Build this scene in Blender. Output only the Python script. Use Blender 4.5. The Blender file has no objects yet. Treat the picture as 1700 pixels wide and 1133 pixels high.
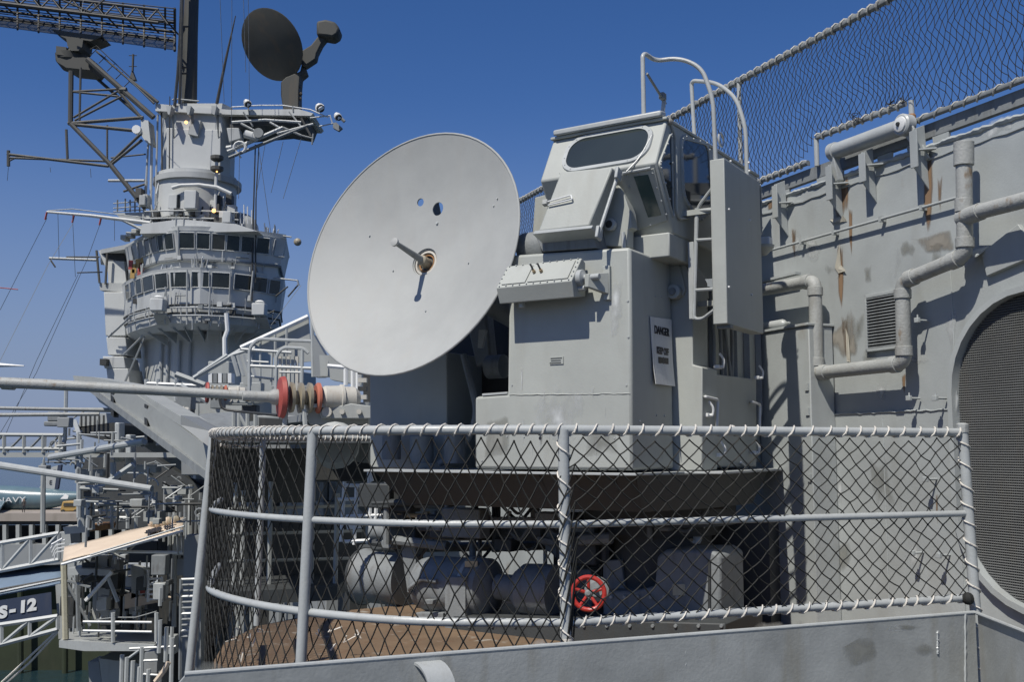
import bpy, bmesh, math, random
from mathutils import Vector, Matrix
random.seed(4)
V = Vector
R = math.radians
sc = bpy.context.scene
col = sc.collection

# ---------------------------------------------------------------- camera, sky, sun, exposure
HORIZON, FPX, CX, CY = 745.0, 1700.0, 850.0, 566.5
PITCH = math.atan((HORIZON - CY) / FPX)
cd = bpy.data.cameras.new('camera')
cam = bpy.data.objects.new('camera', cd)
col.objects.link(cam)
cd.sensor_width = 36.0
cd.lens = 36.0
cd.clip_start = 0.05
cd.clip_end = 20000
cam.location = (0, 0, 0)
cam.rotation_euler = (math.pi / 2 + PITCH, 0, 0)
sc.camera = cam

SUN_EL = R(55)
SH = V((math.sin(R(215)), math.cos(R(215)), 0))
SUN = V((SH.x * math.cos(SUN_EL), SH.y * math.cos(SUN_EL), math.sin(SUN_EL)))
w = bpy.data.worlds.new('World')
sc.world = w
w.use_nodes = True
nt = w.node_tree
nt.nodes.clear()
wo = nt.nodes.new('ShaderNodeOutputWorld')
bg = nt.nodes.new('ShaderNodeBackground')
sky = nt.nodes.new('ShaderNodeTexSky')
sky.sky_type = 'NISHITA'
sky.sun_disc = False
sky.sun_elevation = SUN_EL
sky.sun_rotation = math.atan2(SH.x, SH.y)
sky.altitude = 10
sky.air_density = 1.0
sky.dust_density = 0.25
sky.ozone_density = 4.5
SKYHSV = nt.nodes.new('ShaderNodeHueSaturation')
SKYHSV.inputs['Saturation'].default_value = 1.25
SKYHSV.inputs['Value'].default_value = 1.0
nt.links.new(sky.outputs[0], SKYHSV.inputs['Color'])
TINT = nt.nodes.new('ShaderNodeMixRGB'); TINT.blend_type = 'MULTIPLY'; TINT.inputs[0].default_value = 1.0
TINT.inputs[2].default_value = (1.52, 1.24, 1.46, 1)
nt.links.new(SKYHSV.outputs[0], TINT.inputs[1])
# even blue-grey haze band low down, the same all round the horizon
tcw = nt.nodes.new('ShaderNodeTexCoord'); spw = nt.nodes.new('ShaderNodeSeparateXYZ'); nt.links.new(tcw.outputs['Generated'], spw.inputs[0])
mrw = nt.nodes.new('ShaderNodeMapRange'); mrw.interpolation_type = 'SMOOTHSTEP'
mrw.inputs['From Min'].default_value = -0.02; mrw.inputs['From Max'].default_value = 0.34; mrw.inputs['To Min'].default_value = 0.92; mrw.inputs['To Max'].default_value = 0.0
nt.links.new(spw.outputs[2], mrw.inputs['Value'])
HZ = nt.nodes.new('ShaderNodeMixRGB'); HZ.inputs[2].default_value = (3.4, 4.6, 7.2, 1)
nt.links.new(mrw.outputs[0], HZ.inputs[0]); nt.links.new(TINT.outputs[0], HZ.inputs[1])
nt.links.new(HZ.outputs[0], bg.inputs[0])
bg.inputs[1].default_value = 0.06
nt.links.new(bg.outputs[0], wo.inputs[0])
sl = bpy.data.lights.new('sun', 'SUN')
sl.energy = 4.9
sl.angle = R(0.53)
sl.color = (1.0, 0.955, 0.88)
so = bpy.data.objects.new('sun', sl)
col.objects.link(so)
so.rotation_euler = SUN.to_track_quat('Z', 'Y').to_euler()
so.location = SUN * 60
sc.view_settings.view_transform = 'Standard'
sc.view_settings.look = 'None'
sc.view_settings.gamma = 1.0
sc.view_settings.exposure = 0.0
sc.view_settings.use_curve_mapping = False
try:
    sc.cycles.max_bounces = 6
    sc.cycles.transparent_max_bounces = 8
except Exception:
    pass

# ---------------------------------------------------------------- photograph pixel -> place
CP, SP = math.cos(PITCH), math.sin(PITCH)
def ray(px, py):
    x = (px - CX) / FPX
    u = (CY - py) / FPX
    return V((x, CP - u * SP, SP + u * CP))
def P(px, py, Y):
    r = ray(px, py)
    return r * (Y / r.y)
def on(px, py, p0, n):
    r = ray(px, py)
    return r * (p0.dot(n) / r.dot(n))

# ---------------------------------------------------------------- materials
def new_mat(name):
    m = bpy.data.materials.new(name)
    m.use_nodes = True
    return m, m.node_tree, m.node_tree.nodes['Principled BSDF']
def paint(name, c, rough=0.55, var=0.12, scale=3.0, dirt=0.25, dirtc=(0.16, 0.14, 0.11), bump=0.12, bscale=60.0,
          rust=0.0, rustc=(0.22, 0.10, 0.04), metal=0.0, streak=0.3, spec=0.5):
    c = tuple(v * 0.88 for v in c)
    m, t, b = new_mat(name)
    N, L = t.nodes, t.links
    tc = N.new('ShaderNodeTexCoord')
    n1 = N.new('ShaderNodeTexNoise'); n1.inputs['Scale'].default_value = scale; n1.inputs['Detail'].default_value = 6
    n1.inputs['Roughness'].default_value = 0.65
    L.new(tc.outputs['Object'], n1.inputs['Vector'])
    mp = N.new('ShaderNodeMapping'); mp.inputs['Scale'].default_value = (1, 1, 0.16)
    L.new(tc.outputs['Object'], mp.inputs['Vector'])
    n2 = N.new('ShaderNodeTexNoise'); n2.inputs['Scale'].default_value = scale * 4; n2.inputs['Detail'].default_value = 5
    L.new(mp.outputs[0], n2.inputs['Vector'])
    r1 = N.new('ShaderNodeValToRGB')
    r1.color_ramp.elements[0].position = 0.3; r1.color_ramp.elements[1].position = 0.72
    r1.color_ramp.elements[0].color = tuple(v * (1 - var) for v in c) + (1,)
    r1.color_ramp.elements[1].color = tuple(min(1, v * (1 + var)) for v in c) + (1,)
    L.new(n1.outputs[0], r1.inputs[0])
    r2 = N.new('ShaderNodeValToRGB')
    r2.color_ramp.elements[0].position = 0.54; r2.color_ramp.elements[1].position = 0.74
    r2.color_ramp.elements[0].color = (0, 0, 0, 1); r2.color_ramp.elements[1].color = (1, 1, 1, 1)
    L.new(n2.outputs[0], r2.inputs[0])
    mul = N.new('ShaderNodeMath'); mul.operation = 'MULTIPLY'; mul.inputs[1].default_value = dirt
    L.new(r2.outputs[0], mul.inputs[0])
    mx = N.new('ShaderNodeMixRGB'); mx.inputs[2].default_value = dirtc + (1,)
    L.new(mul.outputs[0], mx.inputs[0]); L.new(r1.outputs[0], mx.inputs[1])
    last = mx.outputs[0]
    if rust > 0:
        n3 = N.new('ShaderNodeTexNoise'); n3.inputs['Scale'].default_value = scale * 2.3; n3.inputs['Detail'].default_value = 8
        mp3 = N.new('ShaderNodeMapping'); mp3.inputs['Location'].default_value = (7, 3, 1); mp3.inputs['Scale'].default_value = (1, 1, 0.5)
        L.new(tc.outputs['Object'], mp3.inputs['Vector']); L.new(mp3.outputs[0], n3.inputs['Vector'])
        r3 = N.new('ShaderNodeValToRGB')
        r3.color_ramp.elements[0].position = 0.70 - 0.25 * rust; r3.color_ramp.elements[1].position = 0.78 - 0.2 * rust
        r3.color_ramp.elements[0].color = (0, 0, 0, 1); r3.color_ramp.elements[1].color = (1, 1, 1, 1)
        L.new(n3.outputs[0], r3.inputs[0])
        m3 = N.new('ShaderNodeMixRGB'); m3.inputs[2].default_value = rustc + (1,)
        L.new(r3.outputs[0], m3.inputs[0]); L.new(last, m3.inputs[1])
        last = m3.outputs[0]
    L.new(last, b.inputs['Base Color'])
    rr = N.new('ShaderNodeMapRange'); rr.inputs['To Min'].default_value = max(0.05, rough - 0.12); rr.inputs['To Max'].default_value = min(1, rough + 0.15)
    L.new(n1.outputs[0], rr.inputs['Value']); L.new(rr.outputs[0], b.inputs['Roughness'])
    b.inputs['Metallic'].default_value = metal
    b.inputs['Specular IOR Level'].default_value = spec
    n4 = N.new('ShaderNodeTexNoise'); n4.inputs['Scale'].default_value = bscale; n4.inputs['Detail'].default_value = 4
    L.new(tc.outputs['Object'], n4.inputs['Vector'])
    ad = N.new('ShaderNodeMath'); ad.operation = 'ADD'
    L.new(n4.outputs[0], ad.inputs[0]); L.new(n1.outputs[0], ad.inputs[1])
    bp = N.new('ShaderNodeBump'); bp.inputs['Strength'].default_value = bump; bp.inputs['Distance'].default_value = 0.02
    L.new(ad.outputs[0], bp.inputs['Height']); L.new(bp.outputs[0], b.inputs['Normal'])
    return m
M = {}
M['gray'] = paint('haze_gray_paint', (0.37, 0.385, 0.365), var=0.07, dirt=0.16, bump=0.08, scale=1.6)
M['wall'] = paint('old_wall_paint', (0.39, 0.415, 0.405), var=0.15, dirt=0.38, dirtc=(0.26, 0.26, 0.235), bump=0.07, scale=1.1, rust=0.10, rustc=(0.24, 0.20, 0.15))
M['dir'] = paint('director_paint', (0.405, 0.422, 0.388), var=0.10, dirt=0.30, dirtc=(0.26, 0.25, 0.21), bump=0.05, scale=1.5, rough=0.5)
M['dish'] = paint('dish_paint', (0.385, 0.395, 0.378), var=0.09, dirt=0.30, dirtc=(0.34, 0.33, 0.30), bump=0.03, scale=2.0, rough=0.6)
M['rail'] = paint('rail_paint', (0.42, 0.44, 0.43), var=0.08, dirt=0.25, dirtc=(0.26, 0.25, 0.22), bump=0.06, scale=6, rough=0.38)
M['pipe'] = paint('pipe_paint', (0.36, 0.37, 0.35), var=0.12, dirt=0.45, dirtc=(0.20, 0.18, 0.14), bump=0.22, scale=5, rust=0.22, rustc=(0.20, 0.15, 0.10))
M['bulwark'] = paint('bulwark_paint', (0.33, 0.345, 0.335), var=0.24, dirt=0.55, dirtc=(0.21, 0.20, 0.16), bump=0.09, scale=2.2, rough=0.42)
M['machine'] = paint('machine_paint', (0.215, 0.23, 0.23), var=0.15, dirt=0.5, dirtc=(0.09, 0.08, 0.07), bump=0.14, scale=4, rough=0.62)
M['under'] = paint('shade_black_paint', (0.050, 0.055, 0.055), var=0.2, dirt=0.3, dirtc=(0.05, 0.04, 0.03), bump=0.1, rough=0.6)  # near-black: shade under the turntable and behind structures put into the colour
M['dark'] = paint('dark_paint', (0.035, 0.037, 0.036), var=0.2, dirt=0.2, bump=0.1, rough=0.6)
M['mastdark'] = paint('mast_black_paint', (0.065, 0.066, 0.058), var=0.2, dirt=0.5, dirtc=(0.11, 0.08, 0.05), bump=0.1, rough=0.7, scale=0.5)
M['mastmid'] = paint('weathered_lattice_paint', (0.07, 0.07, 0.064), var=0.2, dirt=0.3, bump=0.1, rough=0.65, scale=0.5)
M['isl'] = paint('island_paint', (0.52, 0.535, 0.52), var=0.08, dirt=0.35, dirtc=(0.24, 0.24, 0.22), bump=0.1, scale=0.35, bscale=5)
M['isl2'] = paint('island_equipment_paint', (0.40, 0.415, 0.405), var=0.12, dirt=0.4, dirtc=(0.14, 0.13, 0.11), bump=0.1, scale=0.6, bscale=5)
M['islblack'] = paint('island_soot_line', (0.06, 0.062, 0.06), var=0.1, dirt=0.1, scale=0.5)
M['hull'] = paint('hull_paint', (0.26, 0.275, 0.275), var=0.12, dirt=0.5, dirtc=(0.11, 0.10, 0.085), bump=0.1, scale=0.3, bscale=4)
M['rope'] = paint('white_cord', (0.72, 0.68, 0.60), var=0.1, dirt=0.3, dirtc=(0.45, 0.40, 0.33), bump=0.3, bscale=300, rough=0.8)
M['ropegray'] = paint('weathered_cord', (0.50, 0.49, 0.44), var=0.15, dirt=0.4, dirtc=(0.28, 0.26, 0.2), bump=0.3, bscale=300, rough=0.85)
M['net'] = paint('black_net_cord', (0.014, 0.015, 0.013), var=0.3, dirt=0.25, dirtc=(0.06, 0.05, 0.035), bump=0.2, bscale=200, rough=0.8)
M['deck'] = paint('worn_deck', (0.18, 0.12, 0.07), var=0.25, dirt=0.6, dirtc=(0.12, 0.055, 0.025), bump=0.25, scale=2.5, rust=0.35, rustc=(0.30, 0.27, 0.22), rough=0.85)
M['red'] = paint('red_paint', (0.44, 0.035, 0.025), var=0.15, dirt=0.45, dirtc=(0.2, 0.03, 0.02), rough=0.35, scale=8)
M['redfade'] = paint('faded_red_paint', (0.38, 0.07, 0.055), var=0.2, dirt=0.55, dirtc=(0.3, 0.1, 0.07), rough=0.6, scale=4)
M['orange'] = paint('faded_orange_paint', (0.42, 0.13, 0.08), var=0.2, dirt=0.7, dirtc=(0.35, 0.2, 0.14), rough=0.7, scale=4)
M['insul'] = paint('brown_porcelain', (0.34, 0.30, 0.22), var=0.15, dirt=0.4, dirtc=(0.12, 0.08, 0.05), rough=0.4, scale=5)
M['cream'] = paint('cream_housing', (0.52, 0.50, 0.44), var=0.08, dirt=0.4, dirtc=(0.30, 0.22, 0.15), rough=0.6, scale=4, rust=0.12)
M['brass'] = paint('tan_hose', (0.45, 0.34, 0.20), var=0.15, dirt=0.4, dirtc=(0.2, 0.13, 0.07), rough=0.5, scale=6)
M['plate'] = paint('label_plate', (0.52, 0.49, 0.36), var=0.1, dirt=0.4, dirtc=(0.3, 0.27, 0.18), rough=0.4, scale=10)
M['sign'] = paint('sign_white', (0.70, 0.71, 0.69), var=0.05, dirt=0.2, rough=0.5, scale=5)
M['ink'] = paint('black_lettering', (0.02, 0.02, 0.025), var=0.1, dirt=0.1, rough=0.5)
M['white'] = paint('white_paint', (0.75, 0.76, 0.74), var=0.05, dirt=0.2, rough=0.5, scale=2)
M['yellow'] = paint('yellow_paint', (0.42, 0.27, 0.08), var=0.1, dirt=0.3, rough=0.5, scale=2)
M['algae'] = paint('algae_dock_wall', (0.028, 0.038, 0.018), var=0.3, dirt=0.5, dirtc=(0.05, 0.05, 0.03), rough=0.9, scale=0.3)
M['canvas'] = paint('tan_canvas', (0.66, 0.54, 0.41), var=0.08, dirt=0.25, dirtc=(0.5, 0.38, 0.27), rough=0.9, scale=1.5)
M['bluecanvas'] = paint('blue_canvas', (0.16, 0.22, 0.29), var=0.15, dirt=0.3, dirtc=(0.1, 0.12, 0.14), rough=0.9, scale=0.6)
M['navycloth'] = paint('navy_banner', (0.03, 0.045, 0.085), var=0.1, dirt=0.1, rough=0.85, scale=0.6)
M['jetblue'] = paint('aircraft_blue', (0.12, 0.19, 0.22), var=0.15, dirt=0.2, rough=0.3, scale=0.4)
M['concrete'] = paint('pier_concrete', (0.34, 0.30, 0.26), var=0.1, dirt=0.4, rough=0.9, scale=0.3)
M['rust'] = paint('rust_stain', (0.33, 0.17, 0.07), var=0.25, dirt=0.5, dirtc=(0.15, 0.06, 0.03), rough=0.85, scale=9)
M['primer'] = paint('bare_primer', (0.25, 0.235, 0.205), var=0.15, dirt=0.4, dirtc=(0.18, 0.14, 0.1), rough=0.7, scale=7)
M['flake'] = paint('peeling_paint', (0.52, 0.49, 0.40), var=0.15, dirt=0.3, rough=0.6, scale=9)
M['skin'] = paint('skin', (0.45, 0.28, 0.2), rough=0.6)
M['cloth'] = paint('dark_clothes', (0.06, 0.055, 0.05), rough=0.9)
def glass_mat(name, c, rough=0.06):
    m, t, b = new_mat(name)
    b.inputs['Base Color'].default_value = c + (1,)
    b.inputs['Roughness'].default_value = rough
    b.inputs['Specular IOR Level'].default_value = 0.8
    N, L = t.nodes, t.links
    n = N.new('ShaderNodeTexNoise'); n.inputs['Scale'].default_value = 1.4
    tc = N.new('ShaderNodeTexCoord'); L.new(tc.outputs['Object'], n.inputs['Vector'])
    r = N.new('ShaderNodeValToRGB'); r.color_ramp.elements[0].color = tuple(v * 0.4 for v in c) + (1,); r.color_ramp.elements[1].color = tuple(v * 2.0 for v in c) + (1,)
    L.new(n.outputs[0], r.inputs[0]); L.new(r.outputs[0], b.inputs['Base Color'])
    return m
M['glass'] = glass_mat('dark_cab_glass', (0.022, 0.028, 0.028))
M['meshgray'] = paint('screen_wire', (0.16, 0.165, 0.16), var=0.1, dirt=0.3)
M['winglass'] = glass_mat('bridge_window_glass', (0.018, 0.022, 0.020), 0.12)
M['greenglass'] = glass_mat('green_sight_glass', (0.03, 0.055, 0.05), 0.15)
def lamp_mat(name, c, s):
    m, t, b = new_mat(name)
    b.inputs['Base Color'].default_value = c + (1,)
    b.inputs['Emission Color'].default_value = c + (1,)
    b.inputs['Emission Strength'].default_value = s
    return m
M['lamp'] = lamp_mat('lit_lamp', (1.0, 0.50, 0.15), 3.0)
def stain(name, c, thr=0.5, scale=6.0, sz=0.25):
    m, t, b = new_mat(name)
    N, L = t.nodes, t.links
    b.inputs['Roughness'].default_value = 0.85
    tc = N.new('ShaderNodeTexCoord')
    mp = N.new('ShaderNodeMapping'); mp.inputs['Scale'].default_value = (1, 1, sz)
    n = N.new('ShaderNodeTexNoise'); n.inputs['Scale'].default_value = scale; n.inputs['Detail'].default_value = 8
    L.new(tc.outputs['Object'], mp.inputs[0]); L.new(mp.outputs[0], n.inputs['Vector'])
    cr = N.new('ShaderNodeValToRGB'); cr.color_ramp.elements[0].color = tuple(v * 0.6 for v in c) + (1,); cr.color_ramp.elements[1].color = tuple(v * 1.3 for v in c) + (1,)
    L.new(n.outputs[0], cr.inputs[0]); L.new(cr.outputs[0], b.inputs['Base Color'])
    # edge fade from the vertex distance stored in UV.x (0 at the rim, 1 inside)
    uv = N.new('ShaderNodeUVMap'); sp = N.new('ShaderNodeSeparateXYZ'); L.new(uv.outputs[0], sp.inputs[0])
    a = N.new('ShaderNodeMath'); a.operation = 'ADD'; L.new(n.outputs[0], a.inputs[0]); L.new(sp.outputs[0], a.inputs[1])
    g = N.new('ShaderNodeMapRange'); g.inputs['From Min'].default_value = thr + 0.34; g.inputs['From Max'].default_value = thr + 0.66
    L.new(a.outputs[0], g.inputs['Value']); L.new(g.outputs[0], b.inputs['Alpha'])
    return m
M['st_rust'] = stain('rust_streak', (0.22, 0.14, 0.08), 0.31, 14, 0.10)
M['st_prim'] = stain('scraped_primer', (0.27, 0.25, 0.21), 0.33, 7, 0.5)
M['st_dark'] = stain('dark_scuffs_and_shadow', (0.24, 0.245, 0.22), 0.50, 5, 0.4)  # scuffs, and the shadow painted on the plate girder
M['st_light'] = stain('chalky_touch_up', (0.50, 0.52, 0.51), 0.50, 8, 0.6)

# ---------------------------------------------------------------- mesh builder
def frame(d):
    d = d.normalized()
    a = V((0, 0, 1)) if abs(d.z) < 0.9 else V((1, 0, 0))
    x = d.cross(a).normalized()
    return x, x.cross(d).normalized()
class MB:
    def __init__(s):
        s.v, s.f = [], []
    def add(s, vs, fs):
        o = len(s.v); s.v += [V(p) for p in vs]; s.f += [tuple(i + o for i in f) for f in fs]
        return s
    def prism(s, poly, vec):
        n = len(poly); a = [V(p) for p in poly]; b = [p + vec for p in a]
        fs = [tuple(range(n - 1, -1, -1)), tuple(range(n, 2 * n))] + [(i, (i + 1) % n, n + (i + 1) % n, n + i) for i in range(n)]
        return s.add(a + b, fs)
    def hexa(s, a, b):      # two matching quads
        n = len(a)
        fs = [tuple(range(n - 1, -1, -1)), tuple(range(n, 2 * n))] + [(i, (i + 1) % n, n + (i + 1) % n, n + i) for i in range(n)]
        return s.add(list(a) + list(b), fs)
    def box(s, c, x, y, z):    # centre and three half-axes
        c, x, y, z = V(c), V(x), V(y), V(z)
        return s.prism([c - x - y - z, c + x - y - z, c + x - y + z, c - x - y + z], 2 * y)
    def tube(s, pts, r, n=8, caps=True, closed=False):
        pts = [V(p) for p in pts]; k = len(pts)
        rs = r if isinstance(r, (list, tuple)) else [r] * k
        X = None; rings = []
        for i, p in enumerate(pts):
            if closed: d = (pts[(i + 1) % k] - pts[i - 1])
            elif i == 0: d = pts[1] - p
            elif i == k - 1: d = p - pts[-2]
            else: d = (pts[i + 1] - p).normalized() + (p - pts[i - 1]).normalized()
            if d.length < 1e-9: d = V((0, 0, 1))
            d.normalize()
            if X is None: X, Y = frame(d)
            else:
                X = X - d * X.dot(d)
                if X.length < 1e-6: X, Y = frame(d)
                X.normalize(); Y = X.cross(d)
            sc_ = 1.0
            if 0 < i < k - 1 and not closed:
                c_ = (pts[i + 1] - p).normalized().dot(d); sc_ = 1.0
            rings.append([p + (X * math.cos(a) + Y * math.sin(a)) * rs[i] * sc_ for a in [2 * math.pi * j / n for j in range(n)]])
        vs = [q for rg in rings for q in rg]; fs = []
        m = k if closed else k - 1
        for i in range(m):
            a, b = i * n, ((i + 1) % k) * n
            fs += [(a + j, b + j, b + (j + 1) % n, a + (j + 1) % n) for j in range(n)]
        if caps and not closed:
            fs += [tuple(range(n)), tuple(range((k - 1) * n + n - 1, (k - 1) * n - 1, -1))]
        return s.add(vs, fs)
    def lathe(s, o, d, prof, n=24):   # prof: (along, radius)
        o, d = V(o), V(d).normalized(); X, Y = frame(d)
        vs, fs = [], []
        for h, r in prof:
            vs += [o + d * h + (X * math.cos(2 * math.pi * j / n) + Y * math.sin(2 * math.pi * j / n)) * max(r, 1e-4) for j in range(n)]
        for i in range(len(prof) - 1):
            a, b = i * n, (i + 1) * n
            fs += [(a + j, a + (j + 1) % n, b + (j + 1) % n, b + j) for j in range(n)]
        fs += [tuple(range(n - 1, -1, -1)), tuple(range((len(prof) - 1) * n, len(prof) * n))]
        return s.add(vs, fs)
    def ball(s, c, r, n=10):
        return s.lathe(V(c) - V((0, 0, r)), (0, 0, 1), [(r * (1 - math.cos(math.pi * i / 6)), r * math.sin(math.pi * i / 6)) for i in range(7)], n)
    def build(s, name, mat, parent=None, label=None, kind=None, bevel=0.0, smooth=30, cat=None, group=None):
        me = bpy.data.meshes.new(name)
        off = V((0, 0, 0))
        if parent is not None:
            q = parent
            while q is not None: off += q.location; q = q.parent
        elif s.v:
            lo = V([min(v[i] for v in s.v) for i in range(3)]); hi = V([max(v[i] for v in s.v) for i in range(3)])
            off = V(((lo.x + hi.x) / 2, (lo.y + hi.y) / 2, lo.z))
        me.from_pydata([v - off for v in s.v], [], s.f)
        me.validate()
        bm = bmesh.new(); bm.from_mesh(me); bmesh.ops.recalc_face_normals(bm, faces=bm.faces); bm.to_mesh(me); bm.free()
        if smooth:
            me.shade_smooth()
            me.set_sharp_from_angle(angle=R(smooth))
        me.materials.append(M[mat] if isinstance(mat, str) else mat)
        o = bpy.data.objects.new(name, me); col.objects.link(o)
        if parent is not None: o.parent = parent
        else: o.location = off
        if bevel:
            b = o.modifiers.new('bevel', 'BEVEL'); b.width = bevel; b.segments = 2; b.limit_method = 'ANGLE'; b.angle_limit = R(35)
        tag(o, label, cat, group, kind)
        return o
def tag(o, label=None, cat=None, group=None, kind=None):
    if label: o['label'] = label
    if cat: o['category'] = cat
    if group: o['group'] = group
    if kind: o['kind'] = kind
    return o
def thing(name, loc, label, cat, group=None):
    e = bpy.data.objects.new(name, None); col.objects.link(e); e.location = V(loc)
    e.empty_display_size = 0.2
    return tag(e, label, cat, group)
def copy_tree(o, loc=None, parent=None, label=None):
    c = o.copy(); col.objects.link(c); c.parent = parent
    if loc is not None: c.location = loc
    if label: c['label'] = label
    for ch in list(o.children): copy_tree(ch, None, c)
    return c
def patch(poly, name, mat, parent, c=None, lift=0.0):
    """thin ragged-edged stain lying on a surface; UV.x = 0 at rim, 1 at centre"""
    poly = [V(p) for p in poly]; c = c or sum(poly, V((0, 0, 0))) / len(poly)
    off = V((0, 0, 0)); q = parent
    while q is not None: off += q.location; q = q.parent
    n = len(poly); mid = [(p * 0.6 + c * 0.4) for p in poly]
    vs = poly + mid + [c]
    fs = [(i, (i + 1) % n, n + (i + 1) % n, n + i) for i in range(n)] + [(n + i, n + (i + 1) % n, 2 * n) for i in range(n)]
    me = bpy.data.meshes.new(name); me.from_pydata([v - off for v in vs], [], fs)
    uv = me.uv_layers.new(name='UVMap')
    for l in me.loops:
        uv.data[l.index].uv = ((0.0 if l.vertex_index < n else (0.36 if l.vertex_index < 2 * n else 0.6)), 0.5)
    me.materials.append(M[mat]); o = bpy.data.objects.new(name, me); col.objects.link(o); o.parent = parent
    return o
def text(body, c, x, up, size, mat, parent, name='lettering', depth=0.002, bold=0.0, sx=1.0):
    """flat printed lettering centred at c, reading along x, up = up"""
    cu = bpy.data.curves.new(name, 'FONT'); cu.body = body; cu.size = size; cu.align_x = 'CENTER'; cu.align_y = 'CENTER'
    cu.extrude = depth; cu.offset = bold
    to = bpy.data.objects.new(name, cu); col.objects.link(to)
    bpy.context.view_layer.update()
    me = bpy.data.meshes.new_from_object(to.evaluated_get(bpy.context.evaluated_depsgraph_get()))
    bpy.data.objects.remove(to); bpy.data.curves.remove(cu)
    x = V(x).normalized(); up = V(up).normalized(); nz = x.cross(up)
    off = V((0, 0, 0)); q = parent
    while q is not None: off += q.location; q = q.parent
    for v in me.vertices:
        v.co = V(c) - off + x * v.co.x * sx + up * v.co.y + nz * v.co.z
    me.materials.clear(); me.materials.append(M[mat])
    o = bpy.data.objects.new(name, me); col.objects.link(o); o.parent = parent
    return o
def arc(c, u, v, a0, a1, r, n=8):
    return [V(c) + V(u) * r * math.cos(R(a0 + (a1 - a0) * i / n)) + V(v) * r * math.sin(R(a0 + (a1 - a0) * i / n)) for i in range(n + 1)]
def fillet(pts, r, n=5):
    """round the corners of a polyline"""
    pts = [V(p) for p in pts]; out = [pts[0]]
    for i in range(1, len(pts) - 1):
        a, p, b = pts[i - 1], pts[i], pts[i + 1]
        da, db = (a - p), (b - p)
        rr = min(r, da.length * 0.49, db.length * 0.49)
        p0, p1 = p + da.normalized() * rr, p + db.normalized() * rr
        for k in range(n + 1):
            t_ = k / n
            out.append(p0 * (1 - t_) ** 2 + p * 2 * t_ * (1 - t_) + p1 * t_ ** 2)
    out.append(pts[-1])
    return out
def resample(pts, step):
    pts = [V(p) for p in pts]; out = [pts[0]]; acc = 0.0
    for a, b in zip(pts, pts[1:]):
        L_ = (b - a).length; t_ = step - acc
        while t_ <= L_:
            out.append(a + (b - a) * (t_ / L_)); t_ += step
        acc = (acc + L_) % step
    return out
def helix(pts, rad, pitch, r, up=V((0, 0, 1)), seg=8, pitchfn=None, jit=0.0):
    """cord wound round a pipe that follows pts"""
    fine = resample(pts, 0.004 if pitch < 0.2 else 0.01); out = []; ang = 0.0; rng = random.Random(len(pts))
    wob = 1.0
    for i in range(len(fine) - 1):
        d = (fine[i + 1] - fine[i]); L_ = d.length
        p = (pitchfn(fine[i]) if pitchfn else pitch) * wob
        a_ = ang
        ang += 2 * math.pi * L_ / p
        if int(ang / (2 * math.pi)) != int(a_ / (2 * math.pi)): wob = 1 + rng.uniform(-jit, jit)
        if int(ang * seg / (2 * math.pi)) != int(a_ * seg / (2 * math.pi)) or i == 0:
            d.normalize()
            X = d.cross(up)
            if X.length < 0.1: X = d.cross(V((0, 1, 0)))
            X.normalize(); Y = X.cross(d)
            out.append(fine[i] + (X * math.cos(ang) + Y * math.sin(ang)) * rad)
    return out
def net(S, nx, ny, r, jitter=0.0, sides=4, knots=True, keep=None, seed=1):
    """diamond netting; S(u,v) with u in 0..nx, v in 0..ny half cells"""
    rng = random.Random(seed); m = MB(); node = {}
    for i in range(nx + 1):
        for j in range(ny + 1):
            if (i + j) % 2 == 0:
                jj = 0 if j in (0, ny) else jitter
                node[i, j] = S(i + rng.uniform(-jj, jj), j + rng.uniform(-jj, jj))
    for (i, j), p in node.items():
        for dj in (1, -1):
            q = node.get((i + 1, j + dj))
            if q is None or (keep and not keep(i, j)): continue
            mid = (p + q) / 2 + V((0, 0, -0.03)) * (p - q).length * 1.0
            m.tube([p, mid, q], r, sides, caps=False)
        if knots:
            m.lathe(p - V((0, 0, r * 1.6)), (0, 0, 1), [(0, 0.0005), (r * 1.6, r * 1.8), (r * 3.2, 0.0005)], 4)
    return m

# ================================================================ the ship's side wall on the right
WD = V((-0.397, 0.918, 0)).normalized()
WN = V((-WD.y, WD.x, 0)).normalized()          # points away from the ship (towards the tub)
W0 = V((2.75, 5.9, 0))
UZ = V((0, 0, 1))
K = 1.17       # size of one wall unit in metres
def wp(t, out, z): return (W0 + WD * t + WN * out + UZ * z) * K
def wx(px, py, out=0.0): return on(px, py, (W0 + WN * out) * K, WN)
def wt(px, out=0.0): return (wx(px, 700, out) / K - W0).dot(WD)
def wz(px, py, out=0.0): return wx(px, py, out).z / K
DECKZ = -1.45
DKW = DECKZ / K

wall = thing('hull_wall', wp(1, 0, DKW), 'tall grey painted steel wall with peeling paint and rust streaks behind the gun director', 'wall')
T0, T1 = -3.2, 8.0
# opening: rounded rectangle
HL, HR, HB, HT, HC = 0.25, -1.9, -0.89, 0.88, 0.55
def rrect(l, r_, b, t_, c, out, n=8):
    pts = []
    for (cx_, cz_, a0) in ((l - c, t_ - c, 0), (r_ + c, t_ - c, 90), (r_ + c, b + c, 180), (l - c, b + c, 270)):
        for k in range(n + 1):
            a = R(a0 + 90 * k / n)
            pts.append(wp(cx_ + c * math.cos(a), out, cz_ + c * math.sin(a)))
    return pts
hole = rrect(HL, HR, HB, HT, HC, 0)
top = [(T0, 1.86), (-1, 1.87), (0.5, 1.885), (2, 1.90), (3, 1.91), (5, 1.92), (T1, 1.93)]
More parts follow.
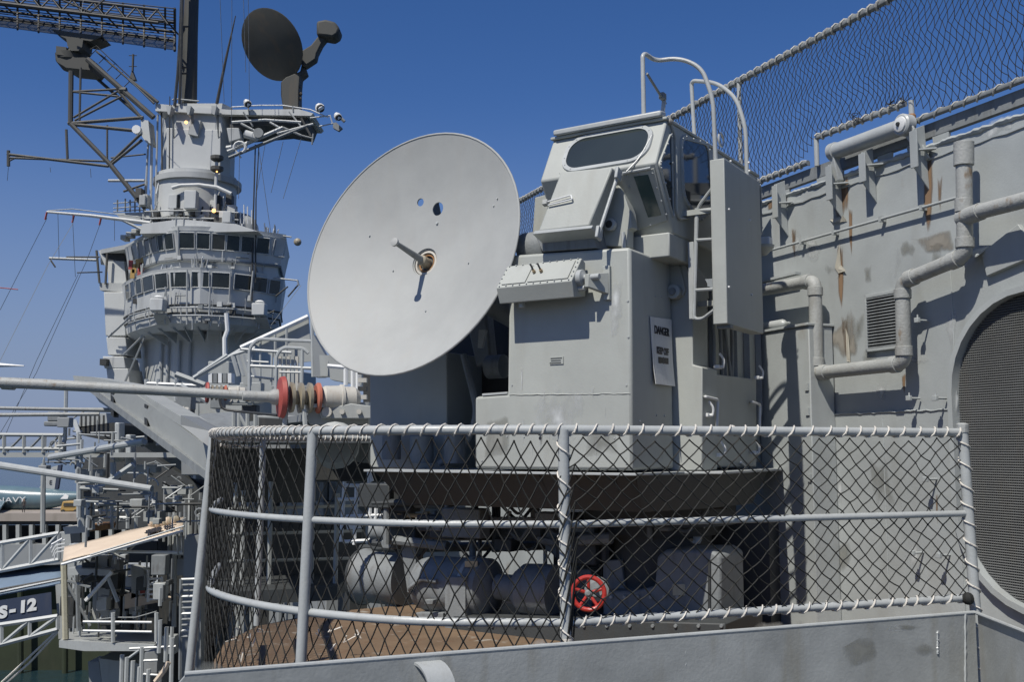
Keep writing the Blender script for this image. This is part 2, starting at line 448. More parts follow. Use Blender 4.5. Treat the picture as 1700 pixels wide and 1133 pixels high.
# build the wall as quads around the opening, 4 strips
m = MB()
def wq(t0, t1, z0, z1, o=0.0, th=0.02): m.prism([wp(t0, o, z0), wp(t1, o, z0), wp(t1, o, z1), wp(t0, o, z1)], -WN * th)
bm = bmesh.new()
outer = [wp(T0, 0, DKW - 1.2), wp(T1, 0, DKW - 1.2)] + [wp(t, 0, z) for t, z in reversed(top)]
from mathutils.geometry import tessellate_polygon
def poly2(loops):
    allv = [p for lp in loops for p in lp]
    tl = [[V(((p - W0).dot(WD), p.z, 0)) for p in lp] for lp in loops]
    return allv, tessellate_polygon(tl)
vs, fs = poly2([outer, hole])
mm = MB(); mm.add(vs, fs); mm.add([p - WN * 0.02 for p in vs], [tuple(reversed(f)) for f in fs])
n0, n1 = len(outer), len(hole); N_ = len(vs)
mm.f += [(i, (i + 1) % n0, N_ + (i + 1) % n0, N_ + i) for i in range(n0)]
mm.build('wall_plate', 'wall', wall, smooth=0)
# lower doubler plate with a weld line on top
d0, d1 = wt(1590), wt(1352)
z0 = wz(1590, 681)
m = MB(); m.prism([wp(d0, 0.012, DKW), wp(d1, 0.012, DKW), wp(d1, 0.012, z0), wp(d0, 0.012, z0)], -WN * 0.010)
m.build('doubler_plate', 'wall', wall)
rng = random.Random(3)
m = MB(); pts = [wp(d0 + (d1 - d0) * k / 40, 0.014, z0 + 0.004 + rng.uniform(-.004, .004)) for k in range(41)]
m.tube(pts, [0.007 + rng.uniform(-.002, .003) for _ in pts], 6); m.build('weld_bead', 'wall', wall)
for px_, ya, yb in ((1590, 430, 990), (1352, 640, 1010), (1468, 690, 1000)):
    t_ = wt(px_); za, zb = wz(px_, ya), wz(px_, yb)
    m = MB(); pts = [wp(t_ + rng.uniform(-.002, .002), 0.014 if px_ != 1590 else 0.002, za + (zb - za) * k / 30) for k in range(31)]
    m.tube(pts, [0.005 + rng.uniform(-.002, .002) for _ in pts], 5); m.build('weld_bead', 'wall', wall)
m = MB(); pts = [wp(T0 + (T1 - T0) * k / 120, 0.003, 1.80 + rng.uniform(-.006, .006)) for k in range(121)]
m.tube(pts, [0.008 + rng.uniform(-.003, .005) for _ in pts], 5); m.build('weld_bead', 'wall', wall)
# lumpy weld on the wall's top edge
m = MB()
pts = [wp(T0 + (T1 - T0) * k / 520, 0.002, 1.872 + 0.008 * (T0 + (T1 - T0) * k / 520) + rng.uniform(-.005, .003)) for k in range(521)]
m.tube(pts, [(.010 + .010 * abs(math.sin(k * .33)) + rng.uniform(0, .004)) for k in range(521)], 6)
m.build('edge_weld', 'wall', wall, kind='stuff')
# stains
def wpatch(pts, mat, out=0.0025, name='paint_stain'):
    return patch([wx(a, b, out) for a, b in pts], name, mat, wall)
wpatch([(1384, 300), (1412, 292), (1408, 345), (1400, 372), (1388, 370), (1384, 340)], 'st_rust', name='rust_streak')
wpatch([(1530, 250), (1548, 240), (1552, 300), (1548, 360), (1540, 400), (1532, 350)], 'st_rust', name='rust_streak')
wpatch([(1268, 338), (1310, 322), (1312, 336), (1270, 352)], 'st_rust', name='rust_streak')
wpatch([(1370, 560), (1392, 540), (1412, 500), (1425, 520), (1428, 600), (1400, 607), (1375, 580)], 'st_prim', name='bare_patch')
wpatch([(1412, 505), (1440, 505), (1436, 570), (1425, 590), (1412, 560)], 'st_dark', name='bare_patch')
wpatch([(1505, 395), (1590, 370), (1600, 420), (1530, 425)], 'st_prim', name='bare_patch')
wpatch([(1388, 400), (1400, 395), (1402, 470), (1398, 520), (1390, 500)], 'st_rust', name='rust_streak')
wpatch([(1395, 520), (1408, 515), (1412, 605), (1402, 608)], 'st_rust', name='rust_streak')
wpatch([(1560, 500), (1592, 500), (1592, 640), (1570, 620)], 'st_light', name='chalky_patch')
wpatch([(1360, 900), (1420, 880), (1440, 940), (1380, 970)], 'st_dark', 0.0145, name='scuff')
wpatch([(1430, 740), (1480, 730), (1500, 860), (1450, 870)], 'st_dark', 0.0145, name='scuff')
wpatch([(1380, 780), (1410, 770), (1400, 850), (1385, 850)], 'st_light', 0.0145, name='chalky_patch')
wpatch([(1500, 880), (1530, 870), (1540, 960), (1505, 970)], 'st_light', 0.0145, name='chalky_patch')
wpatch([(1430, 440), (1450, 430), (1450, 475), (1432, 480)], 'st_dark', name='scuff')
wpatch([(1620, 200), (1690, 180), (1690, 215), (1630, 240)], 'st_light', name='chalky_patch')
wpatch([(1575, 650), (1592, 640), (1592, 760), (1580, 760)], 'st_light', 0.0145, name='chalky_patch')
rng2 = random.Random(17)
for px_, yb in ((1318, 372), (1412, 342), (1560, 288), (1555, 812), (1500, 620)):
    L_ = rng2.uniform(40, 90); w_ = rng2.uniform(3, 6)
    wpatch([(px_ - w_, yb), (px_ + w_, yb - 2), (px_ + w_ * .8, yb + L_ * .5), (px_ + 2, yb + L_), (px_ - w_ * .7, yb + L_ * .6)], 'st_rust', .0145 if (yb > 680 and px_ > 1352) else .0025, name='rust_streak')
for k in range(11):
    a, b = rng2.uniform(1290, 1580), rng2.uniform(330, 660); r1_, r2_ = rng2.uniform(8, 30), rng2.uniform(10, 45)
    wpatch([(a + r1_ * math.cos(q), b + r2_ * math.sin(q) * rng2.uniform(.7, 1.2)) for q in [i * .785 for i in range(8)]], rng2.choice(['st_light', 'st_light', 'st_dark']), .0025, name='paint_stain')
# curled flakes of paint
for pl in ([(1386, 445), (1394, 405), (1396, 440), (1404, 450), (1392, 454)], [(1378, 365), (1400, 358), (1406, 367), (1384, 370)],
           [(1404, 545), (1409, 560), (1412, 602), (1406, 600)]):
    pp = [wx(a, b, 0.004 + 0.012 * (i % 2)) for i, (a, b) in enumerate(pl)]
    MB().prism(pp, WN * 0.0015).build('paint_flake', 'flake', wall, smooth=0)
# gusset brackets along the top
for px_, yt, yb in ((1318, 296, 368), (1412, 262, 338), (1470, 240, 308), (1560, 200, 284)):
    t_ = wt(px_); zt, zb = wz(px_, yt), wz(px_, yb)
    b_ = MB().prism([wp(t_, 0, zb - 0.10), wp(t_, 0.115, zb + 0.03), wp(t_, 0.115, zt - 0.04), wp(t_, 0.02, zt)], WD * 0.010).build('gusset_bracket', 'wall', wall, bevel=0.002)
    MB().prism([wp(t_ - 0.035, 0.116, zb + 0.03), wp(t_ + 0.025, 0.116, zb + 0.03), wp(t_ + 0.025, 0.116, zt - 0.05), wp(t_ - 0.035, 0.116, zt - 0.05)], WN * 0.010).build('flange', 'wall', b_, bevel=0.002)
    MB().prism([wp(t_ - 0.012, 0.0, zb + 0.14), wp(t_ - 0.012, 0.11, zb + 0.14), wp(t_ - 0.09, 0.02, zb + 0.14)], UZ * 0.010).build('rib', 'wall', b_)
# louvred vent
vt0, vt1 = wt(1446), wt(1509); vz0, vz1 = wz(1446, 585), wz(1446, 490)
vent = MB()
for (a, b, c, d) in ((vt0, vt1, vz1 - .022, vz1), (vt0, vt1, vz0, vz0 + .022), (vt0, vt0 - .022, vz0, vz1), (vt1 + .022, vt1, vz0, vz1)):
    vent.prism([wp(a, 0.0, c), wp(b, 0.0, c), wp(b, 0.0, d), wp(a, 0.0, d)], WN * 0.03)
ventr = thing('louvre_vent', wp((vt0 + vt1) / 2, 0, vz0), 'small square louvred vent framed in grey on the wall behind the bent pipe', 'vent')
vent.build('frame', 'wall', ventr, bevel=0.003)
MB().prism([wp(vt0, 0.003, vz0), wp(vt1, 0.003, vz0), wp(vt1, 0.003, vz1), wp(vt0, 0.003, vz1)], WN * 0.003).build('backing', 'dark', ventr)
nl = 17; sl0 = MB()
za = vz0 + .024
slat = sl0.prism([wp(vt0 - .022, 0.007, za), wp(vt0 - .022, 0.026, za - .004 + .002), wp(vt0 - .022, 0.026, za + .004), wp(vt0 - .022, 0.007, za + .013)], WD * K * (vt1 - vt0 + .044)).build('slat', 'machine', ventr)
for k in range(1, nl):
    c_ = slat.copy(); col.objects.link(c_); c_.parent = ventr; c_.location = (0, 0, K * k * (vz1 - vz0 - .055) / (nl - 1))

# round cornered screened intake
intake = thing('screened_intake', wp(-0.8, 0, HB), 'large round cornered opening with dark ribbed screen at the right edge of the wall', 'vent')
m = MB(); ins, outs = rrect(HL - .015, HR + .015, HB + .015, HT - .015, HC - .015, 0), rrect(HL + .02, HR - .02, HB - .02, HT + .02, HC + .02, 0)
k_ = len(ins)
ring = MB()
A = [p + WN * .05 for p in outs]; B = [p + WN * .05 for p in ins]; C_ = [p - WN * .04 for p in ins]; D_ = [p + WN * 0.001 for p in outs]
ring.add(A + B + C_ + D_, [(i, (i + 1) % k_, k_ + (i + 1) % k_, k_ + i) for i in range(k_)] +
         [(k_ + i, k_ + (i + 1) % k_, 2 * k_ + (i + 1) % k_, 2 * k_ + i) for i in range(k_)] +
         [(i, (i + 1) % k_, 3 * k_ + (i + 1) % k_, 3 * k_ + i) for i in range(k_)])
ring.build('lip', 'wall', intake)
vs, fs = poly2([rrect(HL, HR, HB, HT, HC, -0.025)])
MB().add(vs, fs).build('backing', 'dark', intake, smooth=0)
scr = MB()
zz = HB + 0.02; kk = 0
while zz < HT - .01:
    scr.tube([wp(HL, -0.017, zz), wp(HR, -0.017, zz)], 0.0048, 4); zz += 0.0145
for k in range(150):
    t_ = HL - k * 0.0145
    scr.tube([wp(t_, -0.0135, HB), wp(t_, -0.0135, HT)], 0.0012, 3)
scr.build('screen', 'meshgray', intake, kind='stuff')
# duct head outside the frame whose shade falls over the intake (its edge shows at the top right)
hood = thing('hood_bracket', wp(-0.9, 0, 1.0), 'angular sheet steel hood on the wall above the screened intake', 'hood')
hp = [(-0.86, 1.22), (-1.1, 1.60), (-2.4, 1.60), (-2.4, 1.10), (-0.95, 1.10)]
MB().prism([wp(a, 0.0, b) for a, b in hp], WN * 0.62).build('hood_box', 'wall', hood, bevel=0.01)
MB().prism([wp(-0.02, 0.0, 1.13), wp(-0.28, 0.0, 1.25), wp(-0.40, 0.0, 1.06), wp(-0.05, 0.0, 0.99)], WN * 0.04).build('mounting_plate', 'wall', hood, bevel=0.004)
MB().prism([wp(0.06, 0.0, 1.16), wp(-0.05, 0.0, 1.16), wp(-0.05, 0.10, 1.10), wp(0.06, 0.10, 1.10)], UZ * 0.012).build('clip', 'wall', hood)

# pipes
def pipe(name, pts, r, label, mat='pipe', collars=(), rad=0.06, cat='pipe', group=None):
    root = thing(name, min(pts, key=lambda p: p.z), label, cat, group)
    MB().tube(fillet(pts, rad, 6), r, 16).build('pipe_run', mat, root)
    for a, b, k in collars:
        MB().tube([a, b], r * k, 18).build('collar', mat, root, bevel=0.003)
    return root
o_ = 0.14
pp = [wx(1200, 494, o_), wx(1353, 466, o_), wx(1356, 620, o_), wx(1501, 604, o_), wx(1498, 468, o_), wx(1602, 425, o_), wx(1600, 240, o_)]
cl = []
for i in (1, 2, 3, 4, 5):
    for j in (i - 1, i + 1):
        dd = (pp[j] - pp[i]).normalized(); cl.append((pp[i] + dd * 0.055, pp[i] + dd * 0.125, 1.17))
cl.append((wx(1600, 236, o_), wx(1600, 275, o_), 1.25))
cl.append((wx(1600, 330, o_), wx(1600, 352, o_), 1.10))
pipe('drain_pipe', pp, 0.053, 'thick chipped pipe zigzagging in square bends across the grey wall', collars=cl, rad=0.075)
pp = [wx(1601, 362, 0.14) + WD * 0.03, wx(1625, 352, 0.16), wp(-1.4, 0.16, wz(1700, 322, 0.16))]
pp[1].z = pp[2].z = wx(1640, 348, .16).z
pipe('branch_pipe', pp, 0.052, 'chipped horizontal pipe branching right from the upright pipe top', collars=[(pp[0], pp[1] + (pp[2] - pp[1]).normalized() * .02, 1.15)], rad=0.03)
pp = [wx(1258, 422, .04), wx(1590, 328, .04)]
cond = pipe('conduit', pp, 0.011, 'thin straight conduit running along the upper wall under the brackets', 'wall')
for px_, py_ in ((1330, 402), (1384, 386), (1462, 364), (1530, 345)):
    p = wx(px_, py_, .04); MB().box(p - WN * .014, WD * .012, WN * .027, UZ * .02).build('saddle_clip', 'wall', cond)
# ledge strip below the conduit on the wall
MB().prism([wx(1255, 470, 0.02), wx(1330, 452, 0.02), wx(1330, 456, 0.02), wx(1255, 474, 0.02)], WN * 0.06).build('ledge_strip', 'wall', wall)
# clamps bolted on the wall
cg = 'small steel clamps bolted to the wall'
def clamp(px_, py_, lab):
    p = wx(px_, py_, .014)
    r_ = thing('wall_clamp', p, lab, 'clamp', cg)
    MB().tube([p, p + WN * .10], .008, 8).build('stud', 'wall', r_)
    MB().box(p + WN * .105, WD * .020, WN * .012, UZ * .018).build('clip', 'wall', r_, bevel=.003)
    MB().tube([p + WN * .10 + UZ * .01, p + WN * .10 + UZ * .04], .006, 8).build('bolt', 'rail', r_)
for (a, b, lab) in ((1527, 662, 'small clamp on the wall left of the screened intake, lower left of a pair'), (1571, 662, 'small clamp on the wall closest to the screened intake, above the rail'),
                    (1541, 533, 'round peg on the shaded wall right of the bent pipe'), (1555, 796, 'clamp with long shadow on the wall behind the net'),
                    (1533, 918, 'low clamp behind the net near the bottom rail'), (1577, 922, 'low clamp behind the net beside the rail end post')):
    clamp(a, b, lab)
# upright locker against the wall
l0, l1 = wt(1262, .22), wt(1347, .22); lz = wz(1347, 540, .22)
lock = thing('wall_locker', wp((l0 + l1) / 2, .12, DKW), 'tall narrow grey locker standing against the wall behind the director', 'locker')
MB().prism([wp(l0, 0.013, DKW), wp(l1, 0.013, DKW), wp(l1, .22, DKW), wp(l0, .22, DKW)], UZ * (lz - DKW) * K).build('locker_body', 'wall', lock, bevel=.008)
MB().prism([wp(l0 + .01, .005, lz + .001), wp(l1 - .01, .005, lz + .001), wp(l1 - .01, .235, lz + .001), wp(l0 + .01, .235, lz + .001)], UZ * .022).build('lid', 'wall', lock, bevel=.004)
for zz in (-.2, .25, .42):
    MB().box(wp(l1 + .03, .222, zz), WD * .02, WN * .01, UZ * .03).build('hinge', 'wall', lock)
c0 = wx(1240, 527, .12); c1 = wx(1304, 522, .12)
c0.z = c1.z = (lz + .062) * K
cyl = thing('air_cylinder', c1, 'short round ended cylinder lying on top of the wall locker', 'cylinder')
MB().lathe(c1, (c0 - c1), [(0, .012), (.015, .03), (.04, .04), (.6, .04)], 16).build('tank', 'rail', cyl)
MB().tube([c1, c1 - (c0 - c1).normalized() * .05], .010, 8).build('valve', 'rail', cyl)

# ================================================================ flight deck edge: tube, fascia and netted fence
edge = thing('deck_edge_beam', wp(0, 0, 1.9), 'dark horizontal deck edge beam with slots of sky beneath it above the wall', 'beam')
zb0, zb1 = 1.945, 2.035
MB().prism([wp(T0, -.03, zb0), wp(T1, -.03, zb0), wp(T1, -.03, zb1), wp(T0, -.03, zb1)], -WN * .05).build('beam', 'machine', edge)
for px_ in (1372, 1395, 1478, 1530, 1575, 1305):
    t_ = wt(px_)
    MB().prism([wp(t_ - .06, -.032, 1.80), wp(t_ + .05, -.032, 1.80), wp(t_ + .06, -.032, zb0 - .002), wp(t_ - .07, -.032, zb0 - .002)], -WN * .02).build('lug', 'wall', edge)
tb = thing('deck_edge_roller', wx(1440, 230, .03), 'fat grey tube with round end fittings lying along the top of the wall', 'tube')
ta, tbp = wx(1385, 252, .06), wx(1508, 207, .06)
MB().tube([ta, tbp], .064, 20).build('roller_tube', 'rail', tb)
dd = (tbp - ta).normalized()
MB().lathe(ta - dd * .035, dd, [(0, .05), (.01, .075), (.06, .075), (.07, .055)], 20).build('end_cap', 'rail', tb)
MB().prism([ta - dd * .02 + V((0, 0, .04)), ta + dd * .03 + V((0, 0, .04)), wx(1402, 300, .012), wx(1396, 305, .012)], WN * .06).build('foot', 'rail', tb, bevel=.008)
ef = MB().lathe(tbp - dd * .02, WN, [(-.03, .070), (-.02, .082), (.05, .082), (.06, .070)], 24).build('end_fitting', 'rail', tb)
MB().lathe(tbp - dd * .02 + WN * .06, WN, [(0, .06), (.012, .055), (.02, .03)], 20).build('hub_cap', 'sign', ef)
MB().lathe(tbp - dd * .02 + WN * .08, WN, [(0, .018), (.012, .014)], 10).build('bore', 'dark', ef)
MB().prism([tbp - dd * .08 + WN * .01, tbp + dd * .05 + WN * .01, wx(1545, 262, .01), wx(1538, 268, .01)], WN * .02).build('foot', 'rail', tb, bevel=.004)

ZU, ZL = 2.955, 2.07
fence = thing('deck_edge_fence', wp(2, 0, ZL), 'high rail fence of black netting lashed with pale cord on the flight deck edge', 'fence')
def rope_rail(parent, pts, r, hr, pitch, cord=.008, name='rail', matr='rail', matc='ropegray', jit=0.15, pf=None, uu=UZ):
    o = MB().tube(pts, r, 12).build(name, 'machine' if matc == 'ropegray' else matr, parent)
    MB().tube(helix(pts, r + cord * .8, pitch, cord, uu, 7, pf, jit), cord, 5).build('lashing', matc, o)
    return o
rope_rail(fence, [wp(T0, 0, ZU), wp(8.2, 0, ZU)], .026, 0, .100, .0105, 'top_rail')
a_ = wt(1355); b_ = wt(1372); c_ = wt(1535)
rope_rail(fence, [wp(8.2, 0, ZL), wp(a_, 0, ZL)], .022, 0, .092, .009, 'bottom_rail')
zr = wz(1372, 222)
rope_rail(fence, [wp(b_, 0, zr), wp(c_ + .05, 0, wz(1525, 163))], .022, 0, .092, .009, 'bottom_rail')
rope_rail(fence, [wp(c_ + .02, 0, ZL + .0), wp(T0, 0, ZL + .0)], .022, 0, .130, .007, 'bottom_rail')
for px_, z_lo, z_hi in ((1240, ZL, ZU), (1370, ZL - .05, zr), (1535, ZL - .02, wz(1530, 160))):
    t_ = wt(px_); MB().tube([wp(t_, 0, z_lo), wp(t_, 0, z_hi)], .021, 10).build('post', 'rail', fence)
for t_ in (6.9, -2.6):
    MB().tube([wp(t_, 0, ZL), wp(t_, 0, ZU)], .021, 10).build('post', 'rail', fence)
m = MB().lathe(wp(c_, 0, ZL - .03), UZ, [(0, .028), (.09, .030), (.10, .024)], 10); m.build('socket', 'rust', fence)
NX, NY = 450, 18
def Sup(u, v):
    t_ = T0 + (8.2 - T0) * u / NX
    lo = ZL
    if c_ < t_ < b_: lo = zr
    elif b_ <= t_ < b_ + .25: lo = ZL + (zr - ZL) * (1 - (t_ - b_) / .25)
    elif c_ - .25 < t_ <= c_: lo = ZL + (zr - ZL) * (1 - (c_ - t_) / .25)
    z_ = ZU - (ZU - lo) * (v / NY)
    pull = 0.14 * math.exp(-((t_ - c_ - .15) / .4) ** 2) * (v / NY)
    sag = 0.03 * math.sin(math.pi * v / NY)
    return wp(t_ - pull * math.tanh((t_ - c_ - .15) / .3) * 0.8 + 0.02 * math.sin(t_ * 3 + v), sag, z_)
net(Sup, NX, NY, .0031, .20, 3, True, seed=5).build('netting', 'net', fence, kind='stuff', smooth=0)
# loose torn loops of the net above the raised rail
rng = random.Random(8)
for px_, py_ in ((1418, 192), (1425, 200), (1478, 168), (1500, 166)):
    pts = []
    for k in range(9):
        pts.append(wx(px_ + rng.uniform(-10, 14) * (k / 8 + .2), py_ + rng.uniform(-8, 8), .03))
    MB().tube(fillet(pts, .02, 3), .0035, 4).build('loose_loop', 'net', fence)

# ================================================================ director tub: deck, railing, net, bulwark
TUB = [V((2.56, 5.84, 0)), V((.25, 5.0, 0)), V((-.45, 5.05, 0)), V((-1.03, 5.32, 0)), V((-1.45, 5.68, 0)), V((-1.76, 6.12, 0)), V((-1.90, 6.6, 0)), V((-2.05, 7.25, 0)), V((-2.16, 7.9, 0)), V((-2.08, 8.6, 0)), V((-1.7, 9.25, 0)), V((-1.0, 9.75, 0)), V((.0, 10.0, 0))]
dk = [p for p in TUB] + [wp(3.0, 0, 0), wp(-.1, 0, 0)]
deck = MB().prism([V((p.x, p.y, DECKZ)) for p in dk], V((0, 0, -.05))).build('tub_deck', 'deck', kind='structure', smooth=0)
# catmull-rom for the curved rail
def smoothline(pts, n=8):
    out = []
    for i in range(len(pts) - 1):
        p0 = pts[max(i - 1, 0)]; p1 = pts[i]; p2 = pts[i + 1]; p3 = pts[min(i + 2, len(pts) - 1)]
        for k in range(n):
            t_ = k / n
            out.append(0.5 * ((2 * p1) + (p2 - p0) * t_ + (2 * p0 - 5 * p1 + 4 * p2 - p3) * t_ ** 2 + (-p0 + 3 * p1 - 3 * p2 + p3) * t_ ** 3))
    out.append(pts[-1]); return out
curve = smoothline(TUB[1:], 8)
railpath = [TUB[0]] + curve
def lift(pts, z): return [V((p.x, p.y, z)) for p in pts]
ZT, ZM, ZB = .09, -.365, -.83
rail = thing('tub_railing', (.25, 5.0, DECKZ), 'light grey pipe guard railing laced with white cord round the director tub', 'railing')
def pf(p):
    if p.x > .25: return .095
    if p.x > -1.0: return .085
    return .052
o = MB().tube(lift(railpath, ZT), .024, 14).build('top_rail', 'rail', rail)
hp_ = helix(lift(railpath[:80], ZT), .029, .09, .0045, UZ, 9, pf, .28)
MB().tube(hp_, .0048, 5).build('lashing', 'rope', o)
FR = railpath[:52]
MB().tube(lift(FR, ZM), .018, 12).build('mid_rail', 'rail', rail)
o = MB().tube(lift(FR, ZB), .021, 12).build('bottom_rail', 'rail', rail)
right = [V((2.56, 5.84, ZB)), V((.27, 5.01, ZB))]
MB().tube(helix(right, .026, .1, .0045, UZ, 9, None, .3), .0046, 5).build('lashing', 'rope', o)
# posts, splayed as in the photograph
pb = P(940, 1075, 4.97)
def post(p_top, p_bot, r=.027, wrap=None):
    q = MB().tube([p_top, p_bot], r, 14).build('post', 'rail', rail)
    if wrap: MB().tube(helix([p_top, p_bot], r + .005, wrap, .0048, V((0, 1, 0)), 9, None, .15), .0048, 5).build('lashing', 'rope', q)
    return q
post(V((.25, 5.0, ZT)), V((.262, 4.995, DECKZ)), .028, .14)
post(V((-1.03, 5.32, ZT)), V((-1.075, 5.30, DECKZ)), .028)
post(V((-1.875, 6.46, ZT)), V((-1.975, 6.42, -1.45)), .026)
p5 = post(V((2.56, 5.84, ZT + .01)), V((2.60, 5.84, DECKZ)), .030, .11)
post(V((-2.08, 8.6, ZT)), V((-2.1, 8.62, DECKZ)), .026)
post(V((-.98, 9.75, ZT)), V((-.98, 9.75, DECKZ)), .026)
MB().tube([V((.262, 4.995, -.90)), V((.263, 4.995, -.99))], .031, 14).build('cord_wrap', 'rope', rail)
MB().lathe(V((2.56, 5.84, ZT - .0)), UZ, [(0, .034), (.045, .034), (.055, .02)], 12).build('post_cap', 'pipe', rail)
# knot of cord and black tape on the top rail
kx = P(1214, 716, 5.36)
MB().ball(kx + V((0, -.03, .01)), .02, 8).build('knot', 'rope', rail)
MB().tube([kx + V((.016, .004, 0)), kx + V((.034, .01, 0))], .027, 12).build('tape', 'ink', rail)
kx = V((2.53, 5.80, ZB)); MB().ball(kx, .035, 8).build('knot', 'net', rail)
# net
lens = [0]
RP = lift(railpath[:66], 0)
for a, b in zip(RP, RP[1:]): lens.append(lens[-1] + (b - a).length)
def at_len(s_):
    s_ = max(0, min(lens[-1] - 1e-6, s_))
    lo, hi = 0, len(lens) - 1
    while hi - lo > 1:
        md = (lo + hi) // 2
        if lens[md] <= s_: lo = md
        else: hi = md
    f = (s_ - lens[lo]) / (lens[hi] - lens[lo]); return RP[lo] * (1 - f) + RP[hi] * f
cell = .094
def su(u):     # wider diamonds on the right hand straight
    n1 = 50
    L1 = (RP[1] - RP[0]).length
    if u <= n1: return L1 * u / n1
    return L1 + (u - n1) * .040
NXF = 50 + int((lens[-1] - (RP[1] - RP[0]).length) / .040)
NYF = 20
def Sf(u, v):
    s_ = su(max(0, u)); p = at_len(s_)
    z_ = ZT - .045 - (ZT - .045 - (ZB if s_ < 2.45 else -1.34)) * v / NYF
    q = at_len(min(lens[-1] - .01, s_ + .02)) - p
    nrm = V((q.y, -q.x, 0)); nrm = nrm.normalized() if nrm.length > 0 else V((0, -1, 0))
    return V((p.x, p.y, z_)) + nrm * (-.012 + .035 * math.sin(math.pi * v / NYF) * math.sin(s_ * 1.7 + 1)) + V((0, 0, .012 * math.sin(s_ * 9)))
net(Sf, NXF, NYF, .0036, .17, 4, True, seed=2).build('netting', 'net', rail, kind='stuff', smooth=0)
# white cord ties inside the far side of the net
rng = random.Random(11)
mt = MB()
for z_, a0, a1 in ((.02, 6.0, 9.0),):
    s_ = a0
    pts = [V((*(at_len(s_ + k * .05)).xy, z_ + rng.uniform(-.012, .012))) for k in range(int((a1 - a0) / .05))]
    mt.tube(pts, .008, 5)
mt.build('cord_tie', 'rope', rail)
mt = MB()
for k in range(12):
    a = V((-1.95 + rng.uniform(0, .9), 7.1 + rng.uniform(-.3, .6), -1.38 + rng.uniform(0, .18)))
    mt.tube([a, a + V((rng.uniform(-.03, .06), 0, rng.uniform(-.05, .05))), a + V((rng.uniform(0, .09), .02, rng.uniform(0, .03)))], .006, 4)
mt.build('cord_tangle', 'rope', rail, kind='stuff')

# bulwark in front
BA, BB, BC = V((-1.363, 4.21, -.90)), V((2.55, 5.76, -.90)), V((2.40, 4.60, -.90))
bul = thing('tub_bulwark', (0.6, 4.9, -2.3), 'scuffed grey steel bulwark plate along the bottom of the view with a curved lug', 'bulwark')
bd = (BB - BA).normalized(); bn = V((bd.y, -bd.x, 0))
bul_m = MB().prism([BA + V((.06, 0, 0)), BB, BB - UZ * 1.6, BA - UZ * 1.6 , BA - UZ * .07 - V((0, 0, 0))], bn * -.014)
bul_m.build('front_plate', 'bulwark', bul, bevel=.003)
MB().tube([BA + V((.055, .0, 0)) - bn * .007, BB - bn * .007], .011, 10).build('top_edge', 'rail', bul)
c2 = (BC - BB).normalized(); cn = V((c2.y, -c2.x, 0))
MB().prism([BB + V((.012, 0, 0)), BC + V((.012, -2.5, 0)), BC + V((.012, -2.5, 0)) - UZ * 1.6, BB + V((.012, 0, 0)) - UZ * 1.6], V((.014, 0, 0))).build('side_plate', 'bulwark', bul)
MB().tube([BB, BC + V((0, -2.5, 0))], .010, 8).build('top_edge', 'rail', bul)
rng = random.Random(6)
for px_, ya, yb in ((1602, 1020, 1133), (1556, 1048, 1086), (1138, 1056, 1110)):
    a = on(px_, ya, BA, bn); b = on(px_, yb, BA, bn)
    m = MB(); pts = [a + (b - a) * k / 20 + bn * .002 + bd * rng.uniform(-.002, .002) for k in range(21)]
    m.tube(pts, [.004 + rng.uniform(0, .004) for _ in pts], 5); m.build('weld_bead', 'rail', bul)
def bpatch(pts, mat):
    patch([on(a, b, BA + bn * .003, bn) for a, b in pts], 'scuff', mat, bul)
bpatch([(1065, 1070), (1130, 1058), (1170, 1075), (1160, 1120), (1110, 1110)], 'st_dark')
bpatch([(1210, 1060), (1320, 1055), (1330, 1110), (1230, 1110)], 'st_light')
bpatch([(620, 1105), (690, 1098), (700, 1133), (630, 1133)], 'st_light')
bpatch([(400, 1115), (520, 1105), (540, 1133), (400, 1133)], 'st_dark')
bpatch([(860, 1090), (960, 1085), (980, 1125), (880, 1130)], 'st_light')
bpatch([(1380, 1060), (1480, 1040), (1500, 1100), (1400, 1120)], 'st_dark')
rng = random.Random(29)
for k in range(22):
    a = rng.uniform(330, 1580); b = 1108 - (a - 300) * .0754 + rng.uniform(12, 70); r1_, r2_ = rng.uniform(12, 60), rng.uniform(8, 30)
    bpatch([(a + r1_ * math.cos(q) * rng.uniform(.7, 1.3), b + r2_ * math.sin(q) * rng.uniform(.7, 1.3)) for q in [i * .7 for i in range(9)]], rng.choice(['st_light', 'st_dark', 'st_dark', 'st_prim']))
# curved lug
lc = on(683, 1152, BA, bn) + bn * .004
st = MB(); ring_ = []
for k in range(19):
    a = R(90 - 180 * k / 18)
    o1 = lc + bn * (.105 * math.cos(a)) + UZ * (.135 * math.sin(a)) + bd * (.05 * math.cos(a)); o2 = lc + bn * (.093 * math.cos(a)) + UZ * (.123 * math.sin(a)) + bd * (.05 * math.cos(a))
    ring_ += [o1, o1 + bd * .12, o2 + bd * .12, o2]
st.add(ring_, [(4 * k + j, 4 * k + (j + 1) % 4, 4 * k + 4 + (j + 1) % 4, 4 * k + 4 + j) for k in range(18) for j in range(4)] + [(0, 1, 2, 3), (75, 74, 73, 72)])
st.build('curved_lug', 'rail', bul, smooth=40)

# ================================================================ gun director
DB = V((.53, .848, 0)).normalized()      # depth
DT = V((DB.y, -DB.x, 0)).normalized()    # to the right along the front
DN = -DB
DO = V((.81, 6.92, 0))
def dp(u, v, z): return DO + DT * u + DB * v + UZ * z
def fx(px, py, v=0.0): return on(px, py, DO + DB * v, DB)       # on a plane parallel to the front
def sx(px, py, u=0.0): return on(px, py, DO + DT * u, DT)       # on a plane parallel to the side
director = thing('gun_director', dp(-.4, .6, DECKZ), 'grey naval gun director with sloped glazed cab on a round pedestal, in the middle', 'gun director')
D = director
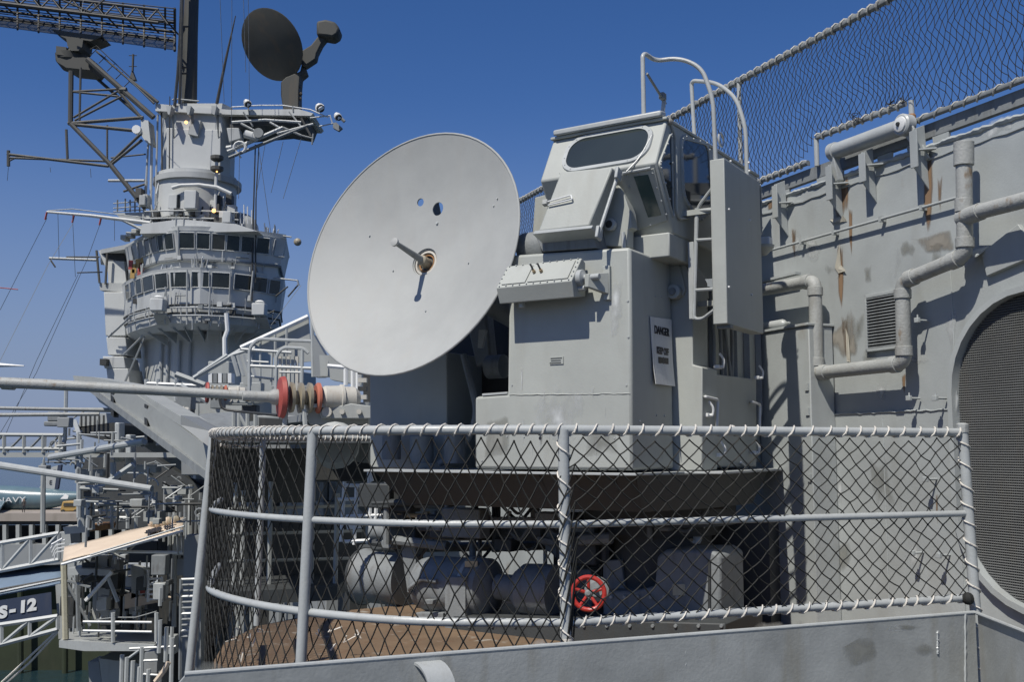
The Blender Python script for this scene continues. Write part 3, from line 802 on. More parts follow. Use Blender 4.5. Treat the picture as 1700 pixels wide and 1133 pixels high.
# front housing with the stepped lower left corner
fpoly = [(845, 424), (1049, 410), (1055, 782), (788, 779), (788, 659), (842, 655)]
fp_ = [fx(a, b) for a, b in fpoly]
fp_[1] = dp(0, 0, fp_[1].z); fp_[2] = dp(0, 0, fp_[2].z)
hs = MB().prism(fp_, DB * .70).build('front_housing', 'dir', D, bevel=.022)
MB().prism([fx(800, 659, -.0) + UZ * .004, fx(842, 656) + UZ * .004, fx(842, 656, 0) + DB * .4 + UZ * .004, fx(800, 659) + DB * .4 + UZ * .004], UZ * .018).build('step_pad', 'rail', D, bevel=.004)
# side face hardware
for (a, b) in ((1088, 492), (1098, 493), (1090, 690), (1103, 691), (1062, 700)):
    MB().lathe(sx(a, b, .0), DT, [(0, .009), (.006, .007)], 8).build('bolt', 'rail', hs)
# rear flange plate, lit face
fl = [(1108, 437), (1136, 436), (1150, 462), (1150, 560), (1150, 606), (1166, 610), (1166, 782), (1112, 782)]
MB().prism([fx(a, b, .72) for a, b in fl], DB * .30).build('rear_flange', 'dir', D, bevel=.008)
lug = MB().prism([fx(a, b, .70) for a, b in ((1112, 438), (1128, 440), (1138, 480), (1134, 492), (1114, 494), (1110, 470))], DB * .03).build('lifting_lug', 'dir', D, bevel=.006)
MB().lathe(fx(1122, 486, .70), DN, [(-.02, .055), (.06, .055), (.065, .03)], 18).build('pivot_boss', 'dir', lug, bevel=.004)
MB().lathe(fx(1122, 486, .70) + DN * .066, DN, [(0, .03), (.012, .026)], 12).build('bolt', 'machine', lug)
# rear body in shade behind the ladder
rb = [sx(1146, 300, .02), sx(1262, 330, .02), sx(1262, 780, .02), sx(1146, 780, .02)]
zr0 = -.12
rear = MB().prism([dp(.12, 1.03, 1.25), dp(.12, 2.42, 1.25), dp(.12, 2.42, zr0), dp(.12, 1.03, zr0)], -DT * 1.0).build('rear_housing', 'dir', D, bevel=.01)
for v_ in (1.12, 1.35, 1.6, 1.9, 2.2):
    MB().prism([dp(.122, v_, 1.15), dp(.122, v_ + .018, 1.15), dp(.17, v_ + .018, 1.0), dp(.17, v_ + .018, .3), dp(.122, v_ + .018, .2), dp(.122, v_, .2)], DB * .004).build('stiffener', 'machine', rear)
rng = random.Random(5)
for k in range(4):
    v_ = 1.1 + .13 * k
    pts = [dp(.15 + .02 * (k % 2), v_, 1.2), dp(.17, v_ + .02, .8), dp(.165, v_ + .06 * (k % 3), .55), dp(.14, v_ + .1, .35)]
    MB().tube(fillet(pts, .1), .014, 8).build('cable', 'machine', rear)
# lower access doors with dogs and handles, in the shade
dr = MB().prism([sx(1160, 618, .18), sx(1256, 630, .18), sx(1256, 776, .18), sx(1160, 776, .18)], -DT * .05).build('access_door', 'dir', D, bevel=.01)
MB().prism([fx(1158, 632, 1.10), fx(1172, 630, 1.10), fx(1172, 776, 1.10), fx(1158, 776, 1.10)], DN * .06).build('door_post', 'rail', dr, bevel=.01)
def handle(pts, r=.011, name='handle', par=None, mat='sign', rd=.03):
    return MB().tube(fillet(pts, rd, 5), r, 8).build(name, mat, par or dr)
handle([sx(1168, 660, .18), sx(1171, 659, .24), sx(1192, 664, .24), sx(1190, 712, .24), sx(1184, 714, .18)])
handle([sx(1246, 668, .18), sx(1249, 668, .23), sx(1262, 672, .23), sx(1261, 716, .23)])
for (a, b, s) in ((1186, 610, 1), (1252, 628, 1), (1168, 690, 0), (1188, 756, 0), (1246, 752, 0)):
    q = sx(a, b, .19)
    dg = MB().box(q + DT * .03, DB * .035, DT * .02, UZ * .014).build('door_dog', 'sign', dr, bevel=.004)
    MB().tube([q, q + DT * .07], .013, 8).build('spindle', 'sign', dg) if False else None
    MB().tube([q, q + DT * .075], .012, 8).build('spindle', 'sign', dr)
    MB().tube(fillet([q + DT * .07, q + DT * .08 + UZ * .05, q + DT * .05 + UZ * .10 - DB * .02], .03), .009, 8).build('lever', 'sign', dr)
handle([sx(1206, 786, .1), sx(1236, 792, .1), sx(1246, 785, .1), sx(1230, 768, .22)], .009, 'grab_ring', dr)

# warning sign on the side face
sg0 = [(1079, 526), (1114, 531), (1116, 642), (1084, 638)]
ss = [sx(a, b, .006) for a, b in sg0]
sgn = MB()
ncol = 6; rows_ = [[ss[0] * (1 - i / 6) + ss[3] * (i / 6) + DT * (.0 + .02 * (i / 6) ** 3), ss[1] * (1 - i / 6) + ss[2] * (i / 6) + DT * (.0 + .02 * (i / 6) ** 3)] for i in range(7)]
for i in range(6):
    a, b = rows_[i], rows_[i + 1]
    sgn.hexa([a[0], a[1], b[1], b[0]], [p + DT * .004 for p in (a[0], a[1], b[1], b[0])])
sign = sgn.build('warning_sign', 'sign', D, 'pale warning sign lettered in black on the shaded side face')
ux = (ss[1] - ss[0]).normalized(); cxs = lambda f, dy: (ss[0] * (1 - dy) + ss[3] * dy) * (1 - f) + (ss[1] * (1 - dy) + ss[2] * dy) * f + DT * (.006 + .02 * dy ** 3)
for body, dy, s_ in (('DANGER', .20, .080), ('KEEP OFF', .50, .070)):
    text(body, cxs(.5, dy), DB, UZ, s_ * 1.0, 'ink', sign, 'lettering', bold=.0022, sx=.72 if body != 'DANGER' else .80)
rng = random.Random(3)
mk = MB()
for k in range(7): mk.box(cxs(.28 + .073 * k, .635), DB * rng.uniform(.009, .014), DT * .001, UZ * rng.uniform(.020, .025))
mk.build('worn_lettering', 'ink', sign)
# small data plate on the front
c_ = fx(924, 599, -.004)
dpl = MB().box(c_, DT * .055, DN * .003, UZ * .026).build('data_plate', 'dir', D)
for k in range(3):
    MB().box(c_ + DN * .004 + UZ * (.016 - .016 * k) + DT * (-.004 * k), DT * (.046 - .006 * (k % 2)), DN * .001, UZ * .0032).build('worn_print', 'under', dpl)
# bolts on the front, lower
for a, b in ((897, 728), (842, 725), (870, 726), (1020, 728)):
    MB().lathe(fx(a, b), DN, [(-.002, .014 if a == 897 else .007), (.004, .012 if a == 897 else .006)], 10).build('bolt', 'ink' if a == 897 else 'rail', hs)

for pl, mt in (([(860, 640), (960, 620), (1000, 660), (960, 760), (880, 750)], 'st_light'), ([(1000, 440), (1040, 436), (1045, 560), (1010, 600)], 'st_light'),
               ([(800, 690), (850, 680), (860, 770), (795, 772)], 'st_dark'), ([(950, 700), (1040, 690), (1045, 770), (960, 772)], 'st_dark')):
    patch([fx(a, b, -.003) for a, b in pl], 'scuff', mt, D)
for a, b in ((850, 640), (1040, 640), (1042, 500), (1043, 560), (1040, 770), (800, 765)):
    MB().lathe(fx(a, b), DN, [(-.002, .008), (.004, .007)], 8).build('bolt', 'rail', hs)
wl_ = [fx(846 + (1046 - 846) * k / 30, 656 - 2 * k / 30 + rng.uniform(-.6, .6), -.001) for k in range(31)]
MB().tube(wl_, [.0035 + rng.uniform(-.001, .002) for _ in wl_], 5).build('weld_bead', 'dir', hs)
# optical box on the front, tilted up, carried on a bracket at its right end
uL = (fx(838, 470, -.12) - DO).dot(DT); uR = (fx(962, 455, -.12) - DO).dot(DT)
zc = fx(900, 470, -.15).z
prof = [(-.085, .165), (-.235, -.015), (-.19, -.125), (-.03, -.10), (-.03, .14)]   # (v, dz)
ob = MB().prism([dp(uL, v, zc + z - .005) for v, z in prof], DT * (uR - uL))
obx = ob.build('sight_box', 'dir', D, bevel=.006)
fn = V((0, 0, 0)); fu = dp(0, -.085, .165) - dp(0, -.235, -.015); fu.normalize(); fn = DT.cross(fu); fn = -fn if fn.dot(DN) < 0 else fn
mid = lambda f, g: dp(uL + (uR - uL) * f, -.235 + .150 * g, zc - .020 + .180 * g) + fn * .003
def lid(f0, f1, name):
    q = [mid(f0, .10), mid(f1, .10), mid(f1, .90), mid(f0, .90)]
    MB().prism(q, fn * .006).build(name, 'dir', obx, bevel=.004)
lid(.06, .38, 'lid'); lid(.41, .94, 'lid')
rv = MB()
for k in range(11):
    for g in (.04, .96): rv.lathe(mid(.04 + .092 * k, g), fn, [(0, .006), (.006, .005)], 6)
for g in (.2, .4, .6, .8):
    for f in (.02, .975): rv.lathe(mid(f, g), fn, [(0, .006), (.006, .005)], 6)
rv.build('screws', 'rail', obx, kind='stuff')
for f in (.455, .55):
    q = mid(f, .5); MB().tube([q, q + fn * .03], .012, 8).build('knob', 'brass', obx)
    MB().tube([q + fn * .03, q + fn * .05 + UZ * .03 - DT * .015], .007, 8).build('toggle', 'dark', obx)
q = dp(uR, -.13, zc + .01)
MB().lathe(q, DT, [(0, .06), (.035, .06), (.045, .03), (.05, .022), (.16, .022)], 16).build('trunnion', 'rail', obx, bevel=.003)
MB().tube([q - UZ * .07, q - UZ * .07 + DT * .05], .02, 10).build('bolt', 'rail', obx)
br = MB().prism([dp(uR + .135, -.03, zc + .10), dp(uR + .185, -.03, zc + .10), dp(uR + .185, -.03, zc - .14), dp(uR + .135, -.03, zc - .14)], DB * .03).build('bracket', 'dir', D, bevel=.004)
MB().hexa([dp(uR + .06, -.16, zc + .03), dp(uR + .09, -.16, zc + .03), dp(uR + .09, -.16, zc - .06), dp(uR + .06, -.16, zc - .06)],
          [dp(uR + .14, -.032, zc + .05), dp(uR + .18, -.032, zc + .05), dp(uR + .18, -.032, zc - .10), dp(uR + .14, -.032, zc - .10)]).build('arm', 'dir', br, bevel=.004)
MB().tube([dp(uL + .15, -.13, zc - .09), dp(uL + .15, -.13, zc - .16)], .024, 12).build('gland', 'dir', obx, bevel=.003)

# ---------------- cab
VN, VT, VB = .06, .26, .38
U1 = .152
A_nose_r = sx(1089, 270, U1); A_top_r = sx(1107, 199, U1); A_bot_r = sx(1119, 388, U1)
# left side plane
U0 = -.78
zn, zt, zb = A_nose_r.z, A_top_r.z, A_bot_r.z
vn = (A_nose_r - DO).dot(DB); vt = (A_top_r - DO).dot(DB); vb = (A_bot_r - DO).dot(DB)
VBK = 2.30; ztb = sx(1262, 300, U1).z
prof = [(vt, zt), (vn, zn), (vb, zb), (VBK, zb - .02), (VBK, ztb + .02), ]
cab = MB().prism([dp(U0, v, z) for v, z in prof], DT * (U1 - U0)).build('cab', 'dir', D, bevel=.012)
# front window: oval
fu = (A_top_r - A_nose_r).normalized(); fn = DT.cross(fu)
fn = fn if fn.dot(DN) > 0 else -fn
p0 = A_nose_r
def ff(px, py, lift=0.0): return on(px, py, p0 + fn * lift, fn)
Hh = (A_top_r - A_nose_r).length
wl, wr = ff(941, 262), ff(1080, 222)
ul = (wl - DO).dot(DT); ur = (wr - DO).dot(DT)
rad = Hh * .36
def stadium(u0, u1, h0, h1, lift, r_, n=8):
    base = dp(0, 0, 0); o = A_nose_r - DT * ((A_nose_r - DO).dot(DT))
    pts = []
    for (cu, ch, a0) in ((u1 - r_, h1 - r_, 0), (u0 + r_, h1 - r_, 90), (u0 + r_, h0 + r_, 180), (u1 - r_, h0 + r_, 270)):
        for k in range(n + 1):
            a = R(a0 + 90 * k / n); pts.append(o + DT * (cu + r_ * math.cos(a)) + fu * (ch + r_ * math.sin(a)) + fn * lift)
    return pts
h0, h1 = Hh * .15, Hh * .90
fr = MB(); a1 = stadium(ul - .03, ur + .03, h0 - .03, h1 + .03, .001, .15); a2 = stadium(ul - .025, ur + .025, h0 - .025, h1 + .025, .014, .145)
a3 = stadium(ul + .005, ur - .005, h0 + .005, h1 - .005, .012, .12); a4 = stadium(ul + .005, ur - .005, h0 + .005, h1 - .005, .002, .12)
k_ = len(a1)
fr.add(a1 + a2 + a3 + a4, [(j * k_ + i, j * k_ + (i + 1) % k_, (j + 1) * k_ + (i + 1) % k_, (j + 1) * k_ + i) for j in range(3) for i in range(k_)])
win = fr.build('front_window', 'rail', cab)
g_ = stadium(ul, ur, h0, h1, .005, .12); MB().prism(g_, fn * -.004).build('pane', 'glass', win, smooth=0)
rv = MB()
for i in range(0, k_, 3):
    q = (a2[i] + a3[i]) / 2; rv.lathe(q, fn, [(0, .006), (.004, .004)], 6)
rv.build('screws', 'rail', win, kind='stuff')
MB().tube(fillet([ff(1040, 285, .01), ff(1062, 262, .012), ff(1082, 225, .012)], .08), .006, 6).build('drip_bead', 'rail', cab)
# roof brow
rb_ = [ff(946, 220), ff(1105, 190)]
rfu = (fu * .2 + UZ).normalized()
brl, brr = dp(U0 + .03, vt - .06, zt + .015), dp(U1 - .02, vt - .06, zt + .015)
MB().prism([brl, brr, brr + DB * .10 + UZ * .015, brl + DB * .10 + UZ * .015], UZ * .045).build('roof_rail', 'rail', cab, bevel=.012)
MB().prism([dp(U0 - .01, vt - .03, zt - .004), dp(U1 + .012, vt - .03, zt - .004), dp(U1 + .012, VBK + .02, ztb + .018), dp(U0 - .01, VBK + .02, ztb + .018)], UZ * .022).build('roof', 'dir', cab, bevel=.006)
# underside (shaded nose) with green sight window
lu = (A_nose_r - A_bot_r).normalized(); lnn = DT.cross(lu); lnn = lnn if lnn.dot(DN) > 0 else -lnn
def lf(px, py, lift=0.0): return on(px, py, A_bot_r + lnn * lift, lnn)
q = [lf(1030, 290, .003), lf(1086, 279, .003), lf(1108, 366, .003), lf(1052, 384, .003)]
sp = MB().prism(q, lnn * .008).build('nose_panel', 'dir', cab, bevel=.003)
MB().prism([lf(1052, 293, .0115), lf(1076, 290, .0115), lf(1098, 357, .0115), lf(1076, 361, .0115)], lnn * .002).build('sight_pane', 'greenglass', sp)
rv = MB()
for a, b in ((1041, 293), (1060, 290), (1083, 288), (1090, 312), (1098, 334), (1106, 356), (1045, 310), (1080, 374), (1060, 381)):
    rv.lathe(lf(a, b, .011), lnn, [(0, .008), (.006, .006)], 6)
rv.build('screws', 'rail', sp, kind='stuff')
MB().tube([lf(1034, 288, .014), lf(1080, 279, .014)], .010, 6).build('moulding', 'rail', sp)
# side: triangular light and rounded door window
def tri_frame(pts, name, inner, u=U1, w_=.018, rd=.05, pane='glass', lift=.012):
    P_ = [sx(a, b, u + .001) for a, b in pts]; c = sum(P_, V((0, 0, 0))) / len(P_)
    lp = []
    n = len(P_)
    for i in range(n):
        a, p, b = P_[i - 1], P_[i], P_[(i + 1) % n]
        p0_, p1_ = p + (a - p).normalized() * min(rd, (a - p).length * .4), p + (b - p).normalized() * min(rd, (b - p).length * .4)
        for k in range(5):
            t_ = k / 4; lp.append(p0_ * (1 - t_) ** 2 + p * 2 * t_ * (1 - t_) + p1_ * t_ ** 2)
    k_ = len(lp)
    def ins(d): return [p + (c - p).normalized() * d for p in lp]
    L0, L1, L2, L3 = lp, [p + DT * lift for p in ins(.004)], [p + DT * lift for p in ins(w_ + .01)], [p + DT * .003 for p in ins(w_ + .012)]
    fr = MB().add(L0 + L1 + L2 + L3, [(j * k_ + i, j * k_ + (i + 1) % k_, (j + 1) * k_ + (i + 1) % k_, (j + 1) * k_ + i) for j in range(3) for i in range(k_)])
    o = fr.build(name, 'dir', cab)
    MB().prism([p + DT * .002 for p in ins(w_ + .008)], DT * .002).build('pane', pane, o, smooth=0)
    rv = MB()
    for i in range(0, k_, 2):
        a, b = lp[i], lp[(i + 2) % k_]
        for f in (0, .33, .66) if (a - b).length > .15 else (0,):
            q = a + (b - a) * f; q = q + (c - q).normalized() * .014; rv.lathe(q + DT * lift, DT, [(0, .009), (.007, .007)], 6)
    rv.build('screws', 'rail', o, kind='stuff')
    return o
tri_frame([(1113, 218), (1117, 365), (1092, 272)], 'quarter_light', .02, w_=.012, rd=.03)
dw = tri_frame([(1128, 222), (1176, 236), (1184, 350), (1160, 372), (1132, 330)], 'side_window', .02, w_=.028, rd=.10)
tri_frame([(1250, 300), (1262, 306), (1264, 392), (1248, 395)], 'rear_window', .02, w_=.015, rd=.06)
MB().tube(fillet([sx(1113, 202, U1 + .012), sx(1122, 230, U1 + .014), sx(1123, 352, U1 + .014), sx(1128, 364, U1 + .014), sx(1145, 362, U1 + .014)], .04), .010, 6).build('gutter', 'dir', cab)
MB().ball(sx(1112, 202, U1 + .01), .024, 8).build('weld_lump', 'primer', cab)
# horn bracket and small fittings on the roof
MB().tube([sx(1100, 190, .0), sx(1103, 160, .0)], .016, 8).build('lamp_post', 'rail', cab)
MB().tube([sx(1105, 172, .0), sx(1074, 122, .0)], .010, 8).build('lever_arm', 'machine', cab)
MB().box(sx(1100, 160, .0), DT * .02, DB * .03, UZ * .025).build('lamp_head', 'machine', cab, bevel=.005)
MB().tube(arc(sx(1197, 232, .1), DB, UZ, 0, 350, .055, 14), .009, 6).build('lifting_ring', 'rail', cab)
# left side protrusions of the cab
MB().prism([fx(888, 328, .35), fx(925, 318, .35), fx(900, 385, .35), fx(884, 388, .35)], DB * .25).build('side_box', 'dir', cab, bevel=.006)
MB().tube([fx(912, 292, .25), fx(932, 292, .15)], .025, 8).build('hinge', 'dir', cab)
MB().box(fx(918, 302, .3), DT * .03, DB * .03, UZ * .05).build('hinge_lug', 'dir', cab, bevel=.004)

# ---------------- sight hood in front of the cab, tilted box
hv0, hv1 = -.02, .10
lowL, lowR = fx(896, 383, -.12), fx(978, 375, -.12)
hup = (UZ * .93 + DB * .28).normalized()
hn = DT.cross(hup); hn = hn if hn.dot(DN) > 0 else -hn
def hf(px, py, lift=0.0): return on(px, py, lowR + hn * lift, hn)
hood_ = MB().prism([hf(893, 384), hf(978, 375), hf(1017, 277), hf(931, 285)], -hn * .13).build('sight_hood', 'dir', D, bevel=.012)
MB().prism([hf(884, 389, .012), hf(982, 379, .012), hf(984, 374, .012), hf(888, 383, .012)], -hn * .16).build('sill', 'rail', hood_, bevel=.003)
handle([hf(905, 339, 0), hf(909, 335, .02), hf(948, 324, .02), hf(950, 331, .02), hf(910, 341, .015)], .006, 'latch', hood_, rd=.01)
MB().box(hf(906, 337, .01), DT * .02, hn * .02, hup * .02).build('latch_base', 'pipe', hood_, bevel=.004)
e0, e1 = hf(1022, 290, -.01), hf(990, 388, -.01)
cover = MB().tube([e0 + DT * .02, e1 + DT * .02], .013, 8).build('side_rod', 'rail', hood_)
for q in (e0, e1): MB().box(q + DT * .02, DT * .012, hn * .035, hup * .045).build('catch', 'rail', hood_, bevel=.006)
# block below the hood and the arched cheek plate
MB().prism([fx(887, 388, .0), fx(982, 378, .0), fx(990, 412, .0), fx(900, 418, .0)], DB * .34).build('hood_base', 'machine', D, bevel=.006)
ck = [fx(a, b, .18) for a, b in ((985, 408), (985, 350), (1004, 310), (1020, 296), (1034, 318), (1046, 352), (1049, 378), (1042, 382), (1042, 410))]
cheek = MB().prism(ck, DB * .10).build('cheek_plate', 'dir', D, bevel=.006)
MB().lathe(fx(1015, 374, .17), DN, [(0, .045), (.035, .045), (.04, .03)], 18).build('pivot_boss', 'rail', cheek)
MB().lathe(fx(1015, 374, .17) + DN * .041, DN, [(0, .028), (.004, .026)], 12).build('bore', 'dark', cheek)
MB().tube([fx(1034, 386, .16), fx(1036, 412, .16)], .016, 8).build('post', 'rail', cheek)
MB().lathe(fx(870, 415, .2), DT, [(0, .12), (.02, .125), (.22, .125)], 20).build('elevation_drum', 'machine', D)
# platform lit ledge between the hood and the cab
MB().prism([dp(-.16, .34, 1.35), dp(U1 - .006, .34, 1.35), dp(U1 - .006, .80, 1.35), dp(-.16, .80, 1.35)], UZ * (zb - 1.35)).build('cab_base', 'dir', D, bevel=.01)
MB().tube([sx(1100, 436, -.06), sx(1142, 426, .05)], .028, 12).build('pipe', 'dir', D)

# ---------------- narrow cabinet, ladder and hoops on the right side
uc = .45
k0 = fx(1178, 265, .52); k1 = fx(1202, 265, .52)
zt_, zb_ = fx(1190, 264, .52).z, fx(1200, 538, .52).z
uk0, uk1 = (k0 - DO).dot(DT), (k1 - DO).dot(DT)
cb = MB().prism([dp(uk0, .52, zb_), dp(uk1, .52, zb_), dp(uk1, 1.30, zb_ + .0), dp(uk0, 1.30, zb_ + .0)], UZ * (zt_ - zb_))
cabt = cb.build('side_cabinet', 'dir', D, bevel=.006)
for a, b in ((1209, 348), (1244, 366), (1209, 477), (1247, 490), (1212, 268), (1243, 284), (1242, 270)):
    MB().lathe(sx(a, b, uk1), DT, [(0, .009), (.012, .007)], 8).build('bolt', 'sign', cabt)
MB().box(dp(uk0 + .06, .60, zb_ - .012), DT * .05, DB * .03, UZ * .012).build('foot', 'machine', cabt)
for v_ in (.6, 1.2):
    MB().box(dp((uk0 + U1) / 2, v_, zt_ - .35), DT * (uk0 - U1) / 2, DB * .02, UZ * .02).build('stay', 'dir', cabt)
    MB().box(dp((uk0 + .02) / 2, v_ + .25, zb_ + .2), DT * uk0 / 2, DB * .02, UZ * .02).build('stay', 'dir', cabt)
def hoop(pts, par, r=.017, rd=.12):
    return MB().tube(fillet(pts, rd, 8), r, 12).build('ladder_hoop', 'rail', par)
vh = .12
hoop([fx(1069, 204, .3), fx(1067, 92, .3), fx(1071, 89, .34), fx(1088, 101, .45), fx(1128, 96, .5), fx(1165, 112, .53), fx(1184, 165, .54), fx(1188, 266, .56)], D, .0165, .10)
hoop([fx(1153, 226, 1.3), fx(1148, 138, 1.3), fx(1152, 134, 1.28), fx(1190, 137, 1.24), fx(1222, 162, 1.21), fx(1238, 212, 1.20), fx(1240, 292, 1.20)], D, .0165, .10)
# ladder between body and cabinet
lad = MB().tube([fx(1156, 346, .60), fx(1152, 530, .60)], .012, 8).build('ladder', 'rail', D)
MB().tube(fillet([fx(1192, 300, .54), fx(1158, 345, .60), fx(1152, 530, .60), fx(1166, 530, .60), fx(1186, 515, .55)], .05), .013, 8).build('stile', 'rail', lad)
MB().box((fx(1150, 402, .62) + fx(1147, 530, .62)) / 2, DT * .022, DB * .01, UZ * ((fx(1150, 402, .62).z - fx(1147, 530, .62).z) / 2)).build('stile', 'rail', lad, bevel=.002)
for y_ in (349, 398, 481):
    MB().tube([fx(1155, y_ + 1, .60), fx(1186, y_ - 1, .56)], .012, 8).build('rung', 'rail', lad)
# small shelf and lamp at the far right
MB().lathe(fx(1268, 412, 1.55), UZ, [(-.06, .02), (0, .08), (.02, .085)], 12).build('bracket_cone', 'dir', D)
MB().box(fx(1270, 402, 1.55), DT * .05, DB * .04, UZ * .035).build('junction_box', 'sign', D, bevel=.008)

# ---------------- dish arm, shaded body left of the front housing
MB().prism([fx(614, 585, .72), fx(742, 585, .72), fx(742, 780, .72), fx(614, 777, .72)], DB * .7).build('antenna_base', 'dir', D, bevel=.01)
MB().prism([fx(730, 470, 1.25), fx(860, 430, 1.25), fx(860, 780, 1.25), fx(730, 780, 1.25)], DB * .6).build('yoke', 'dark', D, bevel=.02)  # shade of the deep gap beside the housing is in this dark colour
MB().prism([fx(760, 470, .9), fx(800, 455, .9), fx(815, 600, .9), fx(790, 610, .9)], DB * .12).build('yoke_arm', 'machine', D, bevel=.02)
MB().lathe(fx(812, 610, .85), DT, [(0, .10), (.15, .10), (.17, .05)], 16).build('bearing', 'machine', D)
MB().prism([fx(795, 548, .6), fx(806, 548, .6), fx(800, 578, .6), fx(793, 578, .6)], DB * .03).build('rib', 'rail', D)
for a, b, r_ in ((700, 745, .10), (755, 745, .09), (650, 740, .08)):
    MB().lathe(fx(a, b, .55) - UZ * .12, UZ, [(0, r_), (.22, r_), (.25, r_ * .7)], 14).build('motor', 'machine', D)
MB().tube(fillet([fx(770, 590, .7), fx(795, 690, .6), fx(770, 745, .6), fx(730, 770, .6)], .15), .03, 10).build('cable', 'machine', D)
# turntable plates
bc = dp(-.30, .62, 0)
def disc(name, z0, z1, r, mat, par=D, r2=None, n=40, off=V((0, 0, 0))):
    return MB().lathe(bc + off + UZ * z0, UZ, [(0, r), (z1 - z0, r2 or r)], n).build(name, mat, par)
zb0 = fx(790, 782).z
rimp = [(-2.33, -.012), (-.96, -.012), (.03, -.012), (.08, .70), (.36, .74), (.36, 2.4), (-2.33, 1.9)]
MB().prism([dp(a, b, zb0 - .002) for a, b in rimp], UZ * -.018).build('turntable_rim', 'rail', D, bevel=.003)
tp = [(-2.27, .05), (-.92, .05), (.0, .05), (.25, .80), (.30, 1.9), (-2.27, 1.8)]
bt = [(-2.12, .27), (-.92, .27), (-.06, .27), (.16, .90), (.22, 1.75), (-2.12, 1.7)]
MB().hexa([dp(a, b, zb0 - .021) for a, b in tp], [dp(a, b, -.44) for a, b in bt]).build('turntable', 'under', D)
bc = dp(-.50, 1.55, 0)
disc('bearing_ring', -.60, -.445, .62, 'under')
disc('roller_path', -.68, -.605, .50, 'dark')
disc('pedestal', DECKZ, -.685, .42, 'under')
MB().prism([dp(-1.7, 1.9, DECKZ), dp(.3, 1.9, DECKZ), dp(.3, 2.2, DECKZ), dp(-1.7, 2.2, DECKZ)], UZ * (-.57 - DECKZ)).build('dark_void_back', 'under', D)  # added dark block standing for the shaded void under the turntable
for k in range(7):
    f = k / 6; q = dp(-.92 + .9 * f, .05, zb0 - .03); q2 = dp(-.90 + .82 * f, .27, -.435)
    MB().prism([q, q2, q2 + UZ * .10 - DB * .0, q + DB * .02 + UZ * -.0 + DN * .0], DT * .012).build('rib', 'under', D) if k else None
def PM(px, py, Y): return fx(px, py, (Y - 5.72) * 1.2 + .90)
rng = random.Random(71)
for k in range(95):
    a, b = rng.uniform(612, 1110), rng.uniform(792, 915); v_ = rng.uniform(.95, 1.6); q = fx(a, b, v_); L_ = rng.uniform(.1, .5); u = rng.random()
    mt = rng.choice(['under', 'machine', 'dark', 'under', 'machine'])
    if u < .3: MB().tube([q, q - UZ * L_], rng.uniform(.015, .05), 8).build('vertical_pipe', mt, D)
    elif u < .55: MB().tube([q, q + DT * L_ * 1.6 + UZ * rng.uniform(-.04, .04)], rng.uniform(.015, .05), 8).build('cross_pipe', mt, D)
    elif u < .75: MB().tube(fillet([q, q + DT * L_ * .6 - UZ * L_ * .5, q + DT * L_ * 1.2 + UZ * .05], .1), .014, 6).build('cable', mt, D)
    else: MB().box(q, DT * L_ * .4, DB * .08, UZ * L_ * .25).build('housing_block', mt, D, bevel=.012)
rng = random.Random(72)
for k in range(12):
    a = rng.uniform(855, 1040); b = rng.uniform(590, 740); L_ = rng.uniform(25, 70); w_ = rng.uniform(2, 5)
    patch([fx(x, y, -.0035) for x, y in ((a - w_, b), (a + w_, b), (a + w_ * .6, b + L_ * .6), (a, b + L_), (a - w_ * .7, b + L_ * .5))], 'drip_stain', rng.choice(['st_dark', 'st_light']), D)
# tan hose ring and cables at the left of the base
MB().tube([PM(640, 856, 6.0), PM(810, 858, 6.0)], .019, 10).build('hose', 'brass', D)
for a in (662, 705, 805): MB().lathe(PM(a, 854, 5.99), DT, [(0, .026), (.05, .026)], 10).build('hose_clip', 'brass', D)
MB().tube(fillet([PM(655, 828, 6.1), PM(740, 823, 6.1), PM(795, 832, 6.1)], .1), .012, 8).build('cable', 'rail', D)
MB().tube(fillet([PM(640, 838, 6.1), PM(740, 832, 6.1), PM(830, 838, 6.1)], .1), .010, 8).build('cable', 'rail', D)

# ---------------- radar dish
dish = thing('radar_dish', fx(722, 445, .3), 'big pale grey perforated radar dish with central rod feed, facing up and left', 'radar dish')
DC = P(676, 416, 7.95)
view = DC.normalized()
rt = view.cross(UZ).normalized(); up_ = rt.cross(view)
th = R(46); pa_ = R(147.5)
axd = (-view * math.cos(th) + (rt * math.cos(pa_) + up_ * math.sin(pa_)) * math.sin(th)).normalized()
Rd = 215 / FPX * DC.length
dep = .235
prof = [(dep * (r / Rd) ** 2 - dep, r) for r in [Rd * k / 14 for k in range(0, 15)]]
bmv, bmf = [], []
X_, Y_ = frame(axd); nd = 72
def ringp(h, r): return [DC + axd * h + (X_ * math.cos(2 * math.pi * j / nd) + Y_ * math.sin(2 * math.pi * j / nd)) * r for j in range(nd)]
mm = MB(); prof = [(dep * (.120 / Rd) ** 2 - dep, .120)] + [q for q in prof if q[1] > .13]; rows = [ringp(h, r) for h, r in prof]
mm.v = [q for rw in rows for q in rw]
for i in range(len(rows) - 1):
    mm.f += [(i * nd + j, i * nd + (j + 1) % nd, (i + 1) * nd + (j + 1) % nd, (i + 1) * nd + j) for j in range(nd)]
refl = mm.build('reflector', 'dish', dish, smooth=0)
bmx = bmesh.new(); bmx.from_mesh(refl.data)
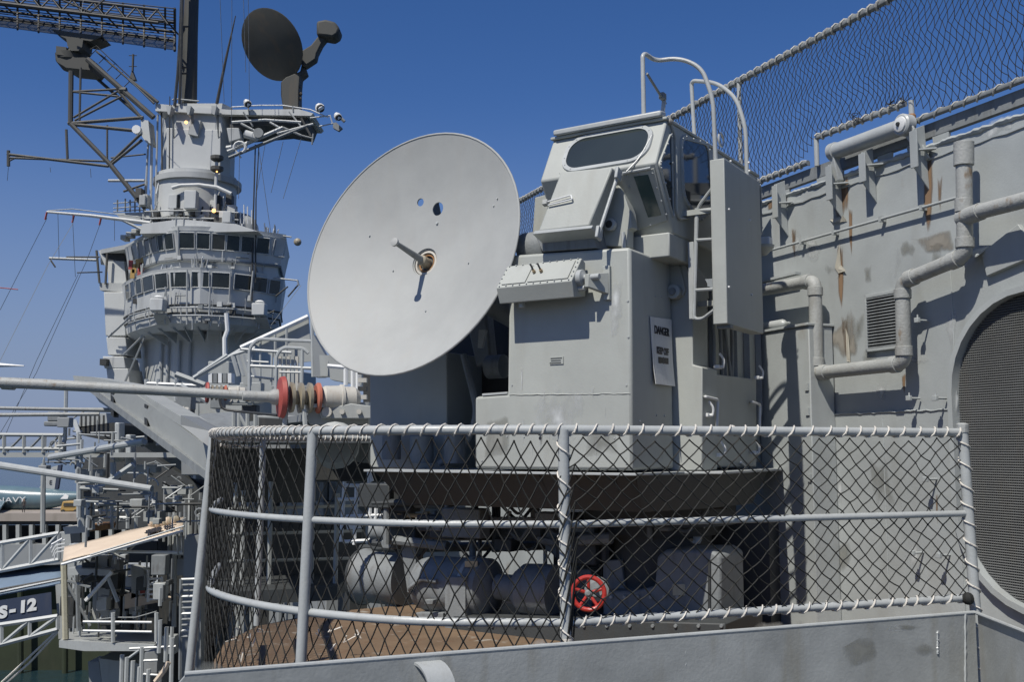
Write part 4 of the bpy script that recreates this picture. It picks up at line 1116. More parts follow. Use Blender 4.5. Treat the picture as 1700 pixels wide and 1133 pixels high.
# orient, thicken
bmesh.ops.recalc_face_normals(bmx, faces=bmx.faces)
if sum(f.normal.dot(axd) for f in bmx.faces) < 0: bmesh.ops.reverse_faces(bmx, faces=bmx.faces)
bmx.to_mesh(refl.data); bmx.free()
so_ = refl.modifiers.new('thick', 'SOLIDIFY'); so_.thickness = .012; so_.offset = -1
cutters = []
def dish_hit(px, py):
    # ray against the paraboloid
    r = ray(px, py).normalized(); lo, hi = 5.0, 10.0
    def f(t_):
        q = r * t_ - DC; h = q.dot(axd); rr = (q - axd * h).length
        return h - (dep * (rr / Rd) ** 2 - dep)
    for _ in range(60):
        md = (lo + hi) / 2
        if f(lo) * f(md) <= 0: hi = md
        else: lo = md
    return r * lo
for px_, py_, rr in ((698, 336, .033), (727, 347, .055)):
    q = dish_hit(px_, py_); c_ = MB().tube([q - axd * .15, q + axd * .15], rr, 28).build('cutter', 'dark')
    cutters.append(c_); b_ = refl.modifiers.new('hole', 'BOOLEAN'); b_.object = c_; b_.operation = 'DIFFERENCE'; b_.solver = 'EXACT'
bpy.context.view_layer.update()
ev = refl.evaluated_get(bpy.context.evaluated_depsgraph_get())
nm = bpy.data.meshes.new_from_object(ev); refl.modifiers.clear(); refl.data = nm
nm.shade_smooth(); nm.set_sharp_from_angle(angle=R(30))
for c_ in cutters: bpy.data.objects.remove(c_)
MB().tube(ringp(-.004, Rd + .002), .0095, 8, closed=True).build('rim', 'dish', dish)
hub = DC - axd * dep
hb = MB().lathe(hub - axd * .10, axd, [(0, .122), (.05, .122), (.055, .10)], 28).build('hub_ring', 'under', dish)
MB().lathe(hub - axd * .05, axd, [(0, .105), (.035, .105), (.037, .088), (.0, .086)], 28).build('hub_sleeve', 'cream', hb)
MB().tube([hub - axd * .03 + (X_ * math.cos(2 * math.pi * k / 28) + Y_ * math.sin(2 * math.pi * k / 28)) * .070 for k in range(28)], .007, 6, closed=True).build('hub_seal', 'rust', hb)
MB().tube([hub - axd * .012 + (X_ * math.cos(2 * math.pi * k / 28) + Y_ * math.sin(2 * math.pi * k / 28)) * .117 for k in range(28)], .007, 6, closed=True).build('hub_lip', 'dish', hb)
MB().lathe(hub + axd * .006, axd, [(-.05, .045), (.04, .042), (.055, .026)], 20).build('hub_collar', 'insul', hb)
tip = None
t1 = ray(651, 407); d1 = t1.normalized()
# closest approach of the view ray to the dish axis through the hub
w0 = hub; a_1 = axd; b_1 = d1; k1_ = a_1.dot(b_1)
s_ = (k1_ * (b_1.dot(w0)) - a_1.dot(w0)) / (1 - k1_ ** 2)
tip = hub + axd * s_
fd = MB().tube([hub, tip - axd * .02], [.030, .018], 14).build('feed_rod', 'machine', dish)
MB().lathe(tip - axd * .02, axd, [(0, .02), (.004, .034), (.022, .034), (.026, .02)], 18).build('feed_tip', 'dish', fd)
for a, b in ((726, 371), (653, 450), (778, 437), (707, 517), (826, 330), (820, 342), (614, 392)):
    q = dish_hit(a, b); MB().lathe(q, axd, [(-.002, .014 if b == 371 else .008), (.010, .011 if b == 371 else .006)], 10).build('bolt', 'rail', dish)
# back support cone and lobing box behind the dish
MB().lathe(DC - axd * (dep + .02), -axd, [(.05, .36), (.08, .35), (.30, .20), (.50, .20)], 28).build('back_cone', 'machine', dish)
for k in range(8):
    a = 2 * math.pi * k / 8; e = X_ * math.cos(a) + Y_ * math.sin(a)
    q0 = DC + axd * (dep * .8 ** 2 - dep - .02) + e * Rd * .8
    MB().prism([q0, DC - axd * (dep + .05) + e * .3, DC - axd * (dep + .28) + e * .2], (axd.cross(e)) * .012).build('back_rib', 'machine', dish)
MB().tube([DC - axd * .5, dp(-.90, 1.25, .75)], .13, 14).build('mounting_arm', 'machine', dish)

# ---------------- machinery on the tub deck below the director
def cylx(root, name, c, d, prof, mat, n=28): return MB().lathe(c, d, [(a * 1.62, b * 1.40) for a, b in prof], n).build(name, mat, root)
mx1 = DT
blow = thing('blower_drum', PM(640, 1060, 6.1), 'round grey blower drum on the deck at the left under the director', 'blower')
c_ = PM(600, 957, 6.15)
cylx(blow, 'drum', c_, mx1, [(0, .17), (.01, .19), (.03, .19), (.06, .172), (.34, .172)], 'machine')
cylx(blow, 'band', c_ + mx1 * .02, mx1, [(0, .194), (.016, .194)], 'dark')
MB().prism([c_ + mx1 * .12 - UZ * .15, c_ + mx1 * .42 - UZ * .15, c_ + mx1 * .42 + UZ * (DECKZ - c_.z), c_ + mx1 * .12 + UZ * (DECKZ - c_.z)], (DB * .2)).build('foot', 'machine', blow, bevel=.01)
MB().prism([PM(665, 905, 6.0), PM(690, 900, 6.0), PM(690, 985, 6.0), PM(676, 985, 6.0)], (DB * .12)).build('bracket', 'machine', blow, bevel=.006)
mot = thing('electric_motor', PM(760, 1080, 5.75), 'big round grey electric motor with label plate under the director', 'motor')
c_ = PM(694, 968, 5.72)
cylx(mot, 'motor_casing', c_, mx1, [(0, .06), (.01, .11), (.04, .150), (.10, .168), (.34, .172), (.36, .176), (.45, .176), (.47, .14), (.50, .05)], 'machine', 32)
cylx(mot, 'band', c_ + mx1 * .567, mx1, [(0, .182), (.022, .182)], 'rail')
q = PM(781, 936, 5.57)
MB().box(q + (DB * .012), V((.052, 0, 0)), V((0, .018, .006)), V((0, -.008, .024))).build('label_plate', 'plate', mot)
MB().prism([PM(738, 958, 5.5), PM(772, 958, 5.5), PM(772, 1100, 5.5), PM(738, 1100, 5.5)], (DB * .10)).build('stand', 'machine', mot, bevel=.008)
MB().prism([PM(690, 1018, 5.55), PM(735, 1018, 5.55), PM(735, 1100, 5.55), PM(690, 1100, 5.55)], (DB * .18)).build('stand', 'machine', mot, bevel=.008)
MB().tube(fillet([PM(690, 990, 5.55), PM(678, 978, 5.5), PM(700, 962, 5.5), PM(725, 966, 5.5)], .03), .018, 10).build('handle', 'machine', mot)
MB().box(PM(715, 1000, 5.5), V((.035, 0, 0)), (DB * .03), V((0, 0, .02))).build('clamp_block', 'machine', mot, bevel=.005)
cpl = thing('shaft_coupling', PM(890, 1090, 5.7), 'stubby grey shaft coupling with bell housing right of the motor', 'coupling')
c_ = PM(828, 975, 5.72)
cylx(cpl, 'shaft_housing', c_, mx1, [(0, .075), (.10, .075), (.12, .11), (.16, .145), (.26, .15), (.34, .15)], 'machine', 28)
MB().box(c_ + mx1 * .03 + V((0, -.07, -.01)), V((.04, 0, 0)), (DB * .02), V((0, 0, .035))).build('block', 'machine', cpl, bevel=.005)
gb = thing('gearbox', PM(1130, 1090, 5.8), 'rounded grey gearbox with brass coloured plate beneath the director right side', 'gearbox')
gp = [(1000, 1035), (1000, 982), (1050, 982), (1086, 975), (1090, 925), (1104, 914), (1180, 914), (1196, 924), (1198, 1035)]
gpp = [PM(a, b, 5.75) for a, b in gp]
gz = MB().prism(gpp, (DB * .5)).build('casing', 'machine', gb, bevel=.022)
MB().prism([PM(1176, 930, 5.745), PM(1180, 930, 5.745), PM(1180, 1035, 5.745), PM(1176, 1035, 5.745)], (DB * -.01)).build('seam', 'dark', gb)
q = PM(1128, 980, 5.735); MB().box(q, V((.05, 0, 0)), (DB * .005), V((0, 0, .042))).build('label_plate', 'plate', gb, bevel=.003)
MB().prism([PM(960, 1030, 5.8), PM(1200, 1030, 5.8), PM(1200, 1075, 5.8), PM(960, 1075, 5.8)], (DB * .4)).build('base_plate', 'machine', gb, bevel=.01)
for k in range(6):
    MB().lathe(PM(1015 + 22 * k, 992, 5.74), DN, [(0, .014), (.015, .012)], 8).build('bolt', 'rail', gb)
MB().prism([PM(1001, 932, 5.9), PM(1030, 930, 5.9), PM(1038, 980, 5.9), PM(1001, 980, 5.9)], (DB * .12)).build('upright', 'machine', gb, bevel=.006)
bed = thing('machine_bed', dp(-.4, .9, DECKZ), 'low black steel bed plate on the deck carrying the motor and gearbox', 'bed plate')
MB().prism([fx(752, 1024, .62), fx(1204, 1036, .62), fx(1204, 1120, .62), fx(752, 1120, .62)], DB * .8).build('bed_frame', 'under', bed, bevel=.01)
for a in range(780, 1200, 38): MB().lathe(fx(a, 1040, .62), DN, [(0, .014), (.014, .012)], 8).build('bolt', 'machine', bed)
jb = thing('control_box', PM(960, 1060, 5.9), 'square grey control box with framed window behind the railing middle post', 'box')
MB().prism([PM(940, 875, 5.9), PM(984, 875, 5.9), PM(986, 930, 5.9), PM(940, 932, 5.9)], (DB * .2)).build('box_body', 'machine', jb, bevel=.02)
MB().prism([PM(946, 884, 5.895), PM(976, 884, 5.895), PM(976, 922, 5.895), PM(946, 922, 5.895)], (DB * -.006)).build('window', 'dark', jb)
MB().prism([PM(942, 946, 5.95), PM(980, 946, 5.95), PM(986, 1080, 5.95), PM(942, 1080, 5.95)], (DB * .2)).build('pedestal', 'machine', jb, bevel=.015)
MB().prism([PM(905, 870, 6.0), PM(940, 870, 6.0), PM(940, 930, 6.0), PM(905, 915, 6.0)], (DB * .2)).build('bracket', 'machine', jb, bevel=.008)
# crossing pipes in the shade under the turntable
sp_ = thing('tub_pipes', PM(780, 890, 6.3), 'shaded horizontal pipes running under the turntable behind the motor', 'pipes')
MB().tube([PM(620, 884, 6.3), PM(905, 884, 6.2)], .08, 14).build('pipe', 'machine', sp_)
MB().tube([PM(600, 912, 6.6), PM(940, 905, 6.5)], .045, 12).build('pipe', 'under', sp_)
MB().tube([PM(620, 828, 6.5), PM(1200, 830, 6.3)], .03, 12).build('pipe', 'under', sp_)
# white linkage behind the gearbox
lk = thing('linkage_arm', PM(1135, 920, 6.1), 'bright white bent linkage arm sticking up behind the gearbox', 'linkage')
MB().tube(fillet([PM(1091, 903, 6.1), PM(1098, 900, 6.1), PM(1135, 900, 6.1), PM(1155, 900, 6.1)], .02), .016, 8).build('arm', 'white', lk)
MB().prism([PM(1148, 872, 6.1), PM(1172, 870, 6.1), PM(1160, 904, 6.1), PM(1137, 904, 6.1)], (DB * .04)).build('link_plate', 'white', lk, bevel=.006)
MB().lathe(PM(1148, 897, 6.08), DN, [(0, .014), (.02, .012)], 10).build('pin', 'brass', lk)
# handwheel
hw = thing('red_handwheel', P(977, 986, 6.5), 'bright red spoked valve handwheel beside the middle railing post', 'handwheel')
hc = P(977, 986, 6.5); ha = V((-.15, -1, .1)).normalized(); hX, hY = frame(ha)
MB().tube([hc + (hX * math.cos(2 * math.pi * k / 36) + hY * math.sin(2 * math.pi * k / 36)) * .099 for k in range(36)], .015, 10, closed=True).build('rim', 'red', hw)
for k in range(5):
    a = 2 * math.pi * k / 5 + .3; e = hX * math.cos(a) + hY * math.sin(a)
    MB().tube([hc + ha * -.012 + e * .022, hc + e * .048 - ha * .006, hc + e * .094], .0105, 8).build('spoke', 'red', hw)
MB().lathe(hc - ha * .03, ha, [(0, .024), (.035, .024), (.045, .012)], 14).build('hub', 'machine', hw)
MB().tube([hc - ha * .03, hc - ha * .8], .014, 8).build('stem', 'machine', hw)
MB().lathe(hc - ha * .7, -ha, [(0, .05), (.04, .05), (.05, .085), (.18, .085)], 16).build('valve_body', 'machine', hw)

# ================================================================ the island, 60 m ahead
YI = 60.0
def Q(px, py, Y=YI): return P(px, py, Y)
def zi(py, Y=YI): return P(0, py, Y).z
def xi(px, Y=YI): return P(px, 566, Y).x
isl = thing('ship_island', Q(320, 900, 62), 'grey ship superstructure tower with two rows of bridge windows beyond the dish', 'ship island')
def pl(pts): return [V((xi(a, Y), Y, 0)) for a, Y in pts]
def loft(plan, levels, name, mat, parent, cap=True, smooth=20, bevel=0):
    """plan: closed list of xy points; levels: (z, outward offset)"""
    c = sum(plan, V((0, 0, 0))) / len(plan); m = MB(); rows = []
    n = len(plan)
    nor = []
    for i in range(n):
        a, b = plan[i - 1], plan[(i + 1) % n]; d = (b - a).normalized(); q = V((d.y, -d.x, 0))
        if q.dot(plan[i] - c) < 0: q = -q
        nor.append(q)
    for z, o in levels: rows.append([V((p.x + q.x * o, p.y + q.y * o, z)) for p, q in zip(plan, nor)])
    vs = [p for rw in rows for p in rw]
    fs = [(j * n + i, j * n + (i + 1) % n, (j + 1) * n + (i + 1) % n, (j + 1) * n + i) for j in range(len(levels) - 1) for i in range(n)]
    if cap: fs += [tuple(range(n)), tuple(range((len(levels) - 1) * n, len(levels) * n))]
    m.add(vs, fs)
    return m.build(name, mat, parent, smooth=smooth, bevel=bevel)
def hitplan(plan, px, off=0.0):
    """front-most crossing of the pixel column with the plan outline"""
    r = V(((px - CX) / FPX * 1.0055, 1, 0)); best = None; n = len(plan)
    c = sum(plan, V((0, 0, 0))) / n
    for i in range(n - 1):
        a, b = plan[i], plan[i + 1]
        den = r.x * (b.y - a.y) - r.y * (b.x - a.x)
        if abs(den) < 1e-9: continue
        t_ = (a.x * (b.y - a.y) - a.y * (b.x - a.x)) / den
        u_ = (a.x * r.y - a.y * r.x) / den if den else 0
        # solve a + u (b-a) = t r
        u_ = ((t_ * r.x - a.x) * (b.x - a.x) + (t_ * r.y - a.y) * (b.y - a.y)) / (b - a).length_squared
        if -1e-6 <= u_ <= 1 + 1e-6 and t_ > 0 and (best is None or t_ < best[0]):
            d = (b - a).normalized(); q = V((d.y, -d.x, 0))
            if q.dot(r) > 0: q = -q
            best = (t_, q)
    if best is None: return None, None
    return V((r.x * best[0], r.y * best[0], 0)), best[1]
def windows(plan, edges, z0, z1, o0, o1, parent, name='window'):
    """each pane its own part, leaning out from o0 at the sill to o1 at the head"""
    for a, b in edges:
        pa, qa = hitplan(plan, a); pb_, qb = hitplan(plan, b)
        if pa is None or pb_ is None: continue
        q = (qa + qb).normalized()
        A_, B_ = pa + q * o0 + UZ * z0, pb_ + q * o0 + UZ * z0
        C2, D2 = pb_ + q * o1 + UZ * z1, pa + q * o1 + UZ * z1
        fr = MB()
        def strip(p, r_, w_=.032): fr.tube([p, r_], w_, 4)
        for p, r_ in ((A_, B_), (B_, C2), (C2, D2), (D2, A_)): strip(p + q * .03, r_ + q * .03)
        o = fr.build(name, 'isl', parent, smooth=0)
        MB().prism([A_ + q * .03, B_ + q * .03, C2 + q * .03, D2 + q * .03], q * -.02).build('pane', 'winglass', o, smooth=0)

# plans (left to right along the front, then round the back)
front_up = [(165, 66), (205, 64.5), (214, 63.8), (235, 61.5), (262, 59.6), (292, 58.9), (330, 59.0), (380, 59.6), (425, 60.3), (466, 61.2)]
plan_up = pl(front_up + [(470, 67), (420, 72), (230, 72), (165, 70)])
front_main = [(214, 64.2), (235, 61.8), (262, 59.9), (292, 59.1), (330, 59.2), (380, 59.8), (425, 60.5), (459, 61.3)]
plan_main = pl(front_main + [(466, 67), (420, 72), (240, 72), (214, 69)])
front_lo = [(205, 65.2), (212, 63.8), (228, 61.8), (255, 59.8), (288, 58.9), (330, 58.8), (380, 59.4), (425, 60.6), (463, 62.2)]
plan_lo = pl(front_lo + [(466, 67), (420, 72), (240, 72), (205, 69)])
ZH = zi(380, 58.9)          # upper roof
z_ws, z_wh = zi(414, 59), zi(388, 59)
ZB1 = zi(430, 59)
# upper bridge
loft(plan_up, [(ZH - .12, .12), (ZH + .14, .18)], 'roof', 'isl', isl)
loft(plan_main, [(zi(455, 59), -.1), (ZB1 - .15, -.05), (ZB1, .12), (z_ws, .22), (z_wh, .40), (ZH - .13, .46)], 'pilothouse', 'isl', isl)
loft(plan_main, [(ZB1 - .10, .16), (ZB1 + .02, .18)], 'rubbing_band', 'machine', isl)
ue = [(224, 233), (234.5, 243), (244.5, 253), (254.5, 263), (264.5, 274), (276, 290.5), (294, 320), (322, 344), (346, 368), (370, 392), (394, 416), (418, 440), (442, 460)]
windows(plan_main, ue, z_ws, z_wh, .25, .42, isl)
# lower bridge
z2s, z2h, Z2 = zi(478, 58.9), zi(453, 58.9), zi(448, 58.9)
zbm = zi(536, 58.9)
loft(plan_lo, [(Z2 - .05, .22), (Z2 + .08, .26)], 'roof', 'isl', isl)
loft(plan_lo, [(zbm - .35, -.6), (zbm, -.15), (zi(512, 59), .02), (z2s, .10), (z2h, .22), (Z2 - .06, .24)], 'flag_bridge', 'isl', isl)
loft(plan_lo, [(zi(508, 59), .10), (zi(506, 59), .11)], 'trim_band', 'dark', isl)
loft(plan_lo, [(zi(521, 59), .04), (zi(519, 59), .06)], 'trim_band', 'dark', isl)
le = [(212, 218.5), (220, 227), (228.5, 238), (240, 257), (260, 280), (284, 313), (316, 345), (348, 379), (383, 411), (414, 437), (440, 458)]
windows(plan_lo, le, z2s, z2h, .15, .26, isl)
# vertical ribs outside the bridges
for px_, ya, yb in ((293, 380, 428), (312, 450, 540), (283, 478, 512), (378, 455, 505), (410, 452, 500), (345, 478, 535)):
    p, q = hitplan(plan_lo if ya > 440 else plan_main, px_)
    MB().tube([p + q * .5 + UZ * zi(ya, p.y), p + q * .25 + UZ * zi(yb, p.y)], .05, 6).build('stay', 'isl2', isl)
# walkway rail round the lower bridge
def planline(plan, pxs, off, z): return [hitplan(plan, a)[0] + hitplan(plan, a)[1] * off + UZ * z for a in pxs]
for yy in (513, 526):
    MB().tube(planline(plan_lo, range(222, 462, 12), .35, zi(yy, 59)), .045, 5).build('guard_rail', 'isl2', isl)
for px_ in range(230, 460, 24):
    p, q = hitplan(plan_lo, px_); MB().tube([p + q * .35 + UZ * zi(510, 59), p + q * .2 + UZ * zi(538, 59)], .04, 5).build('stanchion', 'isl2', isl)
# open wing at the left of the bridge
wg = MB().prism([Q(a, b, 66) for a, b in ((163, 416), (205, 414), (212, 448), (180, 454))], V((0, 3, 0))).build('bridge_wing', 'isl', isl)
MB().prism([Q(a, b, 65.9) for a, b in ((170, 420), (206, 418), (208, 434), (177, 430))], V((0, .1, 0))).build('opening', 'dark', wg)
MB().prism([Q(a, b, 65.8) for a, b in ((178, 434), (206, 434), (210, 474), (180, 470))], V((0, 2, 0))).build('wing_panel', 'isl', wg)
MB().prism([Q(a, b, 65.5) for a, b in ((165, 470), (213, 470), (213, 486), (166, 482))], V((0, 3, 0))).build('wing_floor', 'isl2', wg)
for a, b, c, d in ((165, 470, 160, 416), (175, 472, 178, 420)):
    MB().tube([Q(a, b, 65.4), Q(c, d, 65.4)], .08, 5).build('strut', 'mastmid', wg)
for k, (a, b) in enumerate(((217, 440), (223, 446), (229, 438), (235, 444), (237, 436), (220, 455), (232, 452))):
    q = Q(a, b, 61.5); MB().box(q, V((.13, 0, 0)), V((0, .03, 0)), V((0, 0, .28))).build('campaign_plaque', 'yellow' if k % 3 else 'redfade', isl)
# painted "10" style marks on the pilothouse front
p, q = hitplan(plan_main, 340)
tx = V((-q.y, q.x, 0)); tx = tx if tx.x > 0 else -tx
text('106', p + q * .02 + UZ * zi(441, 59), tx, UZ, .85, 'machine', isl, 'painted_number', depth=.03)
# searchlight boxes
for px_, y0, y1 in ((282, 500, 520), (417, 502, 522)):
    p, q = hitplan(plan_lo, px_); c_ = p + q * .9 + UZ * (zi((y0 + y1) / 2, 59))
    bx = MB().box(c_, V((.38, 0, 0)), V((0, .4, 0)), V((0, 0, .36))).build('searchlight_box', 'isl', isl, bevel=.05)
    MB().lathe(c_ + UZ * .36, UZ, [(0, .2), (.1, .3), (.2, .15)], 10).build('cap', 'white', bx)
    MB().prism([c_ + V((-.4, .3, -.4)), c_ + V((.4, .3, -.4)), c_ + V((.4, 1.2, -.9)), c_ + V((-.4, 1.2, -.9))], V((0, 0, -.1))).build('bracket', 'isl2', bx)
# column under the bridges and the base of the tower
pc_ = pl([(236, 68), (246, 65.5), (264, 63.3), (290, 62.3), (330, 62.1), (380, 62.4), (425, 63.5), (445, 66), (450, 70), (400, 74), (250, 74), (228, 70)])
loft(pc_, [(zi(1160, 61), 0), (zi(562, 61), 0), (zi(540, 59), .15)], 'column', 'isl', isl)
for px_ in (272, 283, 300, 318):
    p, q = hitplan(pc_, px_); MB().tube([p + q * .15 + UZ * zi(560, 60), p + q * .15 + UZ * zi(700, 60)], .09, 6).build('riser_pipe', 'isl2', isl)
MB().tube([Q(376, 520, 58.4), Q(378, 548, 58.5), Q(373, 562, 58.5), Q(374, 645, 58.5)], .14, 8).build('downpipe', 'white', isl)
rng = random.Random(88)
for k in range(90):
    pl_ = rng.choice([plan_lo, plan_main]); a = rng.uniform(222, 456); p, q = hitplan(pl_, a)
    if p is None: continue
    yy = rng.choice([rng.uniform(416, 446), rng.uniform(482, 535)]) if pl_ is plan_main else rng.uniform(482, 538)
    if pl_ is plan_main and yy > 446: continue
    c_ = p + q * rng.uniform(.12, .3) + UZ * zi(yy, p.y); u = rng.random()
    if u < .4: MB().tube([c_, c_ + V((rng.uniform(-.1, .1), 0, rng.uniform(-1.0, -.3)))], rng.uniform(.018, .04), 4).build('cable', rng.choice(['isl2', 'machine', 'dark', 'isl']), isl)
    elif u < .7: MB().tube([c_, c_ + V((-q.y, q.x, 0)) * rng.uniform(-.9, .9)], rng.uniform(.018, .035), 4).build('conduit', rng.choice(['isl2', 'machine', 'isl']), isl)
    else: MB().box(c_, V((rng.uniform(.05, .16), 0, 0)), V((0, .1, 0)), V((0, 0, rng.uniform(.05, .2)))).build('fitting', rng.choice(['isl', 'isl2', 'machine', 'dark', 'white']), isl)
for k in range(46):      # rails, aerials and fittings on the roofs
    a = rng.uniform(225, 462); pl_, yb = rng.choice([(plan_main, 384), (plan_lo, 447)]); p, q = hitplan(pl_, a)
    if p is None: continue
    c_ = p - q * rng.uniform(-.3, .2) + UZ * (ZH + .12 if yb == 384 else Z2 + .08)
    MB().tube([c_, c_ + V((rng.uniform(-.1, .1), 0, rng.uniform(.2, .8)))], rng.uniform(.02, .05), 4).build('stanchion', rng.choice(['isl2', 'isl', 'white', 'machine']), isl)
# gusseted overhang braces
for px_ in range(235, 455, 22):
    p, q = hitplan(plan_lo, px_)
    MB().prism([p - q * .1 + UZ * (zbm - .2), p - q * 1.6 + UZ * (zbm - .35), p - q * 1.5 + UZ * (zbm - 1.0)], V((.06, 0, 0))).build('knee', 'isl2', isl)
# left hanging boxes
for a, b, c, d, Y in ((172, 485, 205, 558, 65), (176, 560, 208, 590, 64.5), (170, 592, 205, 612, 64), (176, 612, 212, 636, 64)):
    o = MB().prism([Q(a, b, Y), Q(c, b, Y), Q(c + 4, d, Y), Q(a + 3, d, Y)], V((0, 2.5, 0))).build('side_platform', 'isl', isl, bevel=.05)
MB().box(Q(174, 602, 63.8), V((.2, 0, 0)), V((0, .3, 0)), V((0, 0, .2))).build('lamp_box', 'dark', isl)
for a, b, c, d in ((180, 560, 245, 500), (205, 590, 250, 545), (205, 640, 240, 560), (170, 636, 215, 660)):
    MB().tube([Q(a, b, 64), Q(c, d, 62.5)], .07, 5).build('brace', 'isl2', isl)
# small yards at the right
MB().tube([Q(455, 462, 61), Q(494, 466, 60), Q(496, 474, 60)], .06, 5).build('outrigger', 'isl2', isl)
MB().tube([Q(470, 392, 61), Q(484, 394, 61)], .05, 5).build('outrigger', 'isl2', isl)
MB().ball(Q(494, 402, 61), .24, 10).build('horn', 'insul', isl)
for a, b, c, d in ((458, 492, 478, 476), (478, 493, 496, 472), (448, 520, 456, 516), (448, 538, 458, 536)):
    MB().tube([Q(a, b, 60.5), Q(c, d, 60.5)], .05, 4).build('outrigger', 'mastmid', isl)

# ---- upper tower
def cyl(name, pxc, px_r, y0, y1, Y, mat='isl', par=isl, n=32, r2=None):
    r_ = px_r / FPX * Y
    return MB().lathe(V((xi(pxc, Y), Y, zi(y1, Y))), UZ, [(0, r_), (zi(y0, Y) - zi(y1, Y), (r2 or px_r) / FPX * Y)], n).build(name, mat, par)
cyl('tower_drum', 318, 66, 296, 372, 62)
cyl('drum_flange', 320, 72, 303, 312, 62, 'isl2')
loft(pl([(256, 62.5), (266, 61.0), (280, 60.4), (358, 60.4), (373, 61.2), (381, 62.8), (380, 66), (258, 66)]), [(zi(300, 60.4), 0), (zi(240, 60.4), 0), (zi(172, 60.4), .05)], 'tower_upper', 'isl', isl)
MB().prism([Q(a, b, 60.2) for a, b in ((276, 212), (366, 216), (366, 296), (276, 290))], V((0, .3, 0))).build('tower_panel', 'isl', isl, bevel=.04)
MB().prism([Q(a, b, 60.1) for a, b in ((258, 172), (380, 182), (380, 190), (258, 184))], V((0, 3.5, 0))).build('top_platform', 'isl', isl)
MB().prism([Q(a, b, 59.9) for a, b in ((316, 198), (333, 200), (328, 226), (312, 222))], V((0, .5, 0))).build('vane_box', 'isl2', isl)
lp = MB().ball(Q(309, 203, 59.8), .10, 8).build('lamp', 'lamp', isl)
for a in (286, 360, 318):
    MB().prism([Q(a - 4, 182, 60), Q(a + 5, 182, 60), Q(a + 2, 196, 60), Q(a - 1, 196, 60)], V((0, -.7, 0))).build('bracket', 'isl2', isl)
    MB().prism([Q(a - 2, 190, 59.7), Q(a + 2, 190, 59.7), Q(a + 2, 230, 60.2)], V((.06, 0, 0))).build('brace', 'isl2', isl)
# pipes and cabling on the tower's left side
for a, b, c, d in ((246, 240, 240, 350), (252, 230, 250, 360), (262, 190, 258, 340), (268, 180, 270, 350), (243, 300, 238, 372), (280, 300, 278, 375)):
    MB().tube([Q(a, b, 60.3), Q(c, d, 60.4)], random.uniform(.05, .09), 6).build('riser_pipe', random.choice(['isl2', 'isl', 'mastmid']), isl)
rng = random.Random(21)
for k in range(46):
    a = rng.uniform(232, 392); b = rng.uniform(318, 376)
    if a > 262 and b < 330: b += 40
    s_ = rng.uniform(.12, .42)
    q = Q(a, b, 59.6 + rng.uniform(0, .8))
    if rng.random() < .6: MB().box(q, V((s_ * .6, 0, 0)), V((0, .3, 0)), V((0, 0, s_))).build('equipment_box', rng.choice(['isl', 'isl2', 'mastmid', 'dark']), isl, bevel=.02)
    else: MB().tube([q, q + V((rng.uniform(-.3, .3), 0, rng.uniform(.5, 1.2)))], .05, 5).build('aerial_stub', rng.choice(['isl2', 'white', 'dark']), isl)
# ring platform with rail, signal lamp and pole
MB().tube([Q(a, b, 59.3) for a, b in ((286, 312), (300, 308), (330, 307), (360, 311), (384, 322))], .12, 8).build('ring_pipe', 'isl', isl)
for yy in (362, 350):
    MB().tube([Q(a, yy + (a - 300) ** 2 / 2600, 59.4) for a in range(240, 400, 12)], .05, 5).build('guard_rail', 'isl2', isl)
MB().prism([Q(a, b, 59) for a, b in ((236, 372), (300, 364), (392, 372), (428, 384), (232, 388))], V((0, 5, 0))).build('signal_deck', 'isl', isl)
dm = MB().lathe(Q(398, 386, 61.5), UZ, [(0, 1.15), (.4, 1.1), (.8, .9), (1.1, .5), (1.2, .1)], 20).build('tub', 'isl2', isl)
MB().tube([Q(360, 262, 59.5), Q(357, 350, 59.5)], .1, 8).build('signal_pole', 'isl', isl)
for yy in (266, 284):
    MB().lathe(Q(360, yy + 3, 59.5), UZ, [(0, .15), (.15, .38), (.35, .38), (.4, .2)], 10).build('signal_lamp', 'mastmid', isl)
MB().ball(Q(360, 285, 59.1), .05, 8).build('lamp', 'lamp', isl)
MB().ball(Q(355, 350, 59.1), .12, 8).build('lamp', 'lamp', isl)
MB().box(Q(378, 362, 59.3), V((.25, 0, 0)), V((0, .3, 0)), V((0, 0, .35))).build('locker', 'isl', isl, bevel=.04)
MB().box(Q(318, 333, 59.3), V((.35, 0, 0)), V((0, .3, 0)), V((0, 0, .55))).build('cabinet', 'isl', isl, bevel=.04)
for a in (399, 405, 411, 418): MB().tube([Q(a, 372, 60), Q(a, 340 + (a % 5) * 3, 60)], .035, 4).build('aerial_stub', 'white', isl)
# stacked shapes left of the signal deck
for k in range(6):
    MB().box(Q(208 + k * 9, 396 - k * 5, 61), V((.16, 0, 0)), V((0, .4, 0)), V((0, 0, .14))).build('life_raft', 'isl2', isl, bevel=.03)

# ---- pole mast and whips
mast = thing('pole_mast', Q(314, 172, 61), 'thick dark weathered pole mast rising from the island top out of frame', 'mast')
MB().tube([Q(314, 172, 61), Q(316, 60, 61), Q(320, -60, 61)], [.47, .45, .42], 18).build('pole', 'mastdark', mast)
MB().tube([Q(298, 172, 60), Q(303, 0, 60), Q(304, -40, 60)], .09, 6).build('cable_run', 'dark', mast)
for a, b in ((303, 44), (300, 112), (300, 122)): MB().tube([Q(a - 4, b, 60), Q(a + 10, b, 60.4)], .06, 4).build('stand_off', 'dark', mast)
MB().tube([Q(286, 166, 60), Q(290, 164, 60), Q(330, 168, 60)], .05, 4).build('rail', 'isl2', mast)
wg_ = 'whip aerials on the island'
def whip(pts, r_, label, mat='dark'):
    o = MB().tube([Q(a, b, 60) for a, b in pts], r_, 6).build('whip_aerial', mat); tag(o, label, 'aerial', wg_)
